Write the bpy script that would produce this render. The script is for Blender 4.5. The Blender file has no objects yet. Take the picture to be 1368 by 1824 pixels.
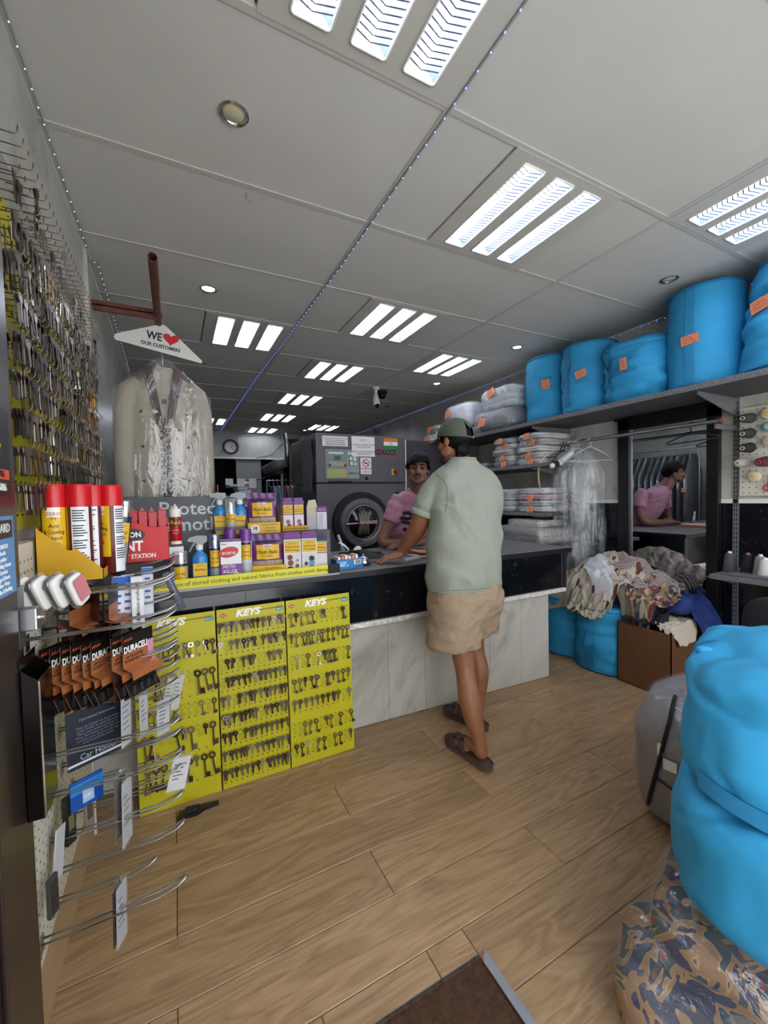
import bpy, bmesh, math, random
from mathutils import Vector, Matrix, noise, Euler
random.seed(7)
PI = math.pi
S = bpy.context.scene
COL = S.collection
# ------------------------------------------------------------------ camera
cam_d = bpy.data.cameras.new('camera'); cam = bpy.data.objects.new('camera', cam_d); COL.objects.link(cam)
cam_d.sensor_fit = 'HORIZONTAL'; cam_d.sensor_width = 36.0; cam_d.lens = 36.0 * 728.7 / 1368.0
cam_d.clip_start = 0.02
def cam_axes(yaw, pitch, roll):
    f = Vector((math.sin(yaw)*math.cos(pitch), math.cos(yaw)*math.cos(pitch), math.sin(pitch)))
    r = Vector((math.cos(yaw), -math.sin(yaw), 0)); u = r.cross(f)
    return math.cos(roll)*r + math.sin(roll)*u, -math.sin(roll)*r + math.cos(roll)*u, f
_r, _u, _f = cam_axes(math.radians(27.064), math.radians(-2.011), math.radians(-1.314))
cam.matrix_world = Matrix(((_r.x,_u.x,-_f.x,0),(_r.y,_u.y,-_f.y,0),(_r.z,_u.z,-_f.z,1.38),(0,0,0,1)))
S.camera = cam
# ------------------------------------------------------------------ world, exposure
w = bpy.data.worlds.new('world'); S.world = w; w.use_nodes = True
w.node_tree.nodes['Background'].inputs[0].default_value = (0.93, 0.96, 1.0, 1)
w.node_tree.nodes['Background'].inputs[1].default_value = 2.7
S.view_settings.view_transform = 'Standard'; S.view_settings.look = 'None'
S.view_settings.gamma = 1; S.view_settings.use_curve_mapping = False
S.view_settings.exposure = 0.75
LAMP = 20.0       # strength of the ceiling light tubes
CEIL = 2.75; XL = -0.384; XR = 3.48; YB = 8.6; YF = -0.55

# ------------------------------------------------------------------ materials
def srgb(c):
    if isinstance(c, str):
        c = c.lstrip('#'); c = [int(c[i:i+2], 16)/255 for i in (0, 2, 4)]
    return tuple((x/12.92 if x <= 0.04045 else ((x+0.055)/1.055)**2.4) for x in c[:3]) + (1,)
MATS = {}
def N(nt, t, **kw):
    n = nt.nodes.new(t)
    for k, v in kw.items():
        if k[0] == '_': n.inputs[k[1:].replace('_', ' ')].default_value = v
        else: setattr(n, k, v)
    return n
def mat(name, col, rough=0.5, metal=0.0, var=0.0, scale=20, bump=0.0, bscale=120, spec=0.5, emit=0, alpha=None, coat=0, detail=4, stretch=None, trans=0, sheen=0):
    """principled material, optional noise colour variation and bump"""
    if name in MATS: return MATS[name]
    m = bpy.data.materials.new(name); m.use_nodes = True; MATS[name] = m
    nt = m.node_tree; b = nt.nodes['Principled BSDF']; c = srgb(col)
    b.inputs['Base Color'].default_value = c; b.inputs['Roughness'].default_value = rough
    b.inputs['Metallic'].default_value = metal; b.inputs['Specular IOR Level'].default_value = spec
    if coat: b.inputs['Coat Weight'].default_value = coat
    if trans: b.inputs['Transmission Weight'].default_value = trans
    if sheen: b.inputs['Sheen Weight'].default_value = sheen
    if emit:
        b.inputs['Emission Color'].default_value = c; b.inputs['Emission Strength'].default_value = emit
    if alpha is not None: b.inputs['Alpha'].default_value = alpha
    if var or bump:
        tc = N(nt, 'ShaderNodeTexCoord'); src = tc.outputs['Object']
        if stretch:
            mp = N(nt, 'ShaderNodeMapping'); mp.inputs['Scale'].default_value = stretch
            nt.links.new(src, mp.inputs['Vector']); src = mp.outputs['Vector']
    if var:
        nz = N(nt, 'ShaderNodeTexNoise', _Scale=scale, _Detail=detail); nt.links.new(src, nz.inputs['Vector'])
        mx = N(nt, 'ShaderNodeMix', data_type='RGBA')
        d = tuple(max(0, x*(1-var)) for x in c[:3]) + (1,); l = tuple(min(1, x*(1+var)) for x in c[:3]) + (1,)
        mx.inputs['A'].default_value = d; mx.inputs['B'].default_value = l
        rp = N(nt, 'ShaderNodeMapRange'); rp.inputs['From Min'].default_value = .3; rp.inputs['From Max'].default_value = .7
        nt.links.new(nz.outputs['Fac'], rp.inputs['Value']); nt.links.new(rp.outputs['Result'], mx.inputs['Factor'])
        nt.links.new(mx.outputs['Result'], b.inputs['Base Color'])
    if bump:
        nb = N(nt, 'ShaderNodeTexNoise', _Scale=bscale, _Detail=3.0); nt.links.new(src, nb.inputs['Vector'])
        bp = N(nt, 'ShaderNodeBump', _Strength=bump, _Distance=0.01); nt.links.new(nb.outputs['Fac'], bp.inputs['Height'])
        nt.links.new(bp.outputs['Normal'], b.inputs['Normal'])
    return m
def ramp(nt, stops):
    r = N(nt, 'ShaderNodeValToRGB'); e = r.color_ramp.elements
    while len(e) < len(stops): e.new(0.5)
    for i, (p, c) in enumerate(stops): e[i].position = p; e[i].color = srgb(c) if isinstance(c, str) else c
    return r
def marble(name, stops, scale=1.3, rough=0.25, rot=(0.5, -0.65, 0.2), dist=0.7, vein=(3.2, 2.0, 0.9), coat=0.0):
    m = bpy.data.materials.new(name); m.use_nodes = True; MATS[name] = m
    nt = m.node_tree; b = nt.nodes['Principled BSDF']; b.inputs['Roughness'].default_value = rough
    if coat: b.inputs['Coat Weight'].default_value = coat
    tc = N(nt, 'ShaderNodeTexCoord'); m0 = N(nt, 'ShaderNodeMapping'); m0.inputs['Rotation'].default_value = rot
    mp = N(nt, 'ShaderNodeMapping'); mp.inputs['Scale'].default_value = vein
    nt.links.new(tc.outputs['Object'], m0.inputs['Vector']); nt.links.new(m0.outputs['Vector'], mp.inputs['Vector'])
    nz = N(nt, 'ShaderNodeTexNoise', _Scale=scale, _Detail=9.0, _Roughness=0.68, _Distortion=dist)
    nt.links.new(mp.outputs['Vector'], nz.inputs['Vector'])
    r = ramp(nt, stops); nt.links.new(nz.outputs['Fac'], r.inputs['Fac'])
    nt.links.new(r.outputs['Color'], b.inputs['Base Color'])
    return m
def film(name, col='#ffffff', fac=0.2, rough=0.12, bump=0.6, bscale=25, stretch=(1, 1, .35)):
    """thin clear plastic: mostly transparent, with glossy wrinkles"""
    m = bpy.data.materials.new(name); m.use_nodes = True; MATS[name] = m
    nt = m.node_tree; nt.nodes.remove(nt.nodes['Principled BSDF']); out = nt.nodes['Material Output']
    tr = N(nt, 'ShaderNodeBsdfTransparent'); gl = N(nt, 'ShaderNodeBsdfGlossy'); gl.inputs['Roughness'].default_value = rough
    df = N(nt, 'ShaderNodeBsdfDiffuse'); df.inputs['Color'].default_value = srgb(col); gl.inputs['Color'].default_value = (1, 1, 1, 1)
    tc = N(nt, 'ShaderNodeTexCoord'); mp = N(nt, 'ShaderNodeMapping'); mp.inputs['Scale'].default_value = stretch
    nt.links.new(tc.outputs['Object'], mp.inputs['Vector'])
    nz = N(nt, 'ShaderNodeTexNoise', _Scale=bscale, _Detail=4.0, _Distortion=1.0); nt.links.new(mp.outputs['Vector'], nz.inputs['Vector'])
    bp = N(nt, 'ShaderNodeBump', _Strength=bump, _Distance=0.02); nt.links.new(nz.outputs['Fac'], bp.inputs['Height'])
    nt.links.new(bp.outputs['Normal'], gl.inputs['Normal'])
    m1 = N(nt, 'ShaderNodeMixShader'); m1.inputs[0].default_value = 0.6
    nt.links.new(df.outputs[0], m1.inputs[1]); nt.links.new(gl.outputs[0], m1.inputs[2])
    m2 = N(nt, 'ShaderNodeMixShader'); m2.inputs[0].default_value = fac
    nt.links.new(tr.outputs[0], m2.inputs[1]); nt.links.new(m1.outputs[0], m2.inputs[2])
    nt.links.new(m2.outputs[0], out.inputs['Surface'])
    return m

# ------------------------------------------------------------------ mesh builder
class MB:
    def __init__(s): s.v = []; s.f = []; s.mi = []; s.cur = 0
    def m(s, i): s.cur = i; return s
    def _add(s, vs, fs):
        o = len(s.v); s.v += [tuple(p) for p in vs]; s.f += [tuple(i+o for i in f) for f in fs]; s.mi += [s.cur]*len(fs); return s
    def box(s, x0, x1, y0, y1, z0, z1):
        return s._add([(x0,y0,z0),(x1,y0,z0),(x1,y1,z0),(x0,y1,z0),(x0,y0,z1),(x1,y0,z1),(x1,y1,z1),(x0,y1,z1)],
                      [(0,3,2,1),(4,5,6,7),(0,1,5,4),(1,2,6,5),(2,3,7,6),(3,0,4,7)])
    def bbox(s, x0, x1, y0, y1, z0, z1, b=0.004):
        """box with chamfered vertical and horizontal edges"""
        bm = bmesh.new(); bmesh.ops.create_cube(bm, size=1)
        for v in bm.verts: v.co = Vector(((x0+x1)/2+v.co.x*(x1-x0), (y0+y1)/2+v.co.y*(y1-y0), (z0+z1)/2+v.co.z*(z1-z0)))
        bmesh.ops.bevel(bm, geom=bm.edges[:], offset=b, segments=2, affect='EDGES', profile=.6)
        s.addbm(bm); return s
    def addbm(s, bm, M=None):
        bm.verts.index_update()
        s._add([(M @ v.co if M else v.co) for v in bm.verts], [[v.index for v in f.verts] for f in bm.faces]); bm.free(); return s
    def quad(s, a, b, c, d): return s._add([a, b, c, d], [(0,1,2,3)])
    def poly(s, pts, d):
        """closed outline extruded by vector d"""
        n = len(pts); d = Vector(d); P = [Vector(p) for p in pts]
        fs = [tuple(range(n-1, -1, -1)), tuple(range(n, 2*n))] + [(i, (i+1) % n, n+(i+1) % n, n+i) for i in range(n)]
        return s._add(P+[p+d for p in P], fs)
    def tube(s, pts, r, n=8, cap=True, closed=False):
        P = [Vector(p) for p in pts]; k = len(P); rs = r if isinstance(r, (list, tuple)) else [r]*k
        vs = []; up = None
        for i in range(k):
            if closed: t = P[(i+1) % k]-P[i-1]
            else: t = P[min(i+1, k-1)]-P[max(i-1, 0)]
            t.normalize()
            if up is None:
                up = Vector((0,0,1)) if abs(t.z) < .9 else Vector((1,0,0))
            a = t.cross(up)
            if a.length < 1e-5: a = t.orthogonal()
            a.normalize(); b = a.cross(t).normalized(); up = b
            for j in range(n):
                th = 2*PI*j/n; vs.append(P[i]+rs[i]*(math.cos(th)*a+math.sin(th)*b))
        fs = []
        for i in range(k if closed else k-1):
            i2 = (i+1) % k
            for j in range(n):
                j2 = (j+1) % n; fs.append((i*n+j, i*n+j2, i2*n+j2, i2*n+j))
        if cap and not closed: fs += [tuple(range(n-1, -1, -1)), tuple(range((k-1)*n, k*n))]
        return s._add(vs, fs)
    def lathe(s, prof, c=(0,0,0), n=20, axis='z', caps=True):
        """prof: list of (r, h) along axis"""
        vs = []; fs = []
        for (r, h) in prof:
            for j in range(n):
                th = 2*PI*j/n; x, y = r*math.cos(th), r*math.sin(th)
                p = {'z': (x, y, h), 'y': (x, h, y), 'x': (h, x, y)}[axis]
                vs.append((p[0]+c[0], p[1]+c[1], p[2]+c[2]))
        for i in range(len(prof)-1):
            for j in range(n):
                j2 = (j+1) % n; fs.append((i*n+j, i*n+j2, (i+1)*n+j2, (i+1)*n+j))
        if caps: fs += [tuple(range(n-1, -1, -1)), tuple(range((len(prof)-1)*n, len(prof)*n))]
        return s._add(vs, fs)
    def loft(s, rings, cap=True):
        n = len(rings[0]); vs = [p for r in rings for p in r]; fs = []
        for i in range(len(rings)-1):
            for j in range(n):
                j2 = (j+1) % n; fs.append((i*n+j, i*n+j2, (i+1)*n+j2, (i+1)*n+j))
        if cap: fs += [tuple(range(n-1, -1, -1)), tuple(range((len(rings)-1)*n, len(rings)*n))]
        return s._add(vs, fs)
    def grid(s, fn, nu, nv):
        vs = [fn(i/nu, j/nv) for j in range(nv+1) for i in range(nu+1)]
        fs = [(j*(nu+1)+i, j*(nu+1)+i+1, (j+1)*(nu+1)+i+1, (j+1)*(nu+1)+i) for j in range(nv) for i in range(nu)]
        return s._add(vs, fs)
    def ball(s, c, r, nu=16, nv=10, fn=None):
        r = r if isinstance(r, (list, tuple)) else (r, r, r); vs = []; fs = []
        for i in range(nv+1):
            ph = PI*i/nv
            for j in range(nu):
                th = 2*PI*j/nu; d = Vector((math.sin(ph)*math.cos(th), math.sin(ph)*math.sin(th), math.cos(ph)))
                p = Vector((c[0]+r[0]*d.x, c[1]+r[1]*d.y, c[2]+r[2]*d.z))
                vs.append(fn(p, d) if fn else p)
        for i in range(nv):
            for j in range(nu):
                j2 = (j+1) % nu; fs.append((i*nu+j, (i+1)*nu+j, (i+1)*nu+j2, i*nu+j2))
        return s._add(vs, fs)
    def xf(s, M, start=0):
        for i in range(start, len(s.v)): s.v[i] = tuple(M @ Vector(s.v[i]))
        return s
    def mesh(s, name, mats, smooth=False, off=None):
        me = bpy.data.meshes.new(name)
        vs = [(x-off[0], y-off[1], z-off[2]) for x, y, z in s.v] if off else s.v
        me.from_pydata(vs, [], s.f); mats = mats if isinstance(mats, (list, tuple)) else [mats]
        for m_ in mats: me.materials.append(m_)
        if len(mats) > 1: me.polygons.foreach_set('material_index', s.mi)
        if smooth:
            me.polygons.foreach_set('use_smooth', [True]*len(s.f))
            if smooth is not True: 
                me.set_sharp_from_angle(angle=math.radians(smooth))
        me.update(); return me
    def build(s, name, mats, parent=None, smooth=False, local=False, label=None):
        off = None
        if parent is not None and not local: off = wloc(parent)
        elif parent is None and not local:
            xs = list(zip(*s.v)); off = ((min(xs[0])+max(xs[0]))/2, (min(xs[1])+max(xs[1]))/2, min(xs[2]))
        o = bpy.data.objects.new(name, s.mesh(name, mats, smooth, off)); COL.objects.link(o)
        if parent is not None: o.parent = parent
        elif off: o.location = off
        if label: o['label'] = label
        return o
def wloc(o):
    v = Vector(o.location)
    while o.parent: o = o.parent; v += Vector(o.location)
    return v
def tag(o, label, cat, group=None):
    o['label'] = label; o['category'] = cat
    if group: o['group'] = group
    return o
def thing(name, label, cat, loc=(0,0,0), rz=0, group=None):
    o = bpy.data.objects.new(name, None); COL.objects.link(o); o.empty_display_size = .05
    o.location = loc; o.rotation_euler = (0, 0, rz); tag(o, label, cat, group); return o
def struct(o): o['kind'] = 'structure'; return o
def stuff(o): o['kind'] = 'stuff'; return o
def shared(name, me, parent=None, loc=(0,0,0), rot=(0,0,0), scale=(1,1,1)):
    o = bpy.data.objects.new(name, me); COL.objects.link(o); o.parent = parent
    o.location = loc; o.rotation_euler = rot; o.scale = scale; return o
def dup(o, loc=None, rz=None, label=None, parent=None, group=None):
    c = o.copy(); COL.objects.link(c); c.parent = parent
    if loc is not None: c.location = loc
    if rz is not None: c.rotation_euler.z = rz
    if label: c['label'] = label
    if group: c['group'] = group
    for ch in o.children: dup(ch, parent=c)
    return c
_fonts = {}
def text(s, size, M, m, parent, name='lettering', ext=0.0004, align='CENTER', shear=0, bold=0, sx=1.0, spacing=1.0):
    """printed words as thin mesh; M maps text plane (x right, y up, z out) to the parent's space"""
    cu = bpy.data.curves.new(name, 'FONT'); cu.body = s; cu.size = size; cu.align_x = align; cu.align_y = 'CENTER'
    cu.extrude = ext; cu.shear = shear; cu.offset = bold; cu.space_character = spacing; cu.resolution_u = 2
    t = bpy.data.objects.new('t', cu)
    me = bpy.data.meshes.new_from_object(t); bpy.data.objects.remove(t); bpy.data.curves.remove(cu)
    me.name = name; me.transform(M @ Matrix.Diagonal((sx, 1, 1, 1))); me.materials.clear(); me.materials.append(m)
    o = bpy.data.objects.new(name, me); COL.objects.link(o); o.parent = parent; return o
def frame(o, r, u):
    """matrix with origin o, x axis r, y axis u, z = r x u"""
    r = Vector(r).normalized(); u = Vector(u); u = (u-u.dot(r)*r).normalized(); z = r.cross(u); o = Vector(o)
    return Matrix(((r.x,u.x,z.x,o.x),(r.y,u.y,z.y,o.y),(r.z,u.z,z.z,o.z),(0,0,0,1)))
def fbm(p, sc=1.0, oct=3):
    return noise.fractal(Vector(p)*sc, 1.0, 2.0, oct)
ORD = ['first','second','third','fourth','fifth','sixth','seventh','eighth','ninth','tenth','eleventh','twelfth','thirteenth','fourteenth','fifteenth','sixteenth','seventeenth','eighteenth','nineteenth','twentieth']

white = mat('white paint', '#e6e4de', .55)
chrome = mat('chrome', '#d4d4d6', .18, 1)
steel = mat('brushed steel', '#a9a9ab', .35, 1)
wire = mat('zinc wire', '#b9bbbd', .28, 1)
black = mat('black plastic', '#141416', .4)
rubber = mat('matt black', '#1b1b1d', .75)
orange_tag = mat('orange paper', '#e58a62', .8, var=.12, scale=60)
white_paper = mat('white paper', '#eceae6', .8)
red = mat('red print', '#cc2027', .5)
# ================================================================== setting
m_ceil = mat('ceiling board', '#c9c6be', .75, var=.03, scale=3)
m_grid = mat('ceiling grid bar', '#bdbab2', .6)
m_ml = marble('pale marble panel', [(0.28, '#8f8d80'), (0.40, '#acaa9e'), (0.50, '#bcbab0'), (0.70, '#c6c4bb')], 1.6, .3)
m_mk = marble('black marble panel', [(0.40, '#0c0e13'), (0.60, '#10131a'), (0.655, '#2b333c'), (0.69, '#0f1218')], 9.0, .14, dist=1.5, vein=(1.5, 1.5, .8))
m_gran = mat('speckled laminate', '#6d6d70', .45, var=.75, scale=260, detail=1)
m_brown = mat('dark brown frame paint', '#2a201e', .3, var=.15, scale=8)
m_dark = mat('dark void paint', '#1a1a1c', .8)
# laminate planks
def wood():
    m = bpy.data.materials.new('oak laminate'); m.use_nodes = True; nt = m.node_tree; b = nt.nodes['Principled BSDF']
    tc = N(nt, 'ShaderNodeTexCoord'); oi = N(nt, 'ShaderNodeObjectInfo')
    ad = N(nt, 'ShaderNodeVectorMath', operation='ADD'); sc = N(nt, 'ShaderNodeVectorMath', operation='SCALE'); sc.inputs['Scale'].default_value = 37.0
    cb = N(nt, 'ShaderNodeCombineXYZ'); nt.links.new(oi.outputs['Random'], cb.inputs[0]); nt.links.new(oi.outputs['Random'], cb.inputs[1])
    nt.links.new(cb.outputs[0], sc.inputs[0]); nt.links.new(tc.outputs['Object'], ad.inputs[0]); nt.links.new(sc.outputs[0], ad.inputs[1])
    mp = N(nt, 'ShaderNodeMapping'); mp.inputs['Scale'].default_value = (.75, 5.5, 1.0); nt.links.new(ad.outputs[0], mp.inputs['Vector'])
    n1 = N(nt, 'ShaderNodeTexNoise', _Scale=1.7, _Detail=3.0, _Distortion=0.9); nt.links.new(mp.outputs[0], n1.inputs['Vector'])
    # contour lines of a smooth field read as cathedral grain
    mu = N(nt, 'ShaderNodeMath', operation='MULTIPLY'); mu.inputs[1].default_value = 15.0; nt.links.new(n1.outputs['Fac'], mu.inputs[0])
    fr = N(nt, 'ShaderNodeMath', operation='PINGPONG'); fr.inputs[1].default_value = 1.0; nt.links.new(mu.outputs[0], fr.inputs[0])
    mp2 = N(nt, 'ShaderNodeMapping'); mp2.inputs['Scale'].default_value = (3.0, 110.0, 1.0); nt.links.new(ad.outputs[0], mp2.inputs['Vector'])
    n2 = N(nt, 'ShaderNodeTexNoise', _Scale=1.0, _Detail=4.0, _Roughness=.7); nt.links.new(mp2.outputs[0], n2.inputs['Vector'])
    m1 = N(nt, 'ShaderNodeMath', operation='MULTIPLY_ADD'); m1.inputs[1].default_value = .36; nt.links.new(fr.outputs[0], m1.inputs[0])
    m2 = N(nt, 'ShaderNodeMath', operation='MULTIPLY'); m2.inputs[1].default_value = .95; nt.links.new(n2.outputs['Fac'], m2.inputs[0]); nt.links.new(m2.outputs[0], m1.inputs[2])
    r = ramp(nt, [(0.25, '#7e614a'), (0.55, '#9c7d5b'), (0.95, '#b3946f')]); nt.links.new(m1.outputs[0], r.inputs['Fac'])
    hs = N(nt, 'ShaderNodeHueSaturation'); mr = N(nt, 'ShaderNodeMapRange'); mr.inputs['To Min'].default_value = .9; mr.inputs['To Max'].default_value = 1.08
    nt.links.new(oi.outputs['Random'], mr.inputs['Value']); nt.links.new(mr.outputs[0], hs.inputs['Value']); nt.links.new(r.outputs[0], hs.inputs['Color'])
    nt.links.new(hs.outputs[0], b.inputs['Base Color']); b.inputs['Roughness'].default_value = .42
    bp = N(nt, 'ShaderNodeBump', _Strength=.12, _Distance=.003); nt.links.new(m1.outputs[0], bp.inputs['Height']); nt.links.new(bp.outputs[0], b.inputs['Normal'])
    return m
m_wood = wood()
PW, PLN = 0.2015, 1.29
fl = struct(MB().box(XL-.3, XR+.1, YF-.6, YB+1.5, -.06, -.012).build('floor', mat('subfloor', '#241a12', .9), smooth=False))
_pl = {}
def plank(x0, x1, y0, y1):
    key = (round(x1-x0, 3), round(y1-y0, 3))
    if key not in _pl:
        L, W = (x1-x0)/2-.0008, (y1-y0)/2-.0008
        b = MB(); e = .0024
        b._add([(-L,-W,-.012),(L,-W,-.012),(L,W,-.012),(-L,W,-.012),(-L,-W,-e),(L,-W,-e),(L,W,-e),(-L,W,-e),(-L+e,-W+e,0),(L-e,-W+e,0),(L-e,W-e,0),(-L+e,W-e,0)],
               [(0,1,5,4),(1,2,6,5),(2,3,7,6),(3,0,4,7),(4,5,9,8),(5,6,10,9),(6,7,11,10),(7,4,8,11),(8,9,10,11)])
        _pl[key] = b.mesh('plank', m_wood)
    w0 = wloc(fl); shared('plank', _pl[key], fl, ((x0+x1)/2-w0.x, (y0+y1)/2-w0.y, -w0.z))
MX0, MX1, MY1 = 0.30, 0.766, 0.934      # mat well in the floor by the door
for k in range(-8, 8):
    y0 = 1.225+PW*k; y1 = y0+PW; xs = -0.043 if k % 2 else 0.632
    while xs > XL: xs -= PLN
    while xs < XR:
        x0, x1 = max(xs, XL), min(xs+PLN, XR); xs += PLN
        if y0 < MY1-.01:
            if y1 > MY1:      # row that the well cuts into
                if x0 < MX0: plank(x0, min(x1, MX0), y0, y1)
                a, c = max(x0, MX0), min(x1, MX1)
                if c > a: plank(a, c, MY1, y1)
                if x1 > MX1: plank(max(x0, MX1), x1, y0, y1)
            else:
                if x0 < MX0: plank(x0, min(x1, MX0), y0, y1)
                if x1 > MX1: plank(max(x0, MX1), x1, y0, y1)
        else: plank(x0, x1, y0, y1)
# walls
struct(MB().box(XL-.12, XL, YF, YB+1.5, 0, CEIL).build('wall_left', m_ml))
wr = MB().box(XR, XR+.12, YF, YB+1.5, 1.31, CEIL).m(1).box(XR, XR+.12, YF, YB+1.5, 0, 1.31).build('wall_right', [m_ml, m_mk]); struct(wr)
struct(MB().box(XR-.012, XR, YF, YB, 1.285, 1.315).build('trim_1', white))
for y in (2.70,):
    struct(MB().box(XL, XL+.018, y-.02, y+.05, 1.0, CEIL).build('trim_2', m_ml))
for i, x in enumerate((-.3,)): pass
# back wall with a low opening to the workroom behind
bw = MB().box(XL, 2.16, YB, YB+.1, 2.23, CEIL).box(2.9, XR, YB, YB+.1, 0, CEIL).box(2.16, 2.9, YB, YB+.1, 2.3, CEIL).build('wall_back', m_ml); struct(bw)
for x0, x1 in ((XL, .35), (.36, 1.15), (1.16, 1.62), (1.63, 2.16)):
    MB().box(x0, x1-.004, YB-.012, YB, 2.25, CEIL-.02).build('panel', m_ml, bw)
struct(MB().box(XL, 2.18, YB-.03, YB+.0, 2.215, 2.25).build('trim_3', white))
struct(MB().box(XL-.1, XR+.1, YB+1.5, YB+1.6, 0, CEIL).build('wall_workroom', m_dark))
struct(MB().box(1.12, 1.6, YB+.02, YB+.08, 0, 2.22).build('wall_partition', mat('grey partition', '#8f8f8c', .6)))
# shop front behind the camera: sill wall, posts and glass
wf = MB().box(XL-.12, -.2, YF-.12, YF, 0, CEIL).box(XR-.2, XR+.12, YF-.12, YF, 0, CEIL).box(-.2, XR-.2, YF-.12, YF, 2.45, CEIL).box(1.05, XR-.2, YF-.12, YF, 0, .35).build('wall_front', m_brown); struct(wf)
MB().box(1.0, 1.08, YF-.1, YF-.02, .35, 2.45).build('mullion', m_brown, wf); MB().box(2.15, 2.2, YF-.1, YF-.02, .35, 2.45).build('mullion', m_brown, wf)
m_glass = film('shop glass', '#ffffff', .06, .02, 0, 1)
for x0, x1 in ((1.08, 2.15), (2.2, XR-.2)): MB().box(x0, x1, YF-.065, YF-.059, .35, 2.45).build('pane', m_glass, wf)
# brown door post at the left edge of the picture
dp = thing('door_post', 'dark brown painted door post at the left edge of the shop', 'door post', (XL, 1.1, 0)); dp['kind'] = 'structure'; del dp['category']
dp.name = 'trim_4'
MB().bbox(XL-.02, XL+.052, .86, 1.25, 0, CEIL-.01, .004).build('post', m_brown, dp)
MB().bbox(XL+.052, XL+.066, .90, 1.20, 0, CEIL-.01, .003).build('moulding', m_brown, dp)
MB().bbox(XL+.066, XL+.075, .98, 1.14, 0, CEIL-.01, .003).build('moulding', m_brown, dp)
# ------------------------------------------------------------------ ceiling: boards between grid bars
GX = [XL, .913, 2.25, XR]; GY0, GD = 1.214, .668
cl = struct(MB().box(XL-.1, XR+.1, YF-.1, YB+1.5, CEIL+.03, CEIL+.1).build('ceiling', m_ceil)); cz = wloc(cl)
FIX = [(0, -1), (0, 3), (0, 9), (1, 0), (1, 2), (1, 4), (1, 6), (1, 8), (1, 10), (2, -1), (2, 3), (2, 9)]
FIXX = {0: .247, 1: 1.247, 2: 2.258}
_tl = {}
def board(x0, x1, y0, y1):
    key = (round(x1-x0, 3), round(y1-y0, 3))
    if key not in _tl:
        a, c = (x1-x0)/2-.002, (y1-y0)/2-.002; _tl[key] = MB().box(-a, a, -c, c, 0, .02).mesh('ceiling_board', m_ceil)
    shared('ceiling_board', _tl[key], cl, ((x0+x1)/2-cz.x, (y0+y1)/2-cz.y, CEIL-cz.z))
SKIP2 = set()
for c in range(3):
    for r in range(-3, 12):
        y0, y1 = max(GY0+GD*r, YF), min(GY0+GD*(r+1), YB)
        if y1-y0 < .05: continue
        x0, x1 = GX[c], GX[c+1]
        if (c, r) in FIX:
            fx = FIXX[c]
            if fx-x0 > .02: board(x0, fx, y0, y1)
            if x1-(fx+.668) > .02: board(fx+.668, x1, y0, y1)
        else: board(x0, x1, y0, y1)
MB().box(XL, XR, YB, YB+1.5, CEIL, CEIL+.02).build('ceiling_board', m_ceil, cl)
for r in range(-2, 12):
    y = GY0+GD*r; MB().box(XL, XR, y-.012, y+.012, CEIL-.004, CEIL+.01).build('grid_bar', m_grid, cl)
for x in GX[1:3]: MB().box(x-.012, x+.012, YF, YB, CEIL-.0045, CEIL+.01).build('grid_bar', m_grid, cl)
# ------------------------------------------------------------------ ceiling lights: frame with three lit troughs
m_lf = mat('light frame enamel', '#c2bfb6', .4)
m_lens = mat('lit diffuser', '#e9f0ff', .4, emit=LAMP)
m_lens2 = mat('lit trough side', '#59657c', .5, emit=1.2)
m_rib = mat('louvre blade', '#5f6a86', .6)
FWd = .668
def make_light():
    t = thing('ceiling_light', '', 'light')
    w = FWd/2-.006
    tr = [(-.245, -.125), (-.065, .055), (.115, .235)]; ty = .285
    f = MB(); xs = [-w] + [x for p in tr for x in p] + [w]
    for i in range(0, len(xs), 2): f.box(xs[i], xs[i+1], -w, w, -.012, .02)
    for a, c in tr: f.box(a, c, -w, -ty, -.012, .02).box(a, c, ty, w, -.012, .02)
    f.build('frame', m_lf, t, local=True)
    for a, c in tr:
        n = 10; r = .012; rim = []
        for cx, cy, st in ((c-r, ty-r, 0), (a+r, ty-r, PI/2), (a+r, -ty+r, PI), (c-r, -ty+r, 1.5*PI)):
            for k in range(4): rim.append((cx+r*math.cos(st+k*PI/6), cy+r*math.sin(st+k*PI/6), -.014))
        MB().tube(rim, .004, 6, closed=True).build('rim', white, t, smooth=True, local=True)
        mid = (a+c)/2; hw = (c-a)/2
        b = MB()
        def arc(u, v): 
            x = a+(c-a)*u; return (x, -ty+2*ty*v, -.008+.05*math.sin(PI*u)**.8)
        b.m(1).grid(arc, 10, 1).m(0).tube([(mid, -ty+.02, .012), (mid, ty-.02, .012)], .013, 10)
        b.build('tube_trough', [m_lens, m_lens2], t, local=True, smooth=False)
        lv = MB(); nb = 26
        for k in range(nb):
            y = -ty+.03+(2*ty-.06)*k/(nb-1)
            lv._add([(a+.006, y-.012, -.009), (mid, y+.008, -.004), (c-.006, y-.012, -.009), (c-.006, y-.005, -.007), (mid, y+.015, -.002), (a+.006, y-.005, -.007)], [(0,1,4,5), (1,2,3,4)])
        lv.build('louvre', m_rib, t, local=True)
    return t
L0 = make_light()
lab = {(0,-1): 'three-tube ceiling light cut off by the top edge of the photo', (0,3): 'three-tube ceiling light just behind the hanging white sign', (0,9): 'small distant ceiling light left of the others above the clock',
       (1,0): 'largest fully visible three-tube ceiling light above the counter aisle', (1,2): 'second three-tube light of the middle ceiling row', (1,4): 'third three-tube light of the middle ceiling row',
       (1,6): 'fourth three-tube light of the middle ceiling row', (1,8): 'fifth three-tube light of the middle ceiling row', (1,10): 'last and farthest three-tube light of the middle ceiling row',
       (2,-1): 'three-tube ceiling light cut off by the right edge of the photo', (2,3): 'three-tube ceiling light between the security cameras and the round spotlights', (2,9): 'far three-tube ceiling light above the dry cleaning machine'}
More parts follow.
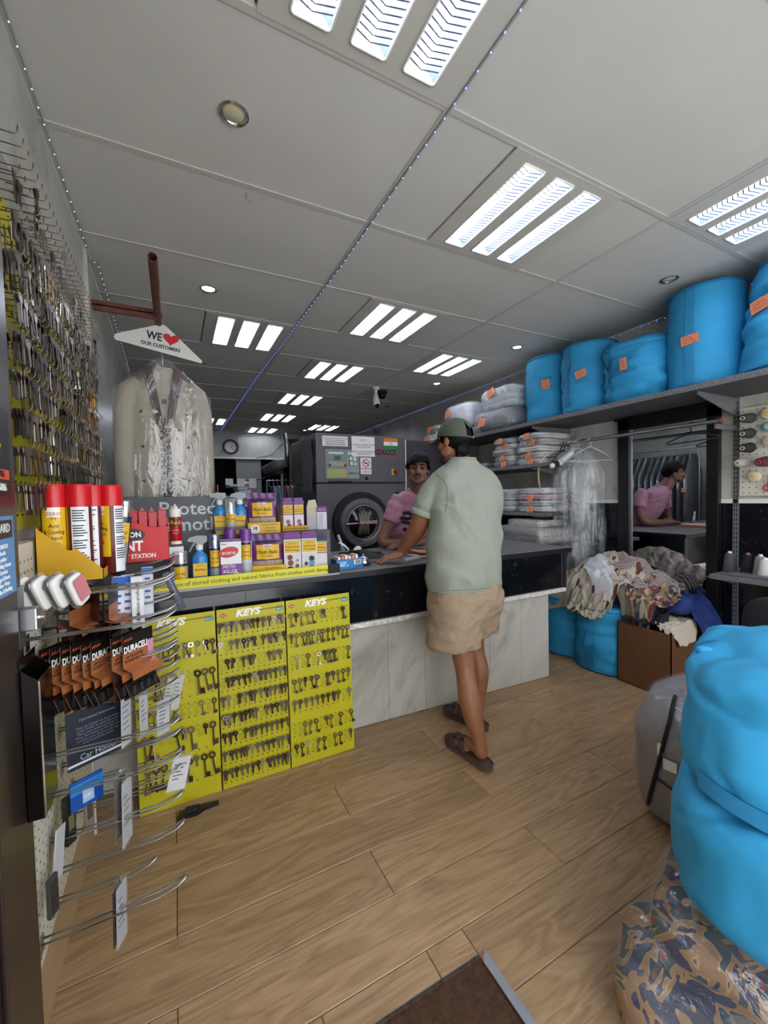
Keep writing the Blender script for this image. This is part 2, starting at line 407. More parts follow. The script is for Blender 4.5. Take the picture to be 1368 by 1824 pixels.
for i, k in enumerate(FIX):
    loc = (FIXX[k[0]]+FWd/2, GY0+GD*(k[1]+.5), CEIL+.006)
    o = L0 if i == 0 else dup(L0)
    o.location = loc; o['label'] = lab[k]; o['group'] = 'three-tube ceiling lights'
    for ch in o.children:
        pass
# ------------------------------------------------------------------ round spotlights
m_spot_on = mat('lit bulb', '#fffdf6', .4, emit=14); m_spot_off = mat('unlit bulb glass', '#cfc8a8', .25)
def spot(x, y, on, label):
    t = thing('spotlight', label, 'spotlight', (x, y, CEIL), group='round ceiling spotlights')
    MB().lathe([(.036, .0), (.052, -.001), (.052, -.005), (.046, -.009), (.037, -.004), (.036, .0)], n=28, caps=False).build('ring', chrome, t, smooth=50, local=True)
    MB().lathe([(.037, .0), (.034, -.003), (.0005, -.001)], n=20, caps=False).build('bulb', m_spot_on if on else m_spot_off, t, smooth=True, local=True)
spot(.236, 1.559, 0, 'unlit chrome spotlight in the ceiling near the left wall')
spot(.243, 2.888, 1, 'lit spotlight in the ceiling behind the rusty pipe')
spot(2.899, 1.545, 0, 'unlit chrome spotlight above the tall round blue bag')
spot(2.883, 2.85, 1, 'lit spotlight in the ceiling above the bagged stack of clothes')
spot(2.884, 4.159, 1, 'farther lit spotlight near the security cameras')
spot(2.884, 5.47, 0, 'faint unlit spotlight beyond the security cameras')
spot(2.35, 7.95, 1, 'tiny lit spotlight far back above the machine')
# ------------------------------------------------------------------ LED strips: clear strip with tiny blue diodes
m_strip = mat('clear led strip', '#9b9a9c', .3); m_led = mat('blue led', '#6a78ff', .3, emit=2.2)
m_led_w = mat('white led', '#cfd8ff', .3, emit=1.5)
def led(name_label, pts, step, m_l, r=.0032):
    t = thing('led_strip', name_label, 'light strip', pts[0])
    MB().tube(pts, .004, 5).build('strip', m_strip, t)
    b = MB(); acc = 0.0
    for a, c in zip(pts, pts[1:]):
        a, c = Vector(a), Vector(c); L = (c-a).length; k = int(L/step)
        for i in range(k):
            p = a.lerp(c, (i+.5)/k); b.ball((p.x, p.y, p.z-.004), r, 6, 4)
    stuff(b.build('diode', m_led if m_l else m_led_w, t))
led('string of blue diodes running down the middle of the ceiling', [(.913, .3, CEIL-.009), (.916, 2.3, CEIL-.009), (.86, 4.6, CEIL-.009), (.84, YB-.05, CEIL-.009)], .06, 1)
led('string of blue diodes along the top of the right wall', [(XR-.02, 1.0, CEIL-.012), (XR-.02, 4.2, CEIL-.02), (XR-.02, YB-.1, CEIL-.012)], .06, 1)
led('string of white diodes along the top of the left wall', [(XL+.02, 1.0, CEIL-.012), (XL+.02, 2.68, CEIL-.012), (XL+.03, 2.72, CEIL-.05), (XL+.05, 2.80, CEIL-.02), (XL+.02, 5.0, CEIL-.012)], .07, 0, .0022)
led('string of blue diodes across the top of the far wall', [(XL+.3, YB-.05, CEIL-.06), (1.5, YB-.05, CEIL-.05)], .08, 1)
# little wire hook in the ceiling
tag(MB().tube([(.334, 1.93, CEIL), (.334, 1.93, CEIL-.02), (.338, 1.93, CEIL-.035), (.346, 1.93, CEIL-.04), (.35, 1.93, CEIL-.025)], .002, 6).build('ceiling_hook', steel, smooth=True), 'tiny wire hook sticking out of the ceiling joint', 'hook')
# security cameras
t = thing('security_camera', 'white bullet security camera hanging from the ceiling', 'camera', (2.27, 4.59, CEIL))
MB().lathe([(.045, 0), (.045, -.03), (.02, -.035), (.016, -.09)], n=16).build('mount', white, t, smooth=40, local=True)
MB().tube([(0, 0, -.08), (-.01, -.02, -.16), (-.015, -.05, -.24)], [.02, .04, .042], 14).build('body', white, t, smooth=40, local=True)
MB().tube([(-.015, -.05, -.225), (-.018, -.07, -.25)], [.035, .03], 14).build('lens', black, t, smooth=40, local=True)
t = thing('security_camera', 'black dome security camera on the ceiling beside the white one', 'camera', (2.42, 4.72, CEIL))
MB().lathe([(.07, 0), (.07, -.03), (.06, -.04)], n=20).build('base', rubber, t, smooth=40, local=True)
MB().lathe([(.058, -.04), (.055, -.07), (.035, -.095), (.001, -.105)], n=20).build('dome', mat('black gloss', '#0b0b0d', .1), t, smooth=True, local=True)
# ================================================================== counter
CT = .975
ct = thing('counter', 'long shop counter with pale marble base and black marble upper front', 'counter', (1.1, 2.2, 0))
def by(x): return 2.29-(x+.38)*.0459      # front line of the base runs slightly askew
PX = [-.38, -.05, .25, .56, .896, 1.14, 1.40, 1.66, 1.92, 2.20, 2.472]
for a, c in zip(PX, PX[1:]):
    MB().poly([(a+.001, by(a), .004), (c-.001, by(c), .004), (c-.001, by(c)+.012, .004), (a+.001, by(a)+.012, .004)], (0, 0, .66)).build('marble_panel', m_ml, ct)
MB().poly([(-.38, 2.31, .002), (2.465, 2.18, .002), (2.465, 2.7, .002), (-.38, 2.7, .002)], (0, 0, .66)).build('carcass', m_dark, ct)
MB().box(2.466, 2.474, 2.17, 2.7, .002, .66).build('end_panel', m_ml, ct)
for a, c in ((-.38, .3), (.302, .86), (.862, 1.6), (1.602, 2.61)):
    MB().box(a, c, 2.135, 2.15, .672, .93).build('black_panel', m_mk, ct)
MB().box(2.612, 2.63, 2.13, 2.9, .662, .93).build('end_panel', m_mk, ct)
MB().box(2.6, 2.632, 2.128, 2.16, .655, .935).build('corner_strip', black, ct)
MB().box(2.588, 2.594, 2.131, 2.136, .672, .928).build('bead', steel, ct)
MB().box(-.38, 2.6, 2.15, 2.85, .655, .93).build('upper_body', m_dark, ct)
m_edge = mat('chipped white edging', '#cfccc6', .6, var=.35, scale=70)
MB().box(-.38, 2.62, 2.122, 2.16, .640, .668).build('edging', m_edge, ct)
MB().bbox(-.38, 2.66, 2.10, 2.97, .935, CT-.004, .003).build('top_edge', mat('black laminate edge', '#17171a', .35), ct)
MB().bbox(-.38, 2.655, 2.107, 2.965, CT-.006, CT, .002).build('worktop', m_gran, ct)

# ================================================================== yellow key boards on the counter front, with keys on hooks
m_yel = mat('yellow board', '#bdb310', .5, var=.05, scale=5)
m_ink = mat('black print', '#1a1a18', .6)
m_wprint = mat('white print', '#efefe9', .5)
m_key = mat('nickel key', '#837a70', .36, .8); m_keyd = mat('dark steel key', '#544b43', .45, .8); m_keyb = mat('bright key', '#e4ddd2', .22, .9)
m_brass = mat('brass key', '#a97f35', .3, .9)
def key_mesh(kind, m):
    b = MB(); t = .0011
    def disc(cx, cz, r, hole, n=12):
        vs = []; 
        for y in (-t, t):
            for rr in (r, hole):
                for j in range(n): vs.append((cx+rr*math.cos(2*PI*j/n), y, cz+rr*math.sin(2*PI*j/n)))
        fs = []
        for j in range(n):
            k = (j+1) % n
            fs += [(j, k, n+k, n+j), (2*n+k, 2*n+j, 3*n+j, 3*n+k), (j, 2*n+j, 2*n+k, k), (n+j, n+k, 3*n+k, 3*n+j)]
        b._add(vs, fs)
    if kind == 0:      # cylinder key: big bow, toothed blade
        disc(0, -.008, .0125, .0035)
        b.poly([(-.0042, -t, -.018), (.0042, -t, -.018), (.0042, -t, -.044), (.001, -t, -.049), (-.002, -t, -.045), (-.0036, -t, -.041), (-.0022, -t, -.038), (-.0042, -t, -.034), (-.0028, -t, -.03), (-.0042, -t, -.026)], (0, 2*t, 0))
    elif kind == 1:    # mortice key: small bow, long round shank, square bit
        disc(0, -.009, .0125, .007)
        b.tube([(0, 0, -.02), (0, 0, -.068)], .0027, 6)
        b.box(.001, .0135, -.0012, .0012, -.067, -.053)
    elif kind == 2:    # square-bow key
        b.poly([(-.011, -t, .002), (.011, -t, .002), (.012, -t, -.014), (.005, -t, -.02), (.004, -t, -.05), (0, -t, -.054), (-.004, -t, -.05), (-.005, -t, -.02), (-.012, -t, -.014)], (0, 2*t, 0))
    else:              # long thick mortice key
        disc(0, -.011, .016, .0085)
        b.tube([(0, 0, -.026), (0, 0, -.105)], .0036, 6)
        b.box(.001, .021, -.0015, .0015, -.104, -.082)
    return b.mesh('key', m, smooth=35)
KEYM = {(k, i): key_mesh(k, m) for k in range(4) for i, m in enumerate((m_key, m_keyd, m_keyb, m_brass))}
hook_me = MB().tube([(0, .004, 0), (0, -.014, -.001), (0, -.02, .001), (0, -.022, .007)], .0011, 5).mesh('hook', wire, smooth=True)
outl_me = MB().poly([(-.004, -.0004, 0), (.004, -.0004, 0), (.004, -.0004, -.004), (-.004, -.0004, -.004)], (0, .0004, 0)).mesh('printed_mark', m_ink)
def outline_mesh():
    """printed outline of a key"""
    b = MB(); n = 10
    def ring(cx, cz, r):
        for j in range(n):
            a0, a1 = 2*PI*j/n, 2*PI*(j+1)/n; q = r-.0009
            b._add([(cx+r*math.cos(a0), 0, cz+r*math.sin(a0)), (cx+r*math.cos(a1), 0, cz+r*math.sin(a1)), (cx+q*math.cos(a1), 0, cz+q*math.sin(a1)), (cx+q*math.cos(a0), 0, cz+q*math.sin(a0))], [(0,1,2,3)])
    ring(0, -.009, .011)
    for x0, x1, z0, z1 in ((-.0032, -.0024, -.05, -.02), (.0024, .0032, -.05, -.02), (-.0032, .012, -.051, -.0502), (.012, .0128, -.051, -.038), (.003, .0128, -.0385, -.0377)):
        b._add([(x0, 0, z0), (x1, 0, z0), (x1, 0, z1), (x0, 0, z1)], [(0,1,2,3)])
    return b.mesh('printed_outline', m_ink)
OUTM = outline_mesh()
NKEY = [0]
def key_board(name, xa, xb, y0, z1, rows, label, lean, offs, logo_w, rowname):
    """a standing printed board; rows = list of (z, n hooks, probability, kind, spread)"""
    t = thing('key_board', label, 'key board', ((xa+xb)/2, y0, 0), group='yellow key boards on the counter front')
    W = xb-xa; R = Matrix.Rotation(-lean, 4, 'X')
    bd = MB().bbox(-W/2+.001, W/2-.001, 0, .006, 0, z1, .0015).build('board', m_yel, t, local=True); bd.rotation_euler.x = -lean
    text('KEYS', .045, frame((-.02, -.001, z1-.03), (1, 0, 0), (0, 0, 1)), m_wprint, bd, shear=.25, bold=.0022, sx=1.15)
    text('www.charlesbirch.com', .0125, frame((.095, -.001, z1-.024), (1, 0, .0), (0, 0, 1)), m_ink, bd)
    # red lozenge logo and teal maker's block
    MB().poly([(-W/2+.012, -.0012, z1-.03), (-W/2+.03, -.0012, z1-.042), (-W/2+.048, -.0012, z1-.03), (-W/2+.03, -.0012, z1-.018)], (0, .0008, 0)).build('logo', mat('red logo', '#b8452c', .5), bd, local=True)
    text('Key', .011, frame((-W/2+.03, -.0016, z1-.03), (1, 0, 0), (0, 0, 1)), m_wprint, bd)
    MB().box(W/2-.045, W/2-.008, -.0012, -.0004, z1-.042, z1-.026).build('logo', mat('teal logo', '#1f8a8f', .5), bd, local=True)
    text('CHARLES', .009, frame((W/2-.027, -.001, z1-.020), (1, 0, 0), (0, 0, 1)), mat('teal logo', '#1f8a8f'), bd)
    text('BIRCH', .010, frame((W/2-.027, -.0018, z1-.034), (1, 0, 0), (0, 0, 1)), m_wprint, bd)
    for ri, (z, n, pr_, kind, hw) in enumerate(rows):
        shown = 0
        for i in range(n):
            x = -hw+2*hw*i/(n-1)
            p = R @ Vector((x, 0, z)); h = shared('hook', hook_me, t, p, (0, 0, 0))
            shared('printed_mark', outl_me, bd, (x, -.0003, z-(.115 if kind == 3 else .066)))
            has = random.random() < pr_
            if not has:
                shared('printed_outline', OUTM, bd, (x, -.0008, z-.006)); continue
            shown += 1; NKEY[0] += 1
            kd = kind if random.random() < .85 else (0 if kind in (1, 3) else 2)
            mi = random.choices((0, 1, 2, 3), offs[0] if ri < 2 else offs[1])[0]
            wp = Vector(t.location)+p+Vector((0, -.016, -.001))
            k = shared('key', KEYM[(kd, mi)], None, wp, (random.uniform(-.06, .02), random.uniform(-.16, .16), random.uniform(-.5, .5)))
            tag(k, '%s key from the left in the %s row of the %s yellow board' % (ORD[shown-1], ORD[ri], rowname), 'key', 'keys on the counter boards')
            if random.random() < .3 and NKEY[0] < 260:
                k2 = shared('key', KEYM[(kd, 1 if mi != 1 else 0)], None, wp+Vector((.0035, -.0032, 0)), (random.uniform(-.1, .02), random.uniform(-.3, .3), random.uniform(-.5, .5)))
                tag(k2, 'front key of the doubled-up %s hook, %s row, %s yellow board' % (ORD[i], ORD[ri], rowname), 'key', 'keys on the counter boards'); NKEY[0] += 1
    return t
OA = ((3, 4, 3, 0), (4, 5, .6, 0))
key_board('key_board', -.187, .152, 2.062, .862, [(.735, 11, .85, 1, .15), (.60, 10, .75, 3, .145), (.455, 12, .7, 1, .15), (.345, 10, .8, 3, .14), (.205, 9, .9, 3, .13)],
          'yellow key board with long mortice keys, partly behind the wire prongs', .028, OA, .1, 'left')
key_board('key_board', .157, .483, 2.064, .862, [(.80-.088*i, 13, (.98, .95, .85, .95, .9, .92, .88, .85, .98)[i], 0, .15) for i in range(9)],
          'yellow key board with nine rows of small keys, middle of three', .028, ((4, 2, 5, 0), (5, 4, .7, 0)), .1, 'middle')
key_board('key_board', .487, .838, 2.062, .862, [(.795, 12, .45, 1, .155), (.69, 12, .75, 1, .155), (.575, 12, .75, 1, .155), (.455, 11, .85, 1, .15), (.345, 11, .8, 0, .15), (.225, 12, .55, 1, .155), (.12, 11, .75, 1, .15)],
          'yellow key board nearest the customer, at the right end of the three', .028, ((3, 4, 1.5, 0), (4, 5, .6, 0)), .1, 'right')
# black plastic scrap on the floor in front of the boards
t = thing('plastic_clip', 'black plastic clip lying on the floor under the left key board', 'clip', (.02, 1.975, 0))
MB().poly([(-.06, -.02, .001), (.02, -.028, .001), (.05, -.01, .001), (.11, -.004, .001), (.11, .01, .001), (.03, .02, .001), (-.05, .02, .001)], (0, 0, .014)).build('body', black, t, local=True)
MB().poly([(-.03, -.012, .015), (.02, -.016, .015), (.03, .008, .015), (-.025, .012, .015)], (0, 0, .014)).build('jaw', rubber, t, local=True)
# ================================================================== dry cleaning machine
m_mach = mat('grey machine enamel', '#5d585e', .42, var=.04, scale=6)
m_machd = mat('dark grey machine enamel', '#3f3c42', .45)
m_panel = mat('pale control panel', '#8b9896', .45)
FY = 4.2
mc = thing('dry_cleaning_machine', 'grey dry cleaning machine with round door and control panel', 'machine', (1.9, 4.6, 0))
MB().bbox(1.357, 2.43, FY+.02, 5.2, 0, 1.548, .01).build('lower_body', m_mach, mc)
up = MB().bbox(1.352, 2.436, FY, 5.2, 1.556, 2.085, .008).build('upper_body', m_mach, mc)
MB().box(1.37, 2.42, FY+.03, 5.1, 1.545, 1.558).build('seam', rubber, mc)
MB().box(1.48, 1.75, FY-.004, FY+.01, 1.556, 1.572).build('handle_slot', rubber, up)
cp = MB().bbox(1.455, 1.846, FY-.008, FY, 1.596, 1.913, .003).build('control_panel', m_panel, mc)
def px(x0, x1, z0, z1, col, name, par, y=FY-.0095, r=.5, e=0):
    return MB().box(x0, x1, y, FY-.007, z0, z1).build(name, mat('paint '+col+('e' if e else ''), col, r, emit=e), par)
px(1.465, 1.70, 1.715, 1.90, '#7c8a88', 'upper_field', cp); px(1.465, 1.70, 1.605, 1.705, '#94a19e', 'lower_field', cp); px(1.708, 1.838, 1.605, 1.705, '#94a19e', 'badge_field', cp); px(1.708, 1.838, 1.715, 1.90, '#94a19e', 'diagram_field', cp)
px(1.49, 1.66, 1.865, 1.885, '#d8dad4', 'title_strip', cp, FY-.0105); px(1.715, 1.80, 1.865, 1.885, '#d8dad4', 'title_strip', cp, FY-.0105)
px(1.545, 1.63, 1.795, 1.85, '#5d7471', 'screen_bezel', cp, FY-.0105); px(1.557, 1.618, 1.80, 1.842, '#1d5c38', 'screen', cp, FY-.0115, .2)
for i in range(8):
    for j in range(3): px(1.49+.025*i, 1.507+.025*i, 1.735+.016*j, 1.745+.016*j, '#cfcf9a', 'button', cp, FY-.012)
px(1.487, 1.517, 1.728, 1.758, '#2d5b3c', 'start_button', cp, FY-.013); px(1.662, 1.694, 1.728, 1.758, '#a32f2f', 'stop_button', cp, FY-.013)
for i in range(10):
    for j in range(4): px(1.476+.0215*i, 1.493+.0215*i, 1.618+.02*j, 1.632+.02*j, '#c6c65a', 'button', cp, FY-.012)
px(1.722, 1.825, 1.735, 1.85, '#4a5052', 'diagram', cp, FY-.0105)
for a in ((1.73, 1.765, 1.80, 1.84), (1.775, 1.815, 1.79, 1.842), (1.735, 1.77, 1.742, 1.79), (1.78, 1.818, 1.742, 1.78)): px(*a, '#d5d8d6', 'diagram_patch', cp, FY-.0115)
text('RENZACCI', .026, frame((1.785, FY-.0105, 1.655), (1, 0, 0), (0, 0, 1)), mat('maroon print', '#6a2226', .5), cp, bold=.0008, sx=.85).location = -Vector(mc.location)
MB().lathe([(.009, 0), (.009, -.003), (.0005, -.003)], (1.722, FY-.0095, 1.655), 14, 'y').build('badge', red, cp, smooth=40)
# paper notices
def notice(x0, x1, z0, z1, lines, label, cm='#7e2b30', par=mc):
    t = thing('paper_notice', label, 'notice', ((x0+x1)/2, FY-.009, z0), group='notices taped to the machine')
    MB().grid(lambda u, v: (x0+(x1-x0)*u, FY-.012-.006*math.sin(PI*u)*v, z0+(z1-z0)*v), 6, 4).build('sheet', white_paper, t)
    k = len(lines); h = (z1-z0)*.8/k
    for i, s in enumerate(lines):
        o = text(s, h*.85, frame(((x0+x1)/2, FY-.0195, z1-(z1-z0)*.12-h*(i+.5)), (1, 0, 0), (0, 0, 1)), mat('ink '+cm, cm, .7), t)
        o.location = -Vector(t.location)
        w = o.dimensions.x if o.dimensions.x else .2
    return t
notice(1.421, 1.714, 1.947, 2.055, ['NOTICE: ONLY CUSTOMERS ARE', 'NOT WE ALL RESPONSIBLE', 'FOR BUTTONS, ZIPS AND', 'ORNAMENTAL TRIMMINGS'], 'white notice with red capitals taped to the machine top')
notice(1.757, 2.040, 1.844, 2.065, ['NOTICE', '', 'All articles are accepted for cleaning', 'at the owner\'s risk', '', 'Articles not collected within 30 days', 'will be disposed of'], 'white notice in a plastic sleeve over the maker name', '#3c3c44')
t = thing('no_smoking_sign', 'white no smoking sign on the grey machine', 'sign', (1.926, FY-.01, 1.646))
MB().box(1.859, 1.993, FY-.012, FY-.008, 1.646, 1.833).build('plate', white_paper, t)
def ringpts(c, r, n=24): return [(c[0]+r*math.cos(2*PI*i/n), c[1], c[2]+r*math.sin(2*PI*i/n)) for i in range(n)]
MB().tube(ringpts((1.926, FY-.013, 1.772), .04), .005, 6, closed=True).build('ring', red, t)
MB().box(1.905, 1.947, FY-.0135, FY-.0125, 1.766, 1.777).build('cigarette', m_ink, t)
MB().tube([(1.898, FY-.014, 1.80), (1.954, FY-.014, 1.744)], .004, 6).build('bar', red, t)
o = text('NO SMOKING', .02, frame((1.926, FY-.0125, 1.708), (1, 0, 0), (0, 0, 1)), red, t, bold=.0006); o.location = -Vector(t.location)
o = text('It is against the law to\nsmoke in these premises', .009, frame((1.926, FY-.0125, 1.676), (1, 0, 0), (0, 0, 1)), m_ink, t); o.location = -Vector(t.location)
for z in (1.935, 1.855): MB().box(1.90, 2.325, FY-.003, FY, z, z+.008).build('red_line', red, up)
o = text('RENZACCI', .082, frame((2.11, FY-.0015, 1.898), (1, 0, 0), (0, 0, 1)), m_ink, up, bold=.002, sx=1.02); o.location = -Vector(mc.location)
t = thing('flag_sticker', 'small orange white and green flag sticker with blue wheel on the machine', 'sticker', (2.25, FY-.004, 1.936))
for i, c in enumerate(('#c9cfc8', '#c9cfc8', '#d8d9d4')): pass
MB().box(2.161, 2.342, FY-.006, FY-.001, 1.936, 1.979).build('green_band', mat('flag green', '#1e7a3a', .5), t)
MB().box(2.161, 2.342, FY-.006, FY-.001, 1.979, 2.022).build('white_band', white_paper, t)
MB().box(2.161, 2.342, FY-.006, FY-.001, 2.022, 2.065).build('orange_band', mat('flag orange', '#d9702a', .5), t)
MB().tube(ringpts((2.252, FY-.0075, 2.0005), .016, 16), .002, 5, closed=True).build('wheel', mat('flag blue', '#27418f', .5), t)
MB().box(2.254, 2.29, FY-.012, FY, 1.642, 1.713).build('switch_plate', mat('yellow switch', '#d9b21e', .5), up)
MB().lathe([(.028, 0), (.028, -.02), (.018, -.03), (.001, -.03)], (2.30, FY-.002, 1.678), 18, 'y').build('switch_knob', mat('dark red knob', '#7c1c1e', .4), up, smooth=40)
MB().lathe([(.02, 0), (.016, -.006), (.001, -.004)], (1.935, FY-.001, 1.60), 14, 'y').build('key_hole', rubber, up, smooth=40)
MB().lathe([(.045, 0), (.045, -.004), (.001, -.004)], (2.33, FY+.02, 1.40), 16, 'y').build('vent_hole', rubber, mc, smooth=40)
MB().poly([(2.06, FY-.002, 1.80), (2.09, FY-.002, 1.81), (2.11, FY-.002, 1.80), (2.08, FY-.002, 1.79)], (0, .001, 0)).build('green_sticker', mat('green tape', '#2e7d5b', .5), up)
# round door
DC = (1.86, FY+.02, 1.105)
MB().lathe([(.345, 0), (.345, -.03), (.33, -.05), (.27, -.055), (.27, 0)], DC, 48, 'y', caps=False).build('door_seal', rubber, mc, smooth=40)
dr = MB().lathe([(.272, -.03), (.275, -.075), (.262, -.095), (.235, -.10), (.20, -.095), (.188, -.085), (.178, -.05), (.17, -.045)], DC, 48, 'y', caps=False).build('door_ring', mat('door ring enamel', '#6c686c', .38), mc, smooth=40)
MB().lathe([(.19, -.098), (.196, -.104), (.20, -.098)], DC, 48, 'y', caps=False).build('inner_bead', steel, dr, smooth=True)
MB().lathe([(.172, -.046), (.001, -.06)], DC, 36, 'y', caps=False).build('door_glass', mat('dark door glass', '#101112', .06), dr, smooth=True)
for i in range(5):
    a = -.5+.25*i
    MB().tube([(DC[0]-.05+.03*i, FY-.046, DC[2]+.15-.02*abs(i-2)), (DC[0]-.03+.02*i, FY-.052, DC[2]), (DC[0]-.06+.03*i, FY-.046, DC[2]-.13)], [.01, .02, .008], 6).build('washing_fold', mat('pale cloth', '#8d8b80', .8), dr, smooth=True)
MB().tube([(1.63, FY-.095, 1.10), (1.80, FY-.105, 1.105), (1.9, FY-.105, 1.105)], [.014, .012, .011], 8).build('door_handle', steel, dr, smooth=True)
MB().lathe([(.016, 0), (.016, -.02), (.001, -.024)], (1.645, FY-.1, 1.10), 12, 'y').build('handle_pivot', chrome, dr, smooth=40)
MB().box(1.775, 2.0, FY-.118, FY-.112, 1.092, 1.134).build('name_plate', mat('plate red', '#8e2228', .4), dr)
o = text('RENZACCI', .045, frame((1.895, FY-.1195, 1.113), (1, 0, 0), (0, 0, 1)), m_wprint, dr, bold=.001, sx=.95); o.location = -Vector(mc.location)
for k in range(6):
    a = 2*PI*k/6+.3; MB().lathe([(.007, 0), (.005, -.004), (.0005, -.005)], (DC[0]+.235*math.cos(a), FY-.078, DC[2]+.235*math.sin(a)), 8, 'y').build('screw', steel, dr, smooth=True)
# grey care sheet hanging on the machine side, fan and pipes beside it
t = thing('machine_chart', 'tall grey printed sheet hanging on the left side of the machine', 'sheet', (1.34, 4.5, 1.44))
MB().grid(lambda u, v: (1.334-.008*math.sin(v*9+u*3), 4.27+.42*u, 1.45+.59*v-.05*u*(1-v)*0), 6, 12).build('sheet', mat('grey sheet', '#6f7072', .8, var=.3, scale=35, stretch=(1, 1, 3)), t, smooth=True)
MB().box(2.446, 2.456, FY, 5.0, 0, 2.06).build('gap_strip', white, mc)
t = thing('second_machine', 'darker grey cabinet right of the dry cleaning machine', 'machine', (2.75, 4.7, 0))
MB().bbox(2.47, 3.2, FY+.03, 5.2, 0, 2.06, .01).build('body', m_machd, t); MB().bbox(2.5, 3.15, FY+.02, FY+.04, .3, 1.4, .006).build('door', m_machd, t); MB().box(2.52, 2.55, FY, FY+.03, .8, 1.0).build('handle', steel, t)
t = thing('vent_valve', 'small black valve on top of the machine', 'valve', (2.13, 4.3, 2.083))
MB().lathe([(.05, 0), (.05, .02), (.03, .03), (.03, .07), (.04, .075), (.04, .11), (.02, .12)], n=14).build('body', rubber, t, smooth=40, local=True)
MB().tube([(0, 0, .09), (-.07, 0, .1)], .008, 6).build('lever', rubber, t, local=True)
t = thing('wall_fan', 'grey fan motor and ducts beside the machine top', 'fan', (1.2, 5.1, 1.66))
MB().tube([(1.0, 5.2, 1.75), (1.12, 5.1, 1.8), (1.25, 5.05, 1.84)], [.05, .07, .05], 14).build('motor', mat('fan grey', '#4c4c4f', .5), t, smooth=True)
MB().tube([(1.25, 5.05, 1.84), (1.26, 5.05, 2.0), (1.24, 5.1, 2.2)], .03, 10).build('pipe', steel, t, smooth=True)
MB().tube([(1.2, 5.1, 0), (1.2, 5.1, 1.7)], .02, 8).build('stand', steel, t)
t = thing('brown_backboard', 'brown board high on the far wall behind the machine', 'board', (2.5, YB-.05, 1.6))
MB().box(2.17, 3.3, YB-.06, YB-.02, 1.5, CEIL-.1).build('board', mat('brown board', '#5a463a', .8, var=.4, scale=5), t)
# clock on the far wall
t = thing('wall_clock', 'round wall clock with black rim on the pale far wall', 'clock', (1.02, YB-.02, 2.44))
K = (1.02, YB-.014, 2.45)
MB().lathe([(.145, 0), (.15, -.03), (.14, -.05), (.115, -.05), (.11, -.02)], K, 32, 'y', caps=False).build('rim', black, t, smooth=40)
fc = MB().lathe([(.115, -.018), (.001, -.018)], K, 32, 'y', caps=False).build('face', white_paper, t)
MB().tube([(K[0], K[1]-.025, K[2]), (K[0]+.05, K[1]-.025, K[2]+.03)], .006, 5).build('hour_hand', black, t)
MB().tube([(K[0], K[1]-.028, K[2]), (K[0]+.05, K[1]-.028, K[2]-.06)], .004, 5).build('minute_hand', black, t)
for k in range(12):
    a = PI/6*k; MB().box(K[0]+.098*math.cos(a)-.005, K[0]+.098*math.cos(a)+.005, K[1]-.021, K[1]-.018, K[2]+.098*math.sin(a)-.005, K[2]+.098*math.sin(a)+.005).build('hour_mark', black, fc)
# power cables
tag(MB().tube([(2.3, 7.2, CEIL), (2.12, 7.6, CEIL-.2), (2.05, YB-.06, 2.55), (1.8, YB-.05, 2.3), (1.5, YB-.05, 2.24)], .006, 5).build('cable', rubber, smooth=True), 'thin cable drooping across the far marble panels', 'cable')
t = thing('extension_lead', 'black plug block on a cable strung across the far partition', 'extension lead', (1.7, YB-.1, 1.9))
MB().bbox(1.83, 2.02, YB-.16, YB-.08, 1.9, 1.98, .01).build('block', black, t)
MB().tube([(1.3, YB-.06, 1.78), (1.55, YB-.1, 1.8), (1.85, YB-.12, 1.93)], .008, 5).tube([(2.0, YB-.12, 1.95), (2.15, YB-.1, 1.85), (2.4, YB-.1, 1.66)], .008, 5).build('lead', black, t, smooth=True)
# wire shelves with papers and wrapped shirts, far left
t = thing('stacked_papers', 'heap of white papers and wrapped shirts on a rack below the clock', 'papers', (.78, 5.5, 1.0))
MB().box(.55, 1.0, 5.45, 5.95, .0, 1.30).build('rack', m_machd, t)
for i in range(9):
    x = .56+random.uniform(0, .3); z = 1.30+.037*i
    MB().bbox(x, x+random.uniform(.1, .16), 5.42+random.uniform(0, .1), 5.9, z, z+.035, .006).build('wrapped_shirt', mat('wrapped shirt %d' % (i % 3), ('#c9cfd8', '#9fb6c6', '#dfe2e6')[i % 3], .35, var=.3, scale=30), t)
for i in range(3): MB().box(.57+.14*i, .66+.14*i, 5.41, 5.413, 1.58-.02*i, 1.66).build('hanging_note', white_paper, t)
# far garment rail with shirts
gr = thing('garment_rail', 'steel garment rail standing left of the machine in the back room', 'rail', (1.35, 6.0, 0))
MB().tube([(1.17, 5.9, 0), (1.17, 5.9, 1.66), (1.68, 5.9, 1.66), (1.68, 5.9, 0)], .014, 8).build('frame', steel, gr, smooth=40)
cols = ('#24262c', '#a8c4d0', '#d5dbe2', '#6f8fb8', '#c47f78', '#c7ccd8', '#e2e4e8', '#9aa7b4')
SH = []
for i in range(8):
    x = 1.2+.06*i; c = cols[i]
    t = thing('hanging_shirt', '%s shirt on the rail left of the machine, %s from the left' % (('black', 'pale blue', 'white', 'blue', 'salmon', 'grey-white', 'white', 'grey')[i], ORD[i]), 'shirt', (x, 5.9, .75), group='shirts on the far rail')
    def sh(u, v, x=x): 
        w = .2*min(1, .25+2.2*(1-v)) if v > .6 else .2
        return (x+.012*math.sin(u*17+v*5+x*40)+.025*math.sin(PI*u), 5.9-w+2*w*u, .8+.78*v)
    b = MB().grid(sh, 12, 10).build('shirt', mat('shirt '+c, c, .8), t, smooth=True)
    MB().tube([(x, 5.75, 1.55), (x, 5.9, 1.60), (x, 6.05, 1.55)], .004, 5).tube([(x, 5.9, 1.60), (x, 5.9, 1.66), (x, 5.915, 1.678)], .003, 5).build('hanger', steel, t)
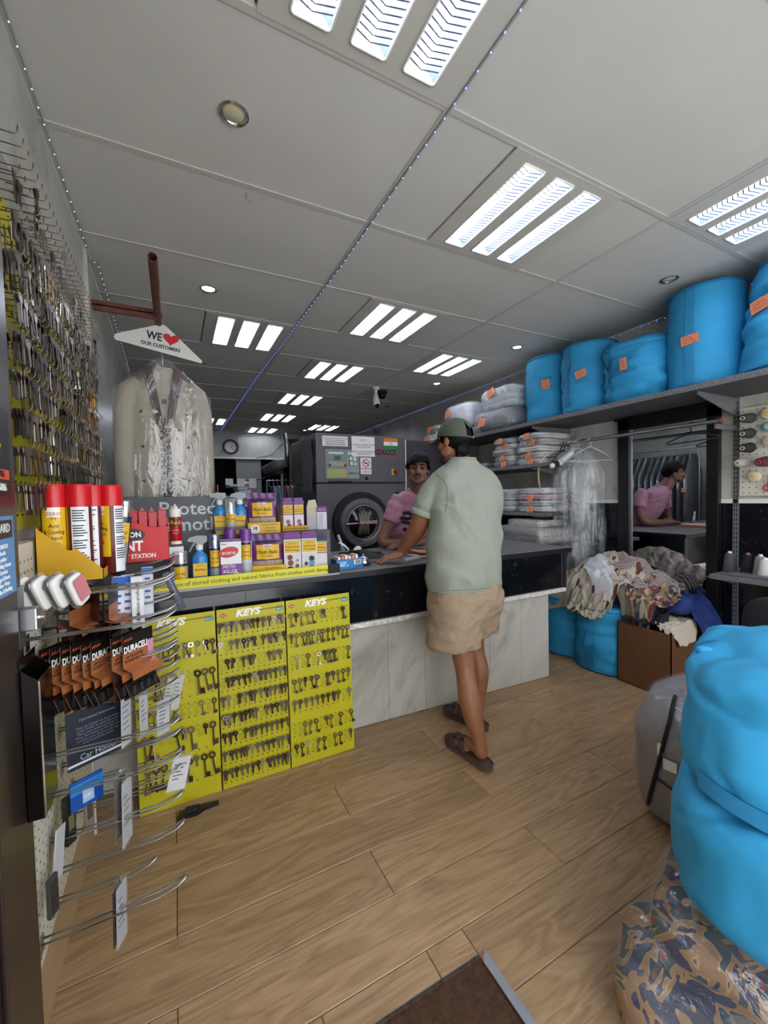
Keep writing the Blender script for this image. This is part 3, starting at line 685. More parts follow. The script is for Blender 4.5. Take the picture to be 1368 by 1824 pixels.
# ================================================================== rack of dark garments in plastic along the left wall (seen in the mirror)
m_suit = mat('dark suit cloth', '#20222b', .8, var=.3, scale=14, stretch=(1, 1, .2)); m_film = film('garment film', '#e8ecf4', .26, .1, .9, 22, (1, 1, .25))
rk = thing('suit_rail', 'steel rail along the left wall carrying bagged dark suits', 'rail', (.0, 4.2, 0))
MB().tube([(.0, 3.25, 0), (.0, 3.25, 2.02), (.0, 5.2, 2.02), (.0, 5.2, 0)], .014, 8).build('frame', steel, rk, smooth=40)
for i in range(20):
    y = 3.33+.094*i
    t = thing('bagged_suit', 'dark suit in clear plastic on the left wall rail, %s from the front' % ORD[i], 'suit', (0, y, .75), group='bagged dark suits reflected in the mirror')
    ph = random.uniform(0, 6); ln = random.uniform(.78, .95)
    def sf(u, v, y=y, ph=ph, ln=ln):
        w = .24*(min(1, .3+2.6*(1-v)) if v > .73 else 1)
        return (-w+2*w*u, y+.014*math.sin(u*20+ph+2*v)+.02*math.sin(PI*u), ln+(1.93-ln)*v)
    MB().grid(sf, 14, 8).build('suit', m_suit if i % 5 else mat('grey suit', '#3b3d44', .8), t, smooth=True)
    def pf(u, v, y=y, ph=ph, ln=ln):
        a = 2*PI*u; w = .26*(min(1, .25+2.6*(1-v)) if v > .73 else 1)
        return (w*math.cos(a), y+(.035+.008*math.sin(9*a+ph+4*v))*math.sin(a), ln-.08+(2.0-ln)*v)
    MB().grid(pf, 16, 7).build('plastic_cover', m_film, t, smooth=True)
    if i % 2 == 0: MB().box(.262, .264, y-.03, y+.03, 1.36+.05*(i % 3), 1.42+.05*(i % 3)).build('ticket', orange_tag, t)
from mathutils.bvhtree import BVHTree
# ================================================================== soft shapes
def spow(v, e): return math.copysign(abs(v)**e, v)
def blob(c, r, e1=.5, e2=.5, amp=.01, freq=4, seed=0, nu=48, nv=30, flat=None, rz=0, aniso=(1, 1, 1), crisp=0):
    """rounded box / cushion with crumpled skin; e=1 sphere, e->0 box"""
    b = MB(); vs = []; fs = []; sd = Vector((seed*7.3, seed*3.1, seed*5.7)); ca, sa = math.cos(rz), math.sin(rz)
    for i in range(nv+1):
        ph = -PI/2+PI*i/nv
        for j in range(nu):
            th = 2*PI*j/nu
            d = Vector((spow(math.cos(ph), e1)*spow(math.cos(th), e2), spow(math.cos(ph), e1)*spow(math.sin(th), e2), spow(math.sin(ph), e1)))
            q = Vector((d.x*r[0], d.y*r[1], d.z*r[2])); nn = Vector((d.x/r[0], d.y/r[1], d.z/r[2])).normalized()
            qa = Vector((q.x*aniso[0], q.y*aniso[1], q.z*aniso[2]))
            k = fbm(qa+sd, freq, 3); k2 = 1-2*abs(fbm(qa+sd*2, freq*.7, 2))
            q = q+nn*amp*(k*.7+k2*.6)
            if crisp: q += nn*crisp*.22*fbm(qa*2+sd, freq*3.2, 2)
            if crisp: q -= nn*crisp*(max(0, 1-7*abs(fbm(qa+sd*3, freq*.55, 1)))+.7*max(0, 1-7*abs(fbm(qa*1.3-sd, freq*.8, 1))))
            x, y = q.x*ca-q.y*sa, q.x*sa+q.y*ca
            z = c[2]+q.z
            if flat is not None: z = max(z, flat)
            vs.append((c[0]+x, c[1]+y, z))
    for i in range(nv):
        for j in range(nu):
            j2 = (j+1) % nu; fs.append((i*nu+j, i*nu+j2, (i+1)*nu+j2, (i+1)*nu+j))
    b._add(vs, fs); return b
m_blue = mat('blue nonwoven cloth', '#2c9bcf', .7, var=.06, scale=8, bump=.15, bscale=500)
m_blued = mat('blue webbing', '#2889bd', .7, bump=.2, bscale=400)
m_blueseam = mat('blue binding', '#1f7fb4', .7)
def ticket(par, p, r, u, w, h, tilt=0):
    r, u = Vector(r), Vector(u); r2 = r*math.cos(tilt)+u*math.sin(tilt); u2 = -r*math.sin(tilt)+u*math.cos(tilt); p = Vector(p)
    n = r2.cross(u2)*.001
    a = [p-r2*w/2-u2*h/2, p+r2*w/2-u2*h/2, p+r2*w/2+u2*h/2, p-r2*w/2+u2*h/2]
    tk = MB().poly([q for q in a], n).build('paper_ticket', orange_tag, par)
    b = MB()
    for k in range(4):
        z = .3-.2*k; q = p+u2*h*z+n*1.6
        b._add([q-r2*w*.4-u2*h*.02, q+r2*w*(.1+.08*k)-u2*h*.02, q+r2*w*(.1+.08*k)+u2*h*.02, q-r2*w*.4+u2*h*.02], [(0,1,2,3)])
    b.build('printed_lines', mat('ticket print', '#8d4a30', .8), tk)
def drum_bag(name, label, c, r, h, lean=(0, 0), amp=.012, seed=0, tags=None, strap=None, top=1.0, group='blue laundry bags', taper=1.0, e=.9, mouth=None, sq=1.0):
    """upright blue bag: bulging wall, seams at both ends, strap, pocket and ticket"""
    t = thing('laundry_bag', label, 'bag', c, group=group)
    n, k = 56, 26; rings = []; sd = Vector((seed*5.1, seed*2.3, seed*9.7))
    prof = [(0, 0.02), (.55, 0.0), (.9, .0), (.97, .01), (1.0, .035)] + [(1.0+.035*math.sin(PI*i/k), .035+.93*i/k) for i in range(1, k)] + [(1.0, .965), (.97, .985), (.88, 1.0), (.5, 1.005), (0.02, 1.005)]
    def P(fr, fz, th, out=0):
        rr = r*(1+(taper-1)*fz); x = spow(math.cos(th), sq)*rr*fr; y = spow(math.sin(th), sq)*rr*fr; z = h*fz
        q = Vector((x, y, z)); w = min(1, fr*1.2)*(.35+.65*math.sin(PI*min(max(fz, 0), 1)))
        k1 = fbm(Vector((x*1.0, y*1.0, z*2.2))+sd, 4.0, 3); k2 = 1-2*abs(fbm(Vector((x*.8, y*.8, z*3.0))+sd*2, 3.2, 2))
        a = amp*(k1*.8+k2*.9)*w+out
        q += Vector((math.cos(th), math.sin(th), 0))*a
        if fz > .8 and top < 1: q.z -= h*(1-top)*max(0, fz-.55)/.45*(.5+.5*math.cos(th*1.0+seed))*1.0
        q.x += lean[0]*fz; q.y += lean[1]*fz
        if fz > .9: q.z += amp*1.2*fbm(Vector((x, y, 0))+sd, 5, 2)*(1 if fr < .97 else .3)
        return q
    MB().loft([[P(fr, fz, 2*PI*j/n) for j in range(n)] for fr, fz in prof]).build('body', m_blue, t, smooth=60, local=True)
    for fz in (.03, .965):
        MB().tube([P(1.0, fz, 2*PI*j/n, .004) for j in range(n)], .005, 6, closed=True).build('seam', m_blueseam, t, smooth=True, local=True)
    if strap is not None:
        for st in strap:
            th, z0, z1, w, bulge = st; b = MB(); m_ = 14
            def sp(u, v): 
                fz = z0+(z1-z0)*v; return P(1.0, fz, th+(u-.5)*w/r, .006+bulge*math.sin(PI*v)**2)
            b.grid(sp, 3, m_).build('strap', m_blued, t, smooth=True, local=True)
    if tags:
        for th, fz, w, hh, tilt in tags:
            p = P(1.0, fz, th, .02); rr = Vector((-math.sin(th), math.cos(th), 0)); 
            pk = P(1.0, fz, th, .007)
            MB().grid(lambda u, v: P(1.0, fz+(v-.5)*.24, th+(u-.5)*.11/r, .006), 4, 4).build('pocket', m_blued, t, smooth=True, local=True)
            ticket(t, Vector(c)+p, rr, (0, 0, 1), w, hh, tilt)
    return t
# ================================================================== top shelf, uprights and brackets
SZ = 2.045
sh = thing('wall_shelf', 'long speckled grey top shelf on the right wall under the blue bags', 'shelf', (3.2, 2.5, SZ-.04))
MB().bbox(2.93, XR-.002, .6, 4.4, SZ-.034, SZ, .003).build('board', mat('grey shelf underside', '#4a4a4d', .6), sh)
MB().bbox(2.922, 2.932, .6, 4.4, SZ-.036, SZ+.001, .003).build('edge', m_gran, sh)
m_upr = mat('grey upright steel', '#8d8d8f', .4, .6)
def upright(y, z0, z1, label, par=None):
    t = thing('shelf_upright', label, 'shelf upright', (XR, y, z0))
    MB().box(XR-.012, XR-.001, y-.016, y+.016, z0, z1).build('channel', m_upr, t)
    b = MB(); z = z0+.03
    while z < z1-.02: b.box(XR-.0128, XR-.0115, y-.010, y-.004, z, z+.022).box(XR-.0128, XR-.0115, y+.004, y+.010, z, z+.022); z += .032
    stuff(b.build('slot', rubber, t))
def bracket(y, z, x0, h, label=None):
    return MB().poly([(x0, y-.004, z), (XR-.012, y-.004, z), (XR-.012, y-.004, z-h), (XR-.05, y-.004, z-h), (x0, y-.004, z-.02)], (0, .008, 0)).build('bracket', m_upr, sh)
upright(1.418, .3, SZ-.04, 'slotted steel upright between the mirror and the thread board')
upright(2.76, .3, SZ-.04, 'slotted steel upright by the folded garments, left of the mirror')
bracket(1.418, SZ-.036, 2.97, .12); bracket(2.76, SZ-.036, 2.97, .12); bracket(4.1, SZ-.036, 2.97, .12)
# blue bags on the top shelf, nearest the ceiling (angles measured so that PI faces the room)
BZ = SZ+.002
drum_bag('laundry_bag', 'leftmost blue drum bag on the top shelf beside the wrapped blankets', (3.20, 2.755, BZ), .205, .60, amp=.008, seed=1, tags=[(PI+.55, .53, .07, .085, .1)], strap=None)
drum_bag('laundry_bag', 'second blue drum bag from the wrapped blankets, strap twisted down its side', (3.20, 2.335, BZ), .21, .58, amp=.016, seed=2, tags=[(PI+.35, .52, .085, .06, .25)], strap=[(PI-.25, .1, .97, .05, .012)])
t = drum_bag('laundry_bag', 'slumped wide blue bag, third from the wrapped blankets', (3.21, 1.895, BZ), .215, .52, amp=.04, seed=3, tags=[(PI+.05, .5, .05, .085, .05)], strap=[(PI-.45, .06, .95, .045, .03)], top=.86, sq=.75)
drum_bag('laundry_bag', 'tall smooth blue drum bag under the unlit spotlight', (3.20, 1.475, BZ), .205, .655, amp=.006, seed=4, tags=[(PI+.05, .46, .1, .06, .08)], strap=[(PI+.02, .05, .95, .05, .008)])
drum_bag('laundry_bag', 'tapering blue bag cut off by the right edge on the top shelf', (3.2, 1.01, BZ), .255, .64, amp=.03, seed=5, tags=[(PI-.35, .58, .13, .07, .15)], strap=[(PI-.3, .62, .95, .05, .012)], taper=.72)

# ================================================================== folded garments wrapped in plastic
m_wrap = film('wrapping film', '#f2f4f8', .33, .14, 1.0, 42, (1, 1, .7))
def bundle(label, x0, x1, y0, y1, z0, h, col, folds=3, seed=0, tag_at=None, group='wrapped garments on the shelves', cat='folded garment', name='wrapped_garment', wrap=True, tw=.075):
    t = thing(name, label, cat, ((x0+x1)/2, (y0+y1)/2, z0), group=group)
    m_ = mat('cloth '+col, col, .85, var=.18, scale=12)
    for k in range(folds):
        hz = h/folds; in_ = .012*((k*7+seed) % 3)
        blob(((x0+x1)/2+in_*.3, (y0+y1)/2, z0+hz*(k+.5)), ((x1-x0)/2-.008-in_, (y1-y0)/2-.008-in_*.6, hz*.56), .55, .3, .006, 7, seed+k*3, 36, 12, flat=z0+.001).build('cloth_fold', m_, t, smooth=True)
    if wrap: blob(((x0+x1)/2, (y0+y1)/2, z0+h/2), ((x1-x0)/2, (y1-y0)/2, h*.55), .4, .3, .014, 14, seed+50, 64, 24, flat=z0+.0005).build('plastic_wrap', m_wrap, t, smooth=True)
    if tag_at:
        for (ty, tz, tl) in tag_at: ticket(t, (x0-.012, ty, tz), (0, -1, 0), (0.25, 0, 1), tw, tw*.85, tl)
    return t
bundle('pale blue-grey blanket wrapped in plastic beside the leftmost shelf drum bag', 2.90, 3.38, 2.95, 3.42, SZ+.205, .21, '#bcc6c8', 3, 1, [(3.22, SZ+.37, .5)], tw=.1)
bundle('dark navy blanket wrapped in plastic under the pale blue one', 2.88, 3.38, 2.95, 3.52, SZ+.002, .195, '#20242f', 1, 2, [(3.34, SZ+.09, .1)], tw=.1)
bundle('white wrapped duvet behind the pale blanket on the top shelf', 2.86, 3.38, 3.55, 4.02, SZ+.10, .27, '#cfd2d8', 1, 3, [(3.9, SZ+.28, .1)], tw=.1)
bundle('flat white bundle under the white wrapped duvet', 2.86, 3.36, 3.55, 4.05, SZ+.002, .09, '#c3c1bc', 2, 4, [(3.95, SZ+.05, 0)])
bundle('mustard cloth bundle at the far end of the top shelf', 2.84, 3.3, 4.08, 4.38, SZ+.10, .1, '#8d7a4c', 2, 5, [(4.25, SZ+.16, 0)])
bundle('white bundle under the mustard cloth at the far end', 2.8, 3.3, 4.08, 4.40, SZ+.002, .09, '#c9c7c4', 2, 6, [(4.27, SZ+.05, 0)])
# second, third and fourth shelves
def shelf(z, y0, y1, label, x0=2.9):
    t = thing('wall_shelf', label, 'shelf', (3.2, (y0+y1)/2, z-.03), group='grey shelves behind the customer')
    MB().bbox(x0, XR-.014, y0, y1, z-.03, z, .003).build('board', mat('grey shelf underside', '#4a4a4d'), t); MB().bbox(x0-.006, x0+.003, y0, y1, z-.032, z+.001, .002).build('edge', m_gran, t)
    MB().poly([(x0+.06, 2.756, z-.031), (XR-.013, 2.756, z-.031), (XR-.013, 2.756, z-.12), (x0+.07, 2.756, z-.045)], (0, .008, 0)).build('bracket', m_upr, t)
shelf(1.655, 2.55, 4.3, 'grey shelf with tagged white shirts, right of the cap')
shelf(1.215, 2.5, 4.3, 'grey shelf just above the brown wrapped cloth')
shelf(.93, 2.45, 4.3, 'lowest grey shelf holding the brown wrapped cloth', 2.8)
cs = ['#b9b6ae', '#a5a299', '#c9c7c0', '#8f8c86', '#d0cfcb', '#bdb9b4']
k = 0
for col_, (y0, y1) in enumerate(((2.62, 2.95), (2.98, 3.28))):
    z = 1.657
    for i in range(5):
        h = (.05, .058, .052, .06, .048)[(i+col_) % 5]
        c = '#1d1d20' if (col_ == 1 and i == 0) else cs[k % 6]
        bundle('%s wrapped %s from the bottom, %s pile on the shelf right of the cap' % ('black' if c == '#1d1d20' else 'pale', 'garment '+ORD[i], ('right', 'left')[col_]), 2.93+.02*((i*3) % 2), 3.36, y0+.01*(i % 3), y1-.012*((i+1) % 3), z, h, c, 2, 10+k, [((y0+y1)/2+.05*((i % 3)-1), z+h*.5, random.uniform(-.5, .5))] if i != 2 else None, tw=.065)
        z += h+.004; k += 1
bundle('flat grey garment at the left end of the shelf above the shoulder', 2.95, 3.4, 3.42, 3.95, 1.657, .07, '#77746e', 2, 40, None)
for col_, (y0, y1) in enumerate(((2.58, 2.95), (2.99, 3.36))):
    z = 1.217
    for i in range(4):
        h = .052; c = ('#d8d8da', '#cfcfd2', '#c98a94', '#dcdce0')[i] if col_ == 0 else ('#c9c9cc', '#d6d6da', '#c0bfc4', '#dadade')[i]
        bundle('%s wrapped shirt %s from the bottom in the %s pile beside the shoulder' % ('pink' if c == '#c98a94' else 'white', ORD[i], ('right', 'left')[col_]), 2.92+.015*(i % 2), 3.38, y0+.012*(i % 2), y1-.015*((i+1) % 2), z, h, c, 2, 60+k, [((y0+y1)/2-.03+.05*(i % 2), z+h*.4, random.uniform(-.6, .6))] if i in (0, 2) else None, tw=.07)
        z += h+.003; k += 1
bundle('brown checked cloth roll wrapped in plastic on the lowest shelf', 2.78, 3.3, 2.5, 3.1, .932, .15, '#6e6353', 2, 80, None)
bundle('folded beige trousers on top of the brown wrapped cloth', 2.84, 3.25, 2.56, 2.98, 1.085, .06, '#a59c8c', 3, 81, None)

# ================================================================== hanging rail with hangers and clear covers
RX, RZ = 3.2, 1.835
rl = thing('hanging_rail', 'steel hanging rail fixed in front of the mirror and wall', 'rail', (RX, 2.0, RZ))
MB().tube([(RX, 1.40, RZ), (RX, 2.85, RZ)], .0145, 12).build('tube', steel, rl, smooth=40)
MB().tube([(RX, 1.385, RZ), (RX, 1.41, RZ)], .017, 12).build('end_cap', mat('rust red cap', '#7a4038', .6), rl, smooth=40)
for y in (1.418, 2.76): MB().box(RX-.005, XR-.012, y-.006, y+.006, RZ-.05, RZ-.018).build('arm', m_upr, rl)
m_clear = film('clear garment cover', '#c9ced6', .085, .12, 1.0, 22, (1.2, 1.2, .25))
m_hang = mat('coated wire', '#c4c9d2', .35)
def wire_hanger(y, label, m_=None, w=.2, drop=.11, thick=.0026, rx=RX, tilt=0, group='wire hangers on the rail', name='wire_hanger'):
    t = thing(name, label, 'hanger', (rx, y, RZ), group=group)
    hk = [(0, 0, .0175)]; r = .0175
    pts = [(-.0175*math.cos(a), 0, .0175*math.sin(a)) for a in [PI-.9, PI-.3, 2.4, PI/2, .8, 0, -.5]]
    pts = [(r*math.cos(a), 0, r*math.sin(a)) for a in (3.5, 2.6, 1.9, 1.2, .5, 0, -.6)] + [(.004, 0, -.03), (0, 0, -.055)]
    MB().tube(pts, thick, 6).build('hook', m_ if m_ else m_hang, t, smooth=True, local=True)
    MB().tube([(0, 0, -.055), (-w*.5, 0, -.055-drop*.42), (-w, .0, -.055-drop), (-w+.01, 0, -.065-drop), (w-.01, 0, -.065-drop), (w, 0, -.055-drop), (w*.5, 0, -.055-drop*.42)], thick, 6, closed=True).build('bar', m_ if m_ else m_hang, t, smooth=True, local=True)
    t.rotation_euler = (0, 0, tilt); return t
hy = [2.33, 2.345, 2.45, 2.465, 2.48, 2.495, 2.51, 2.525, 2.54]
for i, y in enumerate(hy):
    wire_hanger(y, 'silver wire hanger on the rail, %s from the mirror end' % ORD[i], tilt=random.uniform(-.35, .35)-.2)
def cover(y, z0, z1, w, d, seed, label, rz=0):
    t = thing('plastic_cover', label, 'plastic cover', (RX, y, z0), group='clear plastic covers on the rail')
    def cf(u, v):
        a = 2*PI*u; f = 1 if v < .82 else max(.06, 1-(v-.82)/.18)**.7
        q = Vector((w*math.cos(a)*f*(1-.12*(1-v)), d*math.sin(a), z0+(z1-z0)*v)); k = fbm(Vector((q.x*5, q.y*5+seed, q.z*1.1)), 2.2, 3)
        x, yy = q.x+.03*k*math.cos(a), q.y+.05*k*math.sin(a)+.01*k
        return (RX+x*math.cos(rz)-yy*math.sin(rz), y+x*math.sin(rz)+yy*math.cos(rz), q.z)
    MB().grid(cf, 40, 28).build('sheet', m_clear, t, smooth=True)
cover(2.36, .74, 1.745, .19, .06, 1, 'clear plastic cover nearest the mirror, hanging over wire hangers', -.2)
cover(2.455, .68, 1.75, .2, .04, 9, 'clear plastic cover second from the mirror', -.15)
cover(2.56, .62, 1.75, .2, .05, 4, 'clear plastic cover on the left, hanging by the shelves', -.1)
wire_hanger(1.56, 'black clip hanger alone near the mirror end of the rail', rubber, .19, .05, .0045, tilt=1.35, group='black hangers', name='clip_hanger')
for i, y in enumerate((2.60, 2.635, 2.67)): wire_hanger(y, 'black hanger on the rail by the yellow tape measure, %s from the mirror' % ORD[i], rubber, .17, .08, .004, tilt=.2-.2*i, group='black hangers', name='black_hanger')
t = thing('tape_measure', 'yellow tape measure dangling from the rail in front of the shelves', 'tape measure', (3.0, 2.62, 1.3))
tp = [(3.15, 2.64, 1.79), (3.06, 2.64, 1.76), (2.98, 2.65, 1.70), (2.95, 2.66, 1.66), (2.94, 2.665, 1.58), (2.94, 2.66, 1.48), (2.95, 2.64, 1.40), (2.98, 2.60, 1.345)]
b = MB(); vs = []
for i, p in enumerate(tp): vs += [(p[0], p[1]-.009, p[2]-.003), (p[0], p[1]+.009, p[2]+.003)]
b._add(vs, [(2*i, 2*i+1, 2*i+3, 2*i+2) for i in range(len(tp)-1)]); b.build('tape', mat('yellow tape', '#d8cf8a', .5), t, smooth=True)
t = thing('shoulder_pad', 'white and green plastic sleeve stuck on the rail by the black hangers', 'plastic sleeve', (3.05, 2.5, 1.62))
MB().tube([(2.96, 2.55, 1.62), (3.06, 2.53, 1.66), (3.16, 2.5, 1.735), (3.2, 2.5, 1.79)], [.02, .03, .028, .01], 10).build('sleeve', white_paper, t, smooth=True)
MB().tube([(3.05, 2.525, 1.665), (3.17, 2.49, 1.755)], [.018, .014], 8).build('green_label', mat('green sleeve', '#2e8f5d', .5), t, smooth=True)
MB().tube([(2.99, 2.545, 1.632), (3.03, 2.535, 1.65)], [.029, .031], 10).build('black_band', rubber, t, smooth=True)

# ================================================================== mirror
mr = thing('wall_mirror', 'tall mirror in a wide black frame on the right wall', 'mirror', (3.46, 1.87, .3))
MB().bbox(3.445, XR-.002, 1.505, 2.235, .32, 1.99, .003).build('backing', m_dark, mr)
MB().box(3.4405, 3.4445, 1.57, 2.145, .40, 1.91).build('glass', mat('mirror silver', '#dfe3e4', .015, 1.0), mr)
fm = mat('black frame gloss', '#101012', .3)
MB().bbox(3.42, 3.465, 2.14, 2.235, .32, 2.0, .005).build('frame_side', fm, mr); MB().bbox(3.42, 3.465, 1.50, 1.575, .32, 2.0, .005).build('frame_side', fm, mr)
MB().bbox(3.42, 3.465, 1.50, 2.235, 1.90, 2.0, .005).build('frame_top', fm, mr); MB().bbox(3.42, 3.465, 1.50, 2.235, .32, .41, .005).build('frame_bottom', fm, mr)
MB().bbox(3.40, 3.465, 1.485, 2.255, 1.985, 2.008, .004).build('cornice', fm, mr)
MB().box(3.43, 3.436, 2.125, 2.14, .41, 1.90).build('inner_bead', steel, mr)

# ================================================================== thread board and cones
pb = thing('thread_board', 'cream pegboard carrying cones of thread on the right wall', 'pegboard', (XR, 1.2, 1.33))
m_peg = mat('cream pegboard', '#cfcabb', .6)
MB().bbox(XR-.02, XR-.006, .8, 1.395, 1.335, 1.93, .002).build('board', m_peg, pb)
b = MB()
for i in range(16):
    for j in range(16):
        y, z = .82+.037*i, 1.355+.037*j; b._add([(XR-.0205, y+.004*math.cos(a), z+.004*math.sin(a)) for a in (0, PI/3, 2*PI/3, PI, 4*PI/3, 5*PI/3)], [tuple(range(6))])
stuff(b.build('peg_hole', rubber, pb))
def cone(y, z, col, label, big=True, tilt=.25):
    t = thing('thread_cone', label, 'thread cone', (XR-.02, y, z), group='thread on the pegboard')
    m_ = mat('thread '+col, col, .8, bump=.25, bscale=300, stretch=(3, .3, .3))
    c = (XR-.02, y, z)
    if big:
        MB().lathe([(.03, -.02), (.034, -.03), (.026, -.125), (.02, -.132), (.012, -.132)], n=18, axis='x').build('thread', m_, t, smooth=50, local=True)
        MB().lathe([(.012, -.128), (.013, -.142), (.009, -.142), (.009, -.12)], n=14, axis='x', caps=False).build('core', mat('cone core '+col, '#cfc8b8' if col != '#5a1f33' else '#c8485c', .6), t, smooth=50, local=True)
    else:
        MB().lathe([(.028, -.02), (.034, -.024), (.034, -.045), (.028, -.05), (.014, -.05)], n=18, axis='x').build('thread', m_, t, smooth=50, local=True)
        MB().lathe([(.016, -.049), (.014, -.056), (.007, -.056)], n=14, axis='x').build('core', mat('spool core', '#d8c070', .5), t, smooth=50, local=True)
    MB().tube([(.0, 0, 0), (-.155 if big else -.065, 0, .004)], .002, 6).build('peg', steel, t, local=True)
    t.rotation_euler = (0, -tilt*.3, .0); return t
for y, z, c, l, bg in ((1.325, 1.855, '#3a3937', 'dark grey thread cone at the top left of the pegboard', 1), (1.325, 1.755, '#33352f', 'dark olive thread cone second from the top of the pegboard', 1), (1.325, 1.66, '#2e1c18', 'dark brown thread cone third from the top of the pegboard', 1),
                    (1.35, 1.565, '#b8aca4', 'pinkish cream thread cone low on the left of the pegboard', 1), (1.24, 1.56, '#5a1f33', 'maroon thread cone with pink core on the pegboard', 1), (1.30, 1.465, '#d9c2a8', 'peach thread spool lowest on the pegboard', 0),
                    (1.235, 1.87, '#d8c79a', 'cream spool with yellow core at the top right of the pegboard', 0), (1.23, 1.785, '#5aa5d6', 'sky blue thread spool on the pegboard', 0), (1.225, 1.69, '#cdb9a9', 'pale beige spool below the sky blue one', 0)): cone(y, z, c, l, bg)
t = thing('scissors', 'red handled thread scissors hanging low on the pegboard', 'scissors', (XR-.03, 1.235, 1.38))
for s in (-1, 1): MB().tube([(XR-.03, 1.235+.012*s+.012*math.cos(a), 1.385+.02*math.sin(a)) for a in [2*PI*i/10 for i in range(10)]], .004, 6, closed=True).build('handle', red, t)
MB().tube([(XR-.03, 1.23, 1.40), (XR-.03, 1.24, 1.47)], [.005, .002], 6).tube([(XR-.029, 1.24, 1.40), (XR-.029, 1.232, 1.47)], [.005, .002], 6).build('blades', steel, t)
# small speckled shelf with cones standing on it
t = thing('small_shelf', 'short speckled grey shelf at the right holding standing cones', 'shelf', (3.25, 1.0, .82))
MB().bbox(3.03, XR-.014, .55, 1.375, .815, .845, .003).build('board', m_gran, t); MB().poly([(3.08, 1.414, .814), (XR-.013, 1.414, .814), (XR-.013, 1.414, .72)], (0, .008, 0)).build('bracket', m_upr, t)
def scone(x, y, col, h, label):
    t = thing('standing_cone', label, 'thread cone', (x, y, .846), group='cones standing on the small shelf')
    MB().lathe([(.036, 0), (.038, .008), (.026, h-.01), (.02, h), (.01, h)], n=18).build('thread', mat('thread '+col, col, .8, bump=.25, bscale=300, stretch=(.3, .3, 3)), t, smooth=50, local=True)
    MB().lathe([(.012, h-.004), (.010, h+.012), (.006, h+.012)], n=12).build('core', mat('core pink', '#b05a5e', .6) if col == '#14161e' else white, t, smooth=50, local=True)
scone(3.22, 1.345, '#4d4a4a', .12, 'dark grey thread cone standing on the small shelf'); scone(3.22, 1.25, '#14161e', .12, 'navy thread cone with pink core on the small shelf'); scone(3.2, 1.18, '#8e8b80', .12, 'grey-beige thread cone on the small shelf'); scone(3.14, 1.135, '#c8c8c4', .11, 'white thread cone at the right edge on the small shelf')
tag(MB().bbox(3.06, 3.13, 1.0, 1.28, .846, .866, .004).build('plastic_ruler_box', mat('clear lid', '#6a6a6e', .15), smooth=False), 'flat clear plastic box at the front of the small shelf', 'box')
# ================================================================== floor goods on the right: bags, carton, heap of clothes
drum_bag('laundry_bag', 'blue bag on the floor against the end of the counter', (3.12, 2.47, .0), .25, .50, amp=.014, seed=11, strap=None, group='blue bags on the floor')
drum_bag('laundry_bag', 'blue bag on the floor between the counter end and the carton', (3.08, 2.07, .0), .255, .50, amp=.014, seed=12, strap=[(PI+.05, .04, .75, .05, .035)], group='blue bags on the floor')
m_card = mat('brown cardboard', '#6f4a2e', .8, var=.1, scale=4)
cb = thing('cardboard_box', 'brown cardboard carton full of clothes on the floor by the wall', 'box', (3.03, 1.69, 0))
CX0, CX1, CY0, CY1, CH = 2.864, 3.26, 1.51, 1.878, .435
MB().box(CX0, CX0+.006, CY0, CY1, .0, CH).build('side', m_card, cb); MB().box(CX1-.006, CX1, CY0, CY1, .0, CH).build('side', m_card, cb)
MB().box(CX0, CX1, CY0, CY0+.006, .0, CH).build('side', m_card, cb); MB().box(CX0, CX1, CY1-.006, CY1, .0, CH).build('side', m_card, cb)
MB().box(CX0, CX1, CY0, CY1, .0, .006).build('base', m_card, cb)
def patt(name, fn):
    m = bpy.data.materials.new(name); m.use_nodes = True; nt = m.node_tree; b = nt.nodes['Principled BSDF']; b.inputs['Roughness'].default_value = .85
    tc = N(nt, 'ShaderNodeTexCoord'); fn(nt, b, tc.outputs['UV']); MATS[name] = m; return m
def leafy(nt, b, v, base='#b3ab98', leaf='#5b2f28', sc=7.5, stem='#7a4a38'):
    mp = N(nt, 'ShaderNodeMapping'); mp.inputs['Rotation'].default_value = (0, 0, .6); mp.inputs['Scale'].default_value = (1.0, 2.2, 1); nt.links.new(v, mp.inputs['Vector'])
    vo = N(nt, 'ShaderNodeTexVoronoi', _Scale=sc); nt.links.new(mp.outputs[0], vo.inputs['Vector'])
    r = ramp(nt, [(.0, leaf), (.24, leaf), (.27, base), (1, base)]); nt.links.new(vo.outputs['Distance'], r.inputs['Fac'])
    nz = N(nt, 'ShaderNodeTexNoise', _Scale=sc*.8, _Detail=1.5); nt.links.new(v, nz.inputs['Vector'])
    r2 = ramp(nt, [(.0, (0, 0, 0, 1)), (.485, (0, 0, 0, 1)), (.5, (1, 1, 1, 1)), (.515, (0, 0, 0, 1))]); nt.links.new(nz.outputs['Fac'], r2.inputs['Fac'])
    mx = N(nt, 'ShaderNodeMix', data_type='RGBA'); nt.links.new(r2.outputs[0], mx.inputs['Factor']); nt.links.new(r.outputs[0], mx.inputs['A']); mx.inputs['B'].default_value = srgb(stem)
    nt.links.new(mx.outputs['Result'], b.inputs['Base Color'])
def stripes(nt, b, v):
    nz = N(nt, 'ShaderNodeTexNoise', _Scale=3.0, _Detail=1.0); nt.links.new(v, nz.inputs['Vector'])
    wv = N(nt, 'ShaderNodeTexWave', _Scale=34.0, _Distortion=1.5); wv.inputs['Detail Scale'].default_value = .6; nt.links.new(v, wv.inputs['Vector'])
    r = ramp(nt, [(.35, '#5c4a4e'), (.55, '#b7a6a4')]); nt.links.new(wv.outputs['Fac'], r.inputs['Fac']); nt.links.new(r.outputs[0], b.inputs['Base Color'])
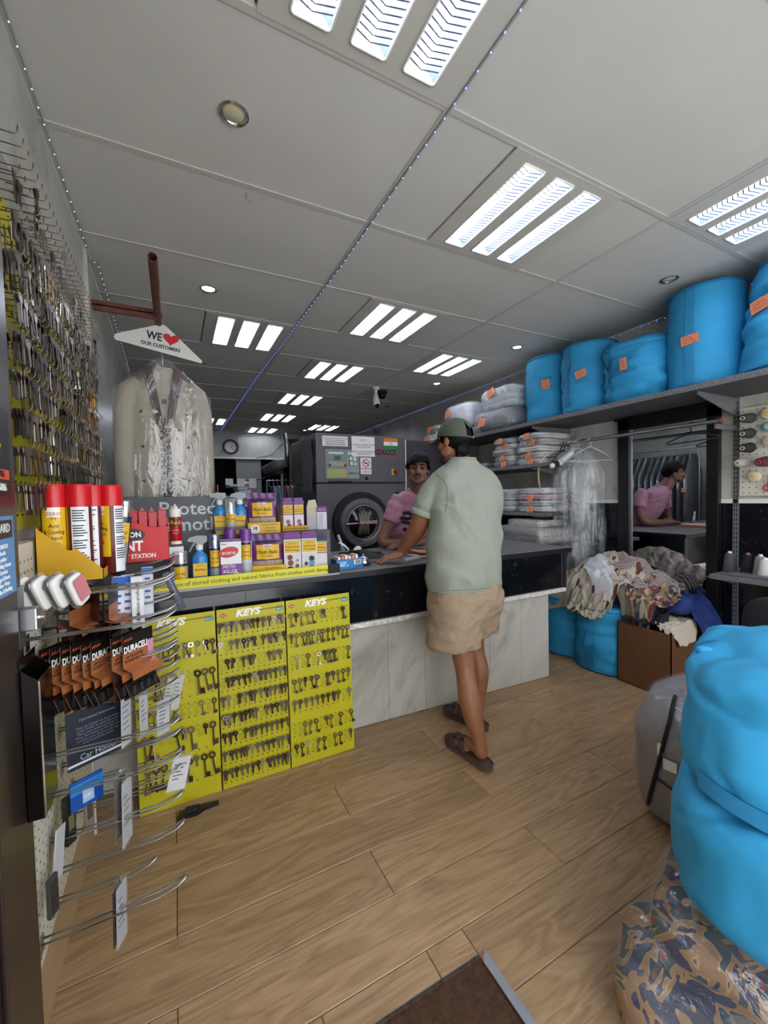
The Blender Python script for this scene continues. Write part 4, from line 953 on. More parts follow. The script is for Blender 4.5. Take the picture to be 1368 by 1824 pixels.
def floral(nt, b, v):
    vo = N(nt, 'ShaderNodeTexVoronoi', _Scale=42.0); nt.links.new(v, vo.inputs['Vector'])
    sp = N(nt, 'ShaderNodeSeparateColor'); nt.links.new(vo.outputs['Color'], sp.inputs[0])
    r = ramp(nt, [(0, '#35294a'), (.18, '#8f7348'), (.36, '#7d3a44'), (.5, '#a89a88'), (.72, '#4d5c4a'), (.86, '#9a6f52')]); r.color_ramp.interpolation = 'CONSTANT'; nt.links.new(sp.outputs[0], r.inputs['Fac']); nt.links.new(r.outputs[0], b.inputs['Base Color'])
def swirl(nt, b, v):
    nz = N(nt, 'ShaderNodeTexNoise', _Scale=3.2, _Detail=2.0, _Distortion=2.4); nt.links.new(v, nz.inputs['Vector'])
    r = ramp(nt, [(0, '#232844'), (.40, '#232844'), (.415, '#8a683f'), (.50, '#a5825a'), (.515, '#2e4148'), (.58, '#38494f'), (.60, '#7c3226'), (.66, '#9c7c56')]); r.color_ramp.interpolation = 'CONSTANT'
    nt.links.new(nz.outputs['Fac'], r.inputs['Fac']); nt.links.new(r.outputs[0], b.inputs['Base Color'])
p_leaf = patt('leaf print cloth', leafy); p_stripe = patt('fine striped cloth', stripes); p_floral = patt('floral print cloth', floral); p_swirl = patt('swirl print cloth', swirl)
def add_uv(o, sc=1.0):
    me = o.data; uv = me.uv_layers.new(name='UVMap')
    return me, uv
def sheet(name, label, cat, m_, c, size, ang, base, amp, seed, nu=60, nv=44, fold=5.0, droop=None, group=None, lining=None, lift=.0, curl=0.0, outl=.16):
    """crumpled cloth lying over what is below: base(x, y) gives the support height"""
    t = thing(name, label, cat, c, group=group); ca, sa = math.cos(ang), math.sin(ang); sd = Vector((seed*3.7, seed*8.1, seed))
    pts = []; uvs = []
    for j in range(nv+1):
        for i in range(nu+1):
            u, v = i/nu*2-1, j/nv*2-1
            ww = Vector((fbm(Vector((u*1.3, v*1.3, 0))+sd, 1.1, 2), fbm(Vector((u*1.3, v*1.3, 5))+sd, 1.1, 2), 0))*outl
            rr = 1-.22*(abs(u)*abs(v))**1.5
            a, b_ = (u*rr+ww.x)*size[0], (v*rr+ww.y)*size[1]
            x, y = c[0]+a*ca-b_*sa, c[1]+a*sa+b_*ca
            f1 = 1-2*abs(fbm(Vector((u*1.0+.6*v, v*1.6, 1))+sd, fold*.22, 2)); f2 = fbm(Vector((u, v*1.3, 3))+sd, fold*.5, 3)
            z = base(x, y)+lift+amp*(.75+.9*f1+.55*f2)
            pts.append((x, y, z)); uvs.append((a*1.0, b_*1.0))
    bm = MB(); fs = [(j*(nu+1)+i, j*(nu+1)+i+1, (j+1)*(nu+1)+i+1, (j+1)*(nu+1)+i) for j in range(nv) for i in range(nu)]
    bm._add(pts, fs); o = bm.build('cloth', [m_, lining or m_], t, smooth=True)
    uv = o.data.uv_layers.new(name='UVMap')
    for lp in o.data.loops: uv.data[lp.index].uv = uvs[lp.vertex_index]
    md = o.modifiers.new('thick', 'SOLIDIFY'); md.thickness = .004; md.offset = -1
    if lining: md.material_offset = 1
    return t
def sm(a, b, x): x = min(1, max(0, (x-a)/(b-a))); return x*x*(3-2*x)
def rectm(x, y, x0, x1, y0, y1, s): return sm(x0-s, x0, x)*(1-sm(x1, x1+s, x))*sm(y0-s, y0, y)*(1-sm(y1, y1+s, y))
def H0(x, y):   # bags, carton and the mound of clothes
    h = .52*rectm(x, y, 2.93, 3.4, 1.9, 2.6, .16)
    h = max(h, .47*rectm(x, y, 2.94, 3.3, 1.57, 1.9, .12))
    g = .26*math.exp(-(((x-3.16)/.24)**2+((y-2.12)/.34)**2))+.13*math.exp(-(((x-3.22)/.2)**2+((y-1.72)/.26)**2))
    return max(h+g*min(1, h/.4), .012)
sheet('trousers', 'black and taupe trousers crumpled in the carton', 'trousers', mat('black cloth', '#17181c', .85), (3.02, 1.76, .40), (.19, .15), .3, lambda x, y: max(.44, H0(x, y)-.03), .03, 5, fold=7)
sheet('taupe_shirt', 'taupe garment between the leaf print curtain and the black trousers', 'garment', mat('taupe cloth', '#6d6458', .85), (3.0, 1.86, .5), (.13, .1), .9, lambda x, y: H0(x, y)+.0, .03, 6, fold=6, lift=.02)
sheet('cream_cloth', 'cream cotton cloth folded over the corner of the carton', 'cloth', mat('cream cloth', '#cfc3b2', .85), (3.04, 1.575, .43), (.17, .10), .15, lambda x, y: .452-.09*(1-sm(2.84, 2.9, x))-.12*(1-sm(1.475, 1.53, y)), .020, 7, fold=4, lift=.004)
sheet('leaf_curtain', 'beige leaf print curtain with white lining thrown over the blue floor bags', 'curtain', p_leaf, (3.10, 2.2, .55), (.30, .38), .1, lambda x, y: max(H0(x, y), .36), .045, 8, 120, 90, 6, lift=.03, outl=.16)
sheet('curtain_lining', 'white lining side of the curtain folded outwards on the heap', 'curtain lining', mat('white lining', '#c9cacf', .8), (2.98, 2.10, .5), (.075, .17), -.5, H0, .022, 9, 40, 30, 4, lift=.085, outl=.2)
sheet('curtain_end', 'rolled leaf print curtain end drooping over the middle blue floor bag', 'curtain', p_leaf, (2.86, 2.1, .4), (.09, .17), .15, lambda x, y: .36+.22*sm(2.78, 2.95, x), .04, 10, 60, 60, 6, lift=.05, outl=.2)
sheet('striped_dress', 'thin striped mauve dress lying on the heap in front of the mirror', 'dress', p_stripe, (3.20, 1.86, .6), (.20, .24), .25, H0, .035, 12, 90, 70, 6, lift=.045, outl=.14)
sheet('floral_dress', 'multicolour floral dress under the striped dress above the carton', 'dress', p_floral, (3.04, 1.72, .55), (.17, .14), -.5, H0, .03, 13, 50, 40, 6, lift=.042)
sheet('blue_dress', 'royal blue dress with small white marks slipping off the carton', 'dress', mat('royal blue cloth', '#22377a', .8, var=.15, scale=30), (3.30, 1.50, .3), (.17, .23), .2, lambda x, y: .10+.40*sm(1.28, 1.62, y)*(1-.3*sm(3.4, 3.5, x)), .055, 14, 60, 60, 6, lift=.04, outl=.12)
t = thing('blue_scrunch', 'bunched royal blue collar with small leather tab on the heap', 'garment', (3.16, 1.60, .5))
blob((3.15, 1.60, .575), (.10, .075, .06), .9, .9, .022, 9, 3, 40, 24).build('cloth', mat('royal blue cloth', '#22377a'), t, smooth=True)
MB().box(3.055, 3.06, 1.555, 1.59, .545, .575).build('leather_tab', mat('tan leather', '#7d4b36', .6), t)
# scattered white hangers and odds on the floor by the small shelf
for i, (y, rz) in enumerate(((1.22, .4), (1.15, -.3), (1.08, .8))):
    t = thing('plastic_offcut', 'white plastic strip lying behind the black chair, %s of three' % ORD[i], 'plastic strip', (3.2, y, .0+.014*i), rz, group='white plastic strips on the floor')
    MB().bbox(-.16, .16, -.02, .02, 0, .012, .004).build('strip', white, t, local=True)
# ================================================================== foreground right: chair, garment bag, blue bags, patterned cushions in plastic
ch = thing('black_chair', 'black upholstered chair mostly hidden behind the big blue bags', 'chair', (2.30, .80, 0))
m_chair = mat('black upholstery', '#15161a', .9, bump=.2, bscale=300)
blob((2.36, .66, .70), (.06, .26, .20), .4, .45, .004, 5, 2, 40, 24, rz=.1).build('backrest', m_chair, ch, smooth=True)
blob((2.58, .62, .45), (.22, .23, .05), .4, .5, .004, 5, 3, 40, 20).build('seat', m_chair, ch, smooth=True)
for dx, dy in ((.38-.0, -.2), (.05, -.2), (.38, .12), (.05, .12)): MB().tube([(2.35+dx, .66+dy, 0), (2.35+dx, .66+dy, .42)], .014, 8).build('leg', rubber, ch)
MB().tube([(2.38, .5, .42), (2.37, .5, .6)], .016, 8).tube([(2.38, .8, .42), (2.37, .8, .6)], .016, 8).build('back_support', rubber, ch)
gb = thing('garment_bag', 'grey quilt in a clear zipped bag standing behind the big blue bags', 'bag', (1.93, .90, 0))
m_grey = mat('grey quilt', '#8b8488', .85, var=.12, scale=7)
qb = blob((1.97, .88, .275), (.27, .25, .285), .66, .62, .026, 4, 4, 64, 40, flat=.004, rz=.2); qb.build('quilt', m_grey, gb, smooth=True)
blob((1.97, .88, .278), (.277, .257, .292), .66, .62, .026, 4, 4, 64, 40, flat=.002, rz=.2).build('clear_skin', film('clear bag vinyl', '#cfccd4', .16, .1, .9, 10, (1, 1, 1)), gb, smooth=True)
zp = []
for i in range(15):
    f = i/14; th = PI+.05-.25*f; zp.append((1.93+.292*math.cos(2.72+.3*f)*(1-.5*max(0, f-.6)**1.5), .88+.27*math.sin(2.72+.3*f)*(1-.3*f*f)-.0, .03+.585*f))
zp = [(1.93+Vector((-.275*(1-(abs(2*f-1))**3.2*.42), .09-.05*f, 0)).x, .88+.10-.06*f, .02+.60*f) for f in [i/14 for i in range(15)]]
qt = BVHTree.FromPolygons([Vector(v) for v in qb.v], qb.f)
def onq(y, z, off=.012):
    o_ = Vector((0, 0, 1.38)); d_ = Vector((1.74, y, z))-o_; h_ = qt.ray_cast(o_, d_.normalized())
    return (h_[0]+h_[1]*off) if h_[0] else None
zp = [q for q in (onq(.999-.10*f, .067+.49*f) for f in [i/24 for i in range(25)]) if q]
MB().tube(zp, .008, 6).build('zip', rubber, gb, smooth=True)
zp = [q for q in (onq(.97-.18*f, .20-.03*f) for f in [i/10 for i in range(11)]) if q]
if len(zp) > 2: MB().tube(zp, .004, 6).build('piping', rubber, gb, smooth=True)
for (ya, za, w_, h_) in ((.962, .30, .022, .05), (.94, .255, .05, .045)):
    cs_ = [onq(ya+a*w_, za+b_*h_, .015) for a, b_ in ((0, 0), (-1, .15), (-1, 1.1), (0, 1))]
    if all(cs_): MB().quad(*cs_).build('care_label', white_paper, gb)
# patterned cushions inside clear bags on the floor
def cushion(label, c, r, seed, rz=0, flat=.003):
    t = thing('bagged_cushion', label, 'cushion', (c[0], c[1], max(0, c[2]-r[2])), group='swirl print cushions in clear bags')
    b = blob(c, r, .75, .6, .02, 4, seed, 56, 32, flat=flat, rz=rz); o = b.build('cushion', p_swirl, t, smooth=True)
    uv = o.data.uv_layers.new(name='UVMap')
    for lp in o.data.loops: co = o.data.vertices[lp.vertex_index].co; uv.data[lp.index].uv = (co.x*1.6+co.z*1.2+seed, co.y*1.6+co.z*.9)
    blob(c, (r[0]+.012, r[1]+.012, r[2]+.01), .7, .55, .016, 12, seed+5, 60, 34, flat=.001, rz=rz).build('clear_bag', film('clear poly bag %d' % seed, '#d8d6dc', .13, .07, 1.0, 16, (1, .4, 1)), t, smooth=True)
    return t
cushion('swirl print cushion in clear plastic lowest at the bottom right', (1.16, .55, .075), (.19, .17, .075), 21, .5)
cushion('swirl print cushion in clear plastic leaning under the blue bags', (1.36, .56, .150), (.22, .17, .085), 22, .35)
cushion('dark swirl print cushion in plastic squeezed right below the lower blue bag', (1.52, .40, .215), (.30, .26, .06), 23, .2)
t = thing('plastic_knot', 'knotted end of the clear plastic bag at the bottom right corner', 'plastic bag', (1.08, .40, .13))
MB().tube([(1.11, .42, .12), (1.06, .385, .165), (1.03, .36, .20)], [.05, .014, .028], 12).build('knot', film('knot film', '#ffffff', .55, .1, 1.0, 30), t, smooth=True)
def big_bag(label, c, r, seed, amp, flap=False):
    t = thing('laundry_bag', label, 'bag', (c[0], c[1], c[2]-r[2]), group='big blue bags in the foreground')
    b = blob(c, r, .36, .6, amp, 3.2, seed, 120, 72, rz=.35, aniso=(1, 1, 1.6), crisp=.014); pts = [b.v[i*120+29] for i in range(12, 62)]
    b.build('body', m_blue, t, smooth=True)
    MB().tube(pts, .006, 6).build('binding', m_blueseam, t, smooth=True)
    return t
t = big_bag('big blue bag, lower of two stacked in the right foreground', (1.52, .39, .43), (.36, .34, .165), 31, .034)
def rim(c, r, z, seed, t, thick=.006):
    pts = []
    for j in range(64):
        th = 2*PI*j/64; x, y = r[0]*spow(math.cos(th), .62), r[1]*spow(math.sin(th), .62); ca, sa = math.cos(.35), math.sin(.35)
        k = .012*fbm(Vector((x, y, seed)), 8, 2); pts.append((c[0]+(x*ca-y*sa)*(1+k), c[1]+(x*sa+y*ca)*(1+k), z+.02*fbm(Vector((x, y, seed+4)), 4, 2)))
    MB().tube(pts, thick, 6, closed=True).build('seam', m_blueseam, t, smooth=True)

t = big_bag('big blue bag, upper of two stacked in the right foreground', (1.55, .40, .755), (.33, .33, .155), 33, .034)


def strapf(u, v):
    th = 2.35+1.6*v; x, y = .352*spow(math.cos(th), .62), .342*spow(math.sin(th), .62); ca, sa = math.cos(.35), math.sin(.35)
    return (1.55+x*ca-y*sa, .40+x*sa+y*ca, .655-.045*u-.05*v)
MB().grid(strapf, 3, 28).build('strap', m_blued, t, smooth=True)
blob((1.405, .648, .898), (.012, .022, .012), .9, .9, .004, 20, 3, 20, 12, rz=.9).build('pinched_corner', m_blue, t, smooth=True)
# ================================================================== door mat let into the floor
mt = thing('door_mat', 'brown coir mat with aluminium edge let into the floor by the door', 'mat', ((MX0+MX1)/2, .5, -.012))
MB().grid(lambda u, v: (MX0+(MX1-MX0)*u, -.1+(MY1+.1)*v, -.004+.003*fbm(Vector((u*20, v*30, 0)), 1.0, 2)), 40, 60).build('pile', mat('coir', '#4a2f1c', .95, var=.35, scale=60, bump=.6, bscale=250), mt, smooth=True)
MB().poly([(MX1-.004, -.1, .0), (MX1+.022, -.1, .0), (MX1+.022, MY1+.004, .0), (MX1-.004, MY1-.02, .0)], (0, 0, .006)).build('edge_strip', mat('aluminium strip', '#b8bac0', .3, .9), mt)
MB().box(MX0, MX1-.004, MY1-.003, MY1+.004, -.008, .002).build('worn_edge', mat('grimy edge', '#3c342c', .8, var=.6, scale=60), mt)
# ================================================================== left wall: key stock on hooks above, pegboard with prongs below
PGX = XL+.040         # face of the pegboard
pg = thing('pegboard', 'cream pegboard with wooden base on the left wall by the door', 'pegboard', (XL, 1.8, 0))
MB().bbox(XL+.001, PGX, 1.20, 2.06, .20, 1.285, .002).build('board', m_peg, pg)
MB().bbox(XL+.001, PGX-.004, 1.20, 2.06, .0, .20, .002).build('base_board', mat('beige base board', '#a98d6c', .6), pg)
MB().box(XL+.001, PGX+.004, 2.045, 2.06, .0, 1.285).build('end_strip', m_peg, pg)
b = MB()
for i in range(28):
    for j in range(36):
        y, z = 1.215+.029*i, .225+.029*j
        if y < 2.04 and z < 1.27: b._add([(PGX+.0006, y+.0035*math.cos(a), z+.0035*math.sin(a)) for a in (0, PI/3, 2*PI/3, PI, 4*PI/3, 5*PI/3)], [tuple(range(6))])
stuff(b.build('peg_hole', rubber, pg))
# ---- prongs: bent double-wire display hooks
def prong_mesh(L):
    w = .010; tip = [(L-.07, -w, 0), (L-.02, -w, .012), (L, -w*.7, .024), (L+.004, 0, .027), (L, w*.7, .024), (L-.02, w, .012), (L-.07, w, 0)]
    b = MB().tube([(0, -w, 0)]+tip+[(0, w, 0)], .0027, 6)
    return b.mesh('prong', wire, smooth=True), MB().box(0, .003, -.016, .016, -.03, .012).mesh('clip', wire)
PR = {L: prong_mesh(L) for L in (.33, .25, .17)}
def prong(y, z, L, label):
    t = thing('display_prong', label, 'display prong', (PGX, y, z), group='wire display prongs on the pegboard')
    shared('prong', PR[L][0], t, (.002, 0, 0)); shared('clip', PR[L][1], t, (.0005, 0, 0)); return t
RZS = [1.15, 1.045, .93, .81, .69, .57, .45, .345, .27]
CYS = [1.30, 1.43, 1.56, 1.69, 1.82, 1.95]
lay = {0: [.33]*6, 1: [.33, .33, .33, .33, .33, .33], 2: [0, .33, .33, .33, .33, .33], 3: [0, .33, .33, .33, .33, .33], 4: [0, .33, .33, 0, .33, .33], 5: [0, .33, .33, .33, 0, .33], 6: [0, .33, .33, .33, .33, 0], 7: [0, .33, .33, .33, 0, 0], 8: [.33, .25, 0, 0, 0, 0]}
for r, ls in lay.items():
    for c, L in enumerate(ls):
        if L: prong(CYS[c]+(.013 if r % 2 else 0), RZS[r]-.012*(c % 2), L, 'wire prong in the %s row from the top, %s place from the door' % (ORD[r], ORD[c]))
# ---- yellow key stock boards on the wall
kb = thing('key_stock_board', 'yellow key stock boards crowded with hooks high on the left wall', 'key board', (XL, 1.85, 1.3))
for y0, y1 in ((1.255, 1.66), (1.664, 2.06), (2.064, 2.44)): MB().box(XL+.001, XL+.006, y0, y1, 1.315, 2.20).build('board', m_yel, kb)
MB().box(XL+.0062, XL+.0068, 2.40, 2.43, 1.4, 2.1).build('white_tape', white_paper, kb)
MB().box(XL+.001, XL+.004, 1.25, 2.46, 2.20, 2.33).build('clear_sheet', mat('grey backing', '#9a988e', .6), kb)
hw_me = MB().tube([(0, 0, 0), (.07, 0, -.002), (.076, 0, .0), (.079, 0, .006), (.08, 0, .02)], .0015, 5).mesh('hook', mat('browned wire', '#8a7566', .35, .9), smooth=True)
def flat_key(b, o, kind, ang, L):
    """thin key hanging in the y-z plane at o"""
    t = .001; R_ = Matrix.Rotation(ang, 3, 'X'); Ry = Matrix.Rotation(random.uniform(-.25, .25), 3, 'Z')
    br = .0145 if kind != 2 else .0115
    out = [(-br, 0), (-br*.7, .004), (br*.7, .004), (br, 0), (br, -.012), (.0045, -.02), (.0045, -L), (0, -L-.004), (-.0045, -L), (-.0045, -.02), (-br, -.012)]
    if kind == 1: out = [(-.011, -.004), (-.005, .004), (.005, .004), (.011, -.004), (.009, -.016), (.003, -.02), (.003, -L), (.014, -L), (.014, -L-.013), (-.003, -L-.013), (-.003, -.02), (-.009, -.016)]
    P = [Vector(o)+Ry @ (R_ @ Vector((-t, y, z))) for y, z in out]; d = Ry @ (R_ @ Vector((2*t, 0, 0)))
    b.poly(P, d)
stock = MB(); nind = 0; hooks = 0
rows_z = [2.26, 2.17, 2.075, 1.98, 1.885, 1.79, 1.70, 1.61, 1.52, 1.43]
wl = Vector(kb.location)
m_stock = [m_key, m_keyd, m_keyb, m_brass]
for ri, z in enumerate(rows_z):
    cnt = 0
    for i in range(29):
        y = 1.275+.0405*i
        if hooks < 290: shared('hook', hw_me, kb, (.006, y-wl.y, z-wl.z)); hooks += 1
        if ri == 0 and random.random() < .9: continue
        if ri == 1 and random.random() < .45: continue
        if random.random() < .07: continue
        nk = random.choice((3, 4, 5, 6, 7)) if ri > 1 else random.choice((1, 2))
        kind = random.choice((0, 0, 0, 2, 1)); L = random.uniform(.048, .068); mi = random.choices((0, 1, 2, 3), (5, 6, .5, .25))[0]
        if 4 <= ri <= 5 and 22 <= i <= 25: mi = 3
        for k in range(nk):
            o = (XL+.074-.006*k*random.uniform(.8, 1.2), y, z-.001)
            if k == 0 and i < 9 and ri > 1 and nind < 68:
                nind += 1; cnt += 1; kk = MB(); flat_key(kk, (0, 0, 0), kind, random.uniform(-.25, .25), L)
                ko = shared('key', kk.mesh('key', m_stock[mi], smooth=False), None, o)
                tag(ko, 'front key on the %s hook from the door, %s row of the wall key boards' % (ORD[i], ORD[ri]), 'key', 'keys on the left wall'); continue
            stock.m(mi); flat_key(stock, o, kind, random.uniform(-.2, .2), L)
so = stock.build('key_stock', m_stock); stuff(so); tag(so, 'mass of hanging key blanks on the hooks of the left wall', 'keys')
b = MB()
for ri, z in enumerate(rows_z):
    for i in range(0, 29): b.box(XL+.006, XL+.0066, 1.262+.0405*i, 1.275+.0405*i, z-.078, z-.072)
stuff(b.build('printed_codes', m_ink, kb))
# ================================================================== door post: leaflet holder, stickers, latch
t = thing('leaflet_holder', 'glossy dark steel leaflet holder fixed low on the door post', 'leaflet holder', (-.31, 1.2, .70))
m_sh = mat('dark polished steel', '#1d1a17', .12, .7)
hx0, hx1, hy0, hy1 = XL+.077, XL+.108, 1.12, 1.225
MB().box(hx1-.003, hx1, hy0, hy1, .70, 1.0).build('front_plate', m_sh, t)
MB().poly([(hx0, hy1-.003, .70), (hx1, hy1-.003, .70), (hx1, hy1-.003, 1.0), (hx0, hy1-.003, 1.03)], (0, .003, 0)).build('side_plate', m_sh, t); MB().poly([(hx0, hy0, .70), (hx1, hy0, .70), (hx1, hy0, 1.0), (hx0, hy0, 1.03)], (0, .003, 0)).build('side_plate', m_sh, t)
MB().box(hx0, hx1, hy0, hy1, .697, .70).build('bottom', m_sh, t); MB().box(hx0, hx0+.002, hy0, hy1, .70, 1.05).build('back_plate', m_sh, t)
MB().tube([(hx1, hy0, .70), (hx1, hy0, 1.0)], .003, 6).build('bright_edge', chrome, t)
t = thing('price_sticker', 'pale blue sticker with list of services on the door post', 'sticker', (XL+.077, 1.07, 1.24))
MB().box(XL+.0755, XL+.0765, .99, 1.135, 1.20, 1.36).build('sheet', mat('blue sticker', '#5d93c4', .5), t)
MB().box(XL+.0765, XL+.077, 1.0, 1.125, 1.315, 1.352).build('header', black, t)
FX = lambda y, z, x=XL+.0772: frame((x, y, z), (0, 1, 0), (0, 0, 1))
o = text('ELUARD', .026, FX(1.062, 1.335), m_wprint, t); o.location = -Vector(t.location)
o = text('SPECIALISTS\n- Suede\n- Leather\n- Wedding Gowns\n- Curtains\n- Bags & Boots\n- Silver Wear\n- Quilts & Bedding', .0125, FX(1.062, 1.255, XL+.0768), m_wprint, t); o.location = -Vector(t.location)
t = thing('shop_sticker', 'black and orange sticker with phone numbers on the door post', 'sticker', (XL+.077, 1.06, 1.45))
MB().box(XL+.0755, XL+.0765, .99, 1.135, 1.40, 1.58).build('sheet', black, t)
MB().box(XL+.0766, XL+.077, 1.0, 1.125, 1.435, 1.455).build('orange_band', mat('orange print', '#d8542c', .5), t)
o = text('TWO\nKEYS\n\nRepairs\nLocks', .016, FX(1.062, 1.52), mat('yellow print', '#d2c74a', .5), t); o.location = -Vector(t.location)
o = text('0770986', .02, FX(1.062, 1.445, XL+.0774), m_ink, t); o.location = -Vector(t.location)
o = text('47785086', .022, FX(1.062, 1.418), m_wprint, t); o.location = -Vector(t.location)
t = thing('door_latch', 'steel latch keep screwed to the door post', 'latch', (XL+.077, 1.19, 1.12))
MB().box(XL+.0665, XL+.069, 1.165, 1.205, 1.06, 1.20).build('plate', steel, t); MB().bbox(XL+.069, XL+.10, 1.165, 1.20, 1.10, 1.15, .003).build('keep', steel, t)
MB().lathe([(.008, 0), (.008, .01), (.001, .012)], (XL+.10, 1.185, 1.125), 10, 'x').build('bolt', chrome, t)
# ================================================================== generic packaging
def facing(x, y, extra=0): return math.atan2(-x, y)*0-math.atan2(x, y)+extra     # turn the local -y face towards the viewer
def carton(name, label, cat, loc, w, d, h, rz, col, patches=(), texts=(), group=None, tilt=0, bev=.0015, rough=.4, ry=0):
    t = thing(name, label, cat, loc, rz, group); t.rotation_euler = (tilt, ry, rz)
    MB().bbox(-w/2, w/2, -d/2, d/2, 0, h, bev).build('body', mat('pack '+col, col, rough), t, local=True)
    for i, (x0, x1, z0, z1, c) in enumerate(patches): MB().box(-w/2+x0*w, -w/2+x1*w, -d/2-.0004-.0002*i, -d/2, z0*h, z1*h).build('printed_panel', mat('pack '+c, c, rough), t, local=True)
    for (s, fx, fz, size, c, fit) in texts:
        lett(s, size, t, (-w/2+fx*w, -d/2-.003, fz*h), mat('pack '+c, c, .5), fit*w if fit else None)
    return t
def lett(s, size, t, p, m_, fit=None, r=None, bold=0, shear=0, rx=(1, 0, 0), up=(0, 0, 1), name='lettering'):
    o = text(s, size, frame((0, 0, 0), rx, up), m_, t, bold=bold, shear=shear, name=name, ext=.0002)
    me = o.data; xs = [v.co.x for v in me.vertices]
    if fit and xs and rx == (1, 0, 0):
        k = fit/max(1e-6, max(xs)-min(xs))
        for v in me.vertices: v.co.x *= k
    if r:      # wrap on a cylinder of radius r about local z
        for v in me.vertices:
            a = v.co.x/r; rr = r-v.co.y; v.co.x, v.co.y = rr*math.sin(a), -rr*math.cos(a)
        o.location = (0, 0, p[2])
    else: o.location = p
    return o
def arc_band(r, a0, a1, z0, z1, n=14, th=.0004):
    vs = []; fs = []
    for i in range(n+1):
        a = a0+(a1-a0)*i/n
        for z in (z0, z1): vs.append(((r+th)*math.sin(a), -(r+th)*math.cos(a), z))
    return MB()._add(vs, [(2*i, 2*i+2, 2*i+3, 2*i+1) for i in range(n)])
def can(name, label, cat, loc, r, h, rz, base, cap, cap_h, bands, texts, group=None, cap_r=1.0, tilt=(0, 0), clear=False, neck=True):
    t = thing(name, label, cat, loc, rz, group); t.rotation_euler = (tilt[0], tilt[1], rz); hb = h-cap_h
    MB().lathe([(r*.9, 0), (r, .004), (r, hb-.006), (r*.96, hb)], n=28).build('body', mat('can '+base, base, .3), t, smooth=40, local=True)
    if clear:
        MB().lathe([(r*.3, hb), (r*.3, hb+cap_h*.35), (r*.22, hb+cap_h*.55)], n=16).build('nozzle', white, t, smooth=40, local=True)
        MB().lathe([(r*.99*cap_r, hb-.004), (r*.97*cap_r, h-.004), (r*.9*cap_r, h), (.001, h)], n=28, caps=False).build('cap', film('clear cap '+cap, cap, .35, .05, 0, 1), t, smooth=40, local=True)
    else: MB().lathe([(r*1.03*cap_r, hb-.002), (r*1.03*cap_r, h-.006), (r*.97*cap_r, h), (.001, h)], n=28, caps=False).build('cap', mat('cap '+cap, cap, .3), t, smooth=40, local=True)
    for i, (a0, a1, z0, z1, c) in enumerate(bands): arc_band(r, a0, a1, z0*hb, z1*hb, th=.0004+.0003*i).build('label_band', mat('can '+c, c, .35), t, smooth=True, local=True)
    for (s, size, fz, c, fit) in texts: lett(s, size, t, (0, 0, fz*hb), mat('pack '+c, c, .5), fit, r=r+.0016)
    return t
YEL, NAVY, PUR, RED = '#e0b21a', '#1c2340', '#6d2c80', '#c8161d'
# ================================================================== insecticide tray on the top prongs
TZ = 1.165
tr = thing('display_tray', 'yellow cardboard display tray with sloping front on the wire prongs', 'tray', (-.27, 1.5, TZ), group=None)
m_ty = mat('yellow card', '#c9980f', .6)
x0, x1, y0, y1 = PGX+.006, -.188, 1.405, 1.545
MB().poly([(x0, y0, TZ), (x1, y0, TZ), (x1, y0, TZ+.028), (x0+.085, y0, TZ+.095), (x0+.078, y0, TZ+.088), (x0+.068, y0, TZ+.09), (x0+.062, y0, TZ+.10), (x0, y0, TZ+.155)], (0, .003, 0)).build('front', m_ty, tr)
MB().poly([(x0, y1, TZ), (x1, y1, TZ), (x1, y1, TZ+.028), (x0, y1, TZ+.155)], (0, .003, 0)).build('back', m_ty, tr)
MB().box(x0, x0+.002, y0, y1, TZ, TZ+.155).build('side', m_ty, tr); MB().box(x1-.002, x1, y0, y1, TZ, TZ+.028).build('side', m_ty, tr); MB().box(x0, x1, y0, y1, TZ, TZ+.002).build('floor', m_ty, tr)
def ant_can(x, y, turn, label):
    t = can('insecticide_can', label, 'spray can', (x, y, TZ+.003), .031, .27, turn, '#5a1418', RED, .062, [(-.95, .95, .25, 1.0, YEL), (-.5, .5, .86, .99, '#efe9dd'), (1.3, 2.7, .02, .99, '#e4e4e6')],
            [('ZERO', .014, .90, '#b03a3a', .034), ('IN', .012, .84, '#b03a3a', None), ('Ant', .017, .74, '#1a1a18', None), ('& Crawling', .016, .66, '#1a1a18', .048), ('Insect', .016, .58, '#1a1a18', None), ('Killer', .011, .51, '#1a1a18', None)], 'red-capped insecticide cans')
    arc_band(.031, -.4, .4, .44*.208, .475*.208, th=.001).build('red_stripe', mat('can red stripe', RED, .4), t, smooth=True, local=True)
    b = MB()
    for k in range(22): 
        if k not in (5, 11, 16): 
            bb = arc_band(.031, 1.4, 1.4+random.uniform(.7, 1.2), (.93-.034*k)*.208, (.945-.034*k)*.208, 6, .0012); b._add(bb.v, bb.f)
    b.build('small_print', m_ink, t, local=True)
    return t
ant_can(-.303, 1.448, .14, 'red-capped insect killer can with yellow label, nearest the wall')
ant_can(-.247, 1.452, -1.75, 'red-capped insect killer can turned to its white text side')
ant_can(-.222, 1.512, -2.2, 'red-capped insect killer can half hidden between its neighbours')
ant_can(-.213-.002, 1.452+.065-.02, -1.0, 'red-capped insect killer can at the outer end of the tray') if False else None
ant_can(-.165-.012, 1.515, -.95, 'outermost red-capped insect killer can beside the wasp spray')
can('wasp_spray', 'tilted wasp spray can with clear grey cap beside the red box', 'spray can', (-.172, 1.575, 1.153), .024, .24, .0, NAVY, '#8a8a8e', .05, [(-1, 1, .55, .88, YEL), (-1, 1, .2, .55, '#8b8d90')], [('ZERO', .010, .83, '#b03a3a', None), ('Wasp', .016, .72, '#1a1a18', .036), ('Nest Killer', .008, .63, '#1a1a18', None), ('Foam', .008, .58, '#1a1a18', None)], None, tilt=(0, .12), clear=True)
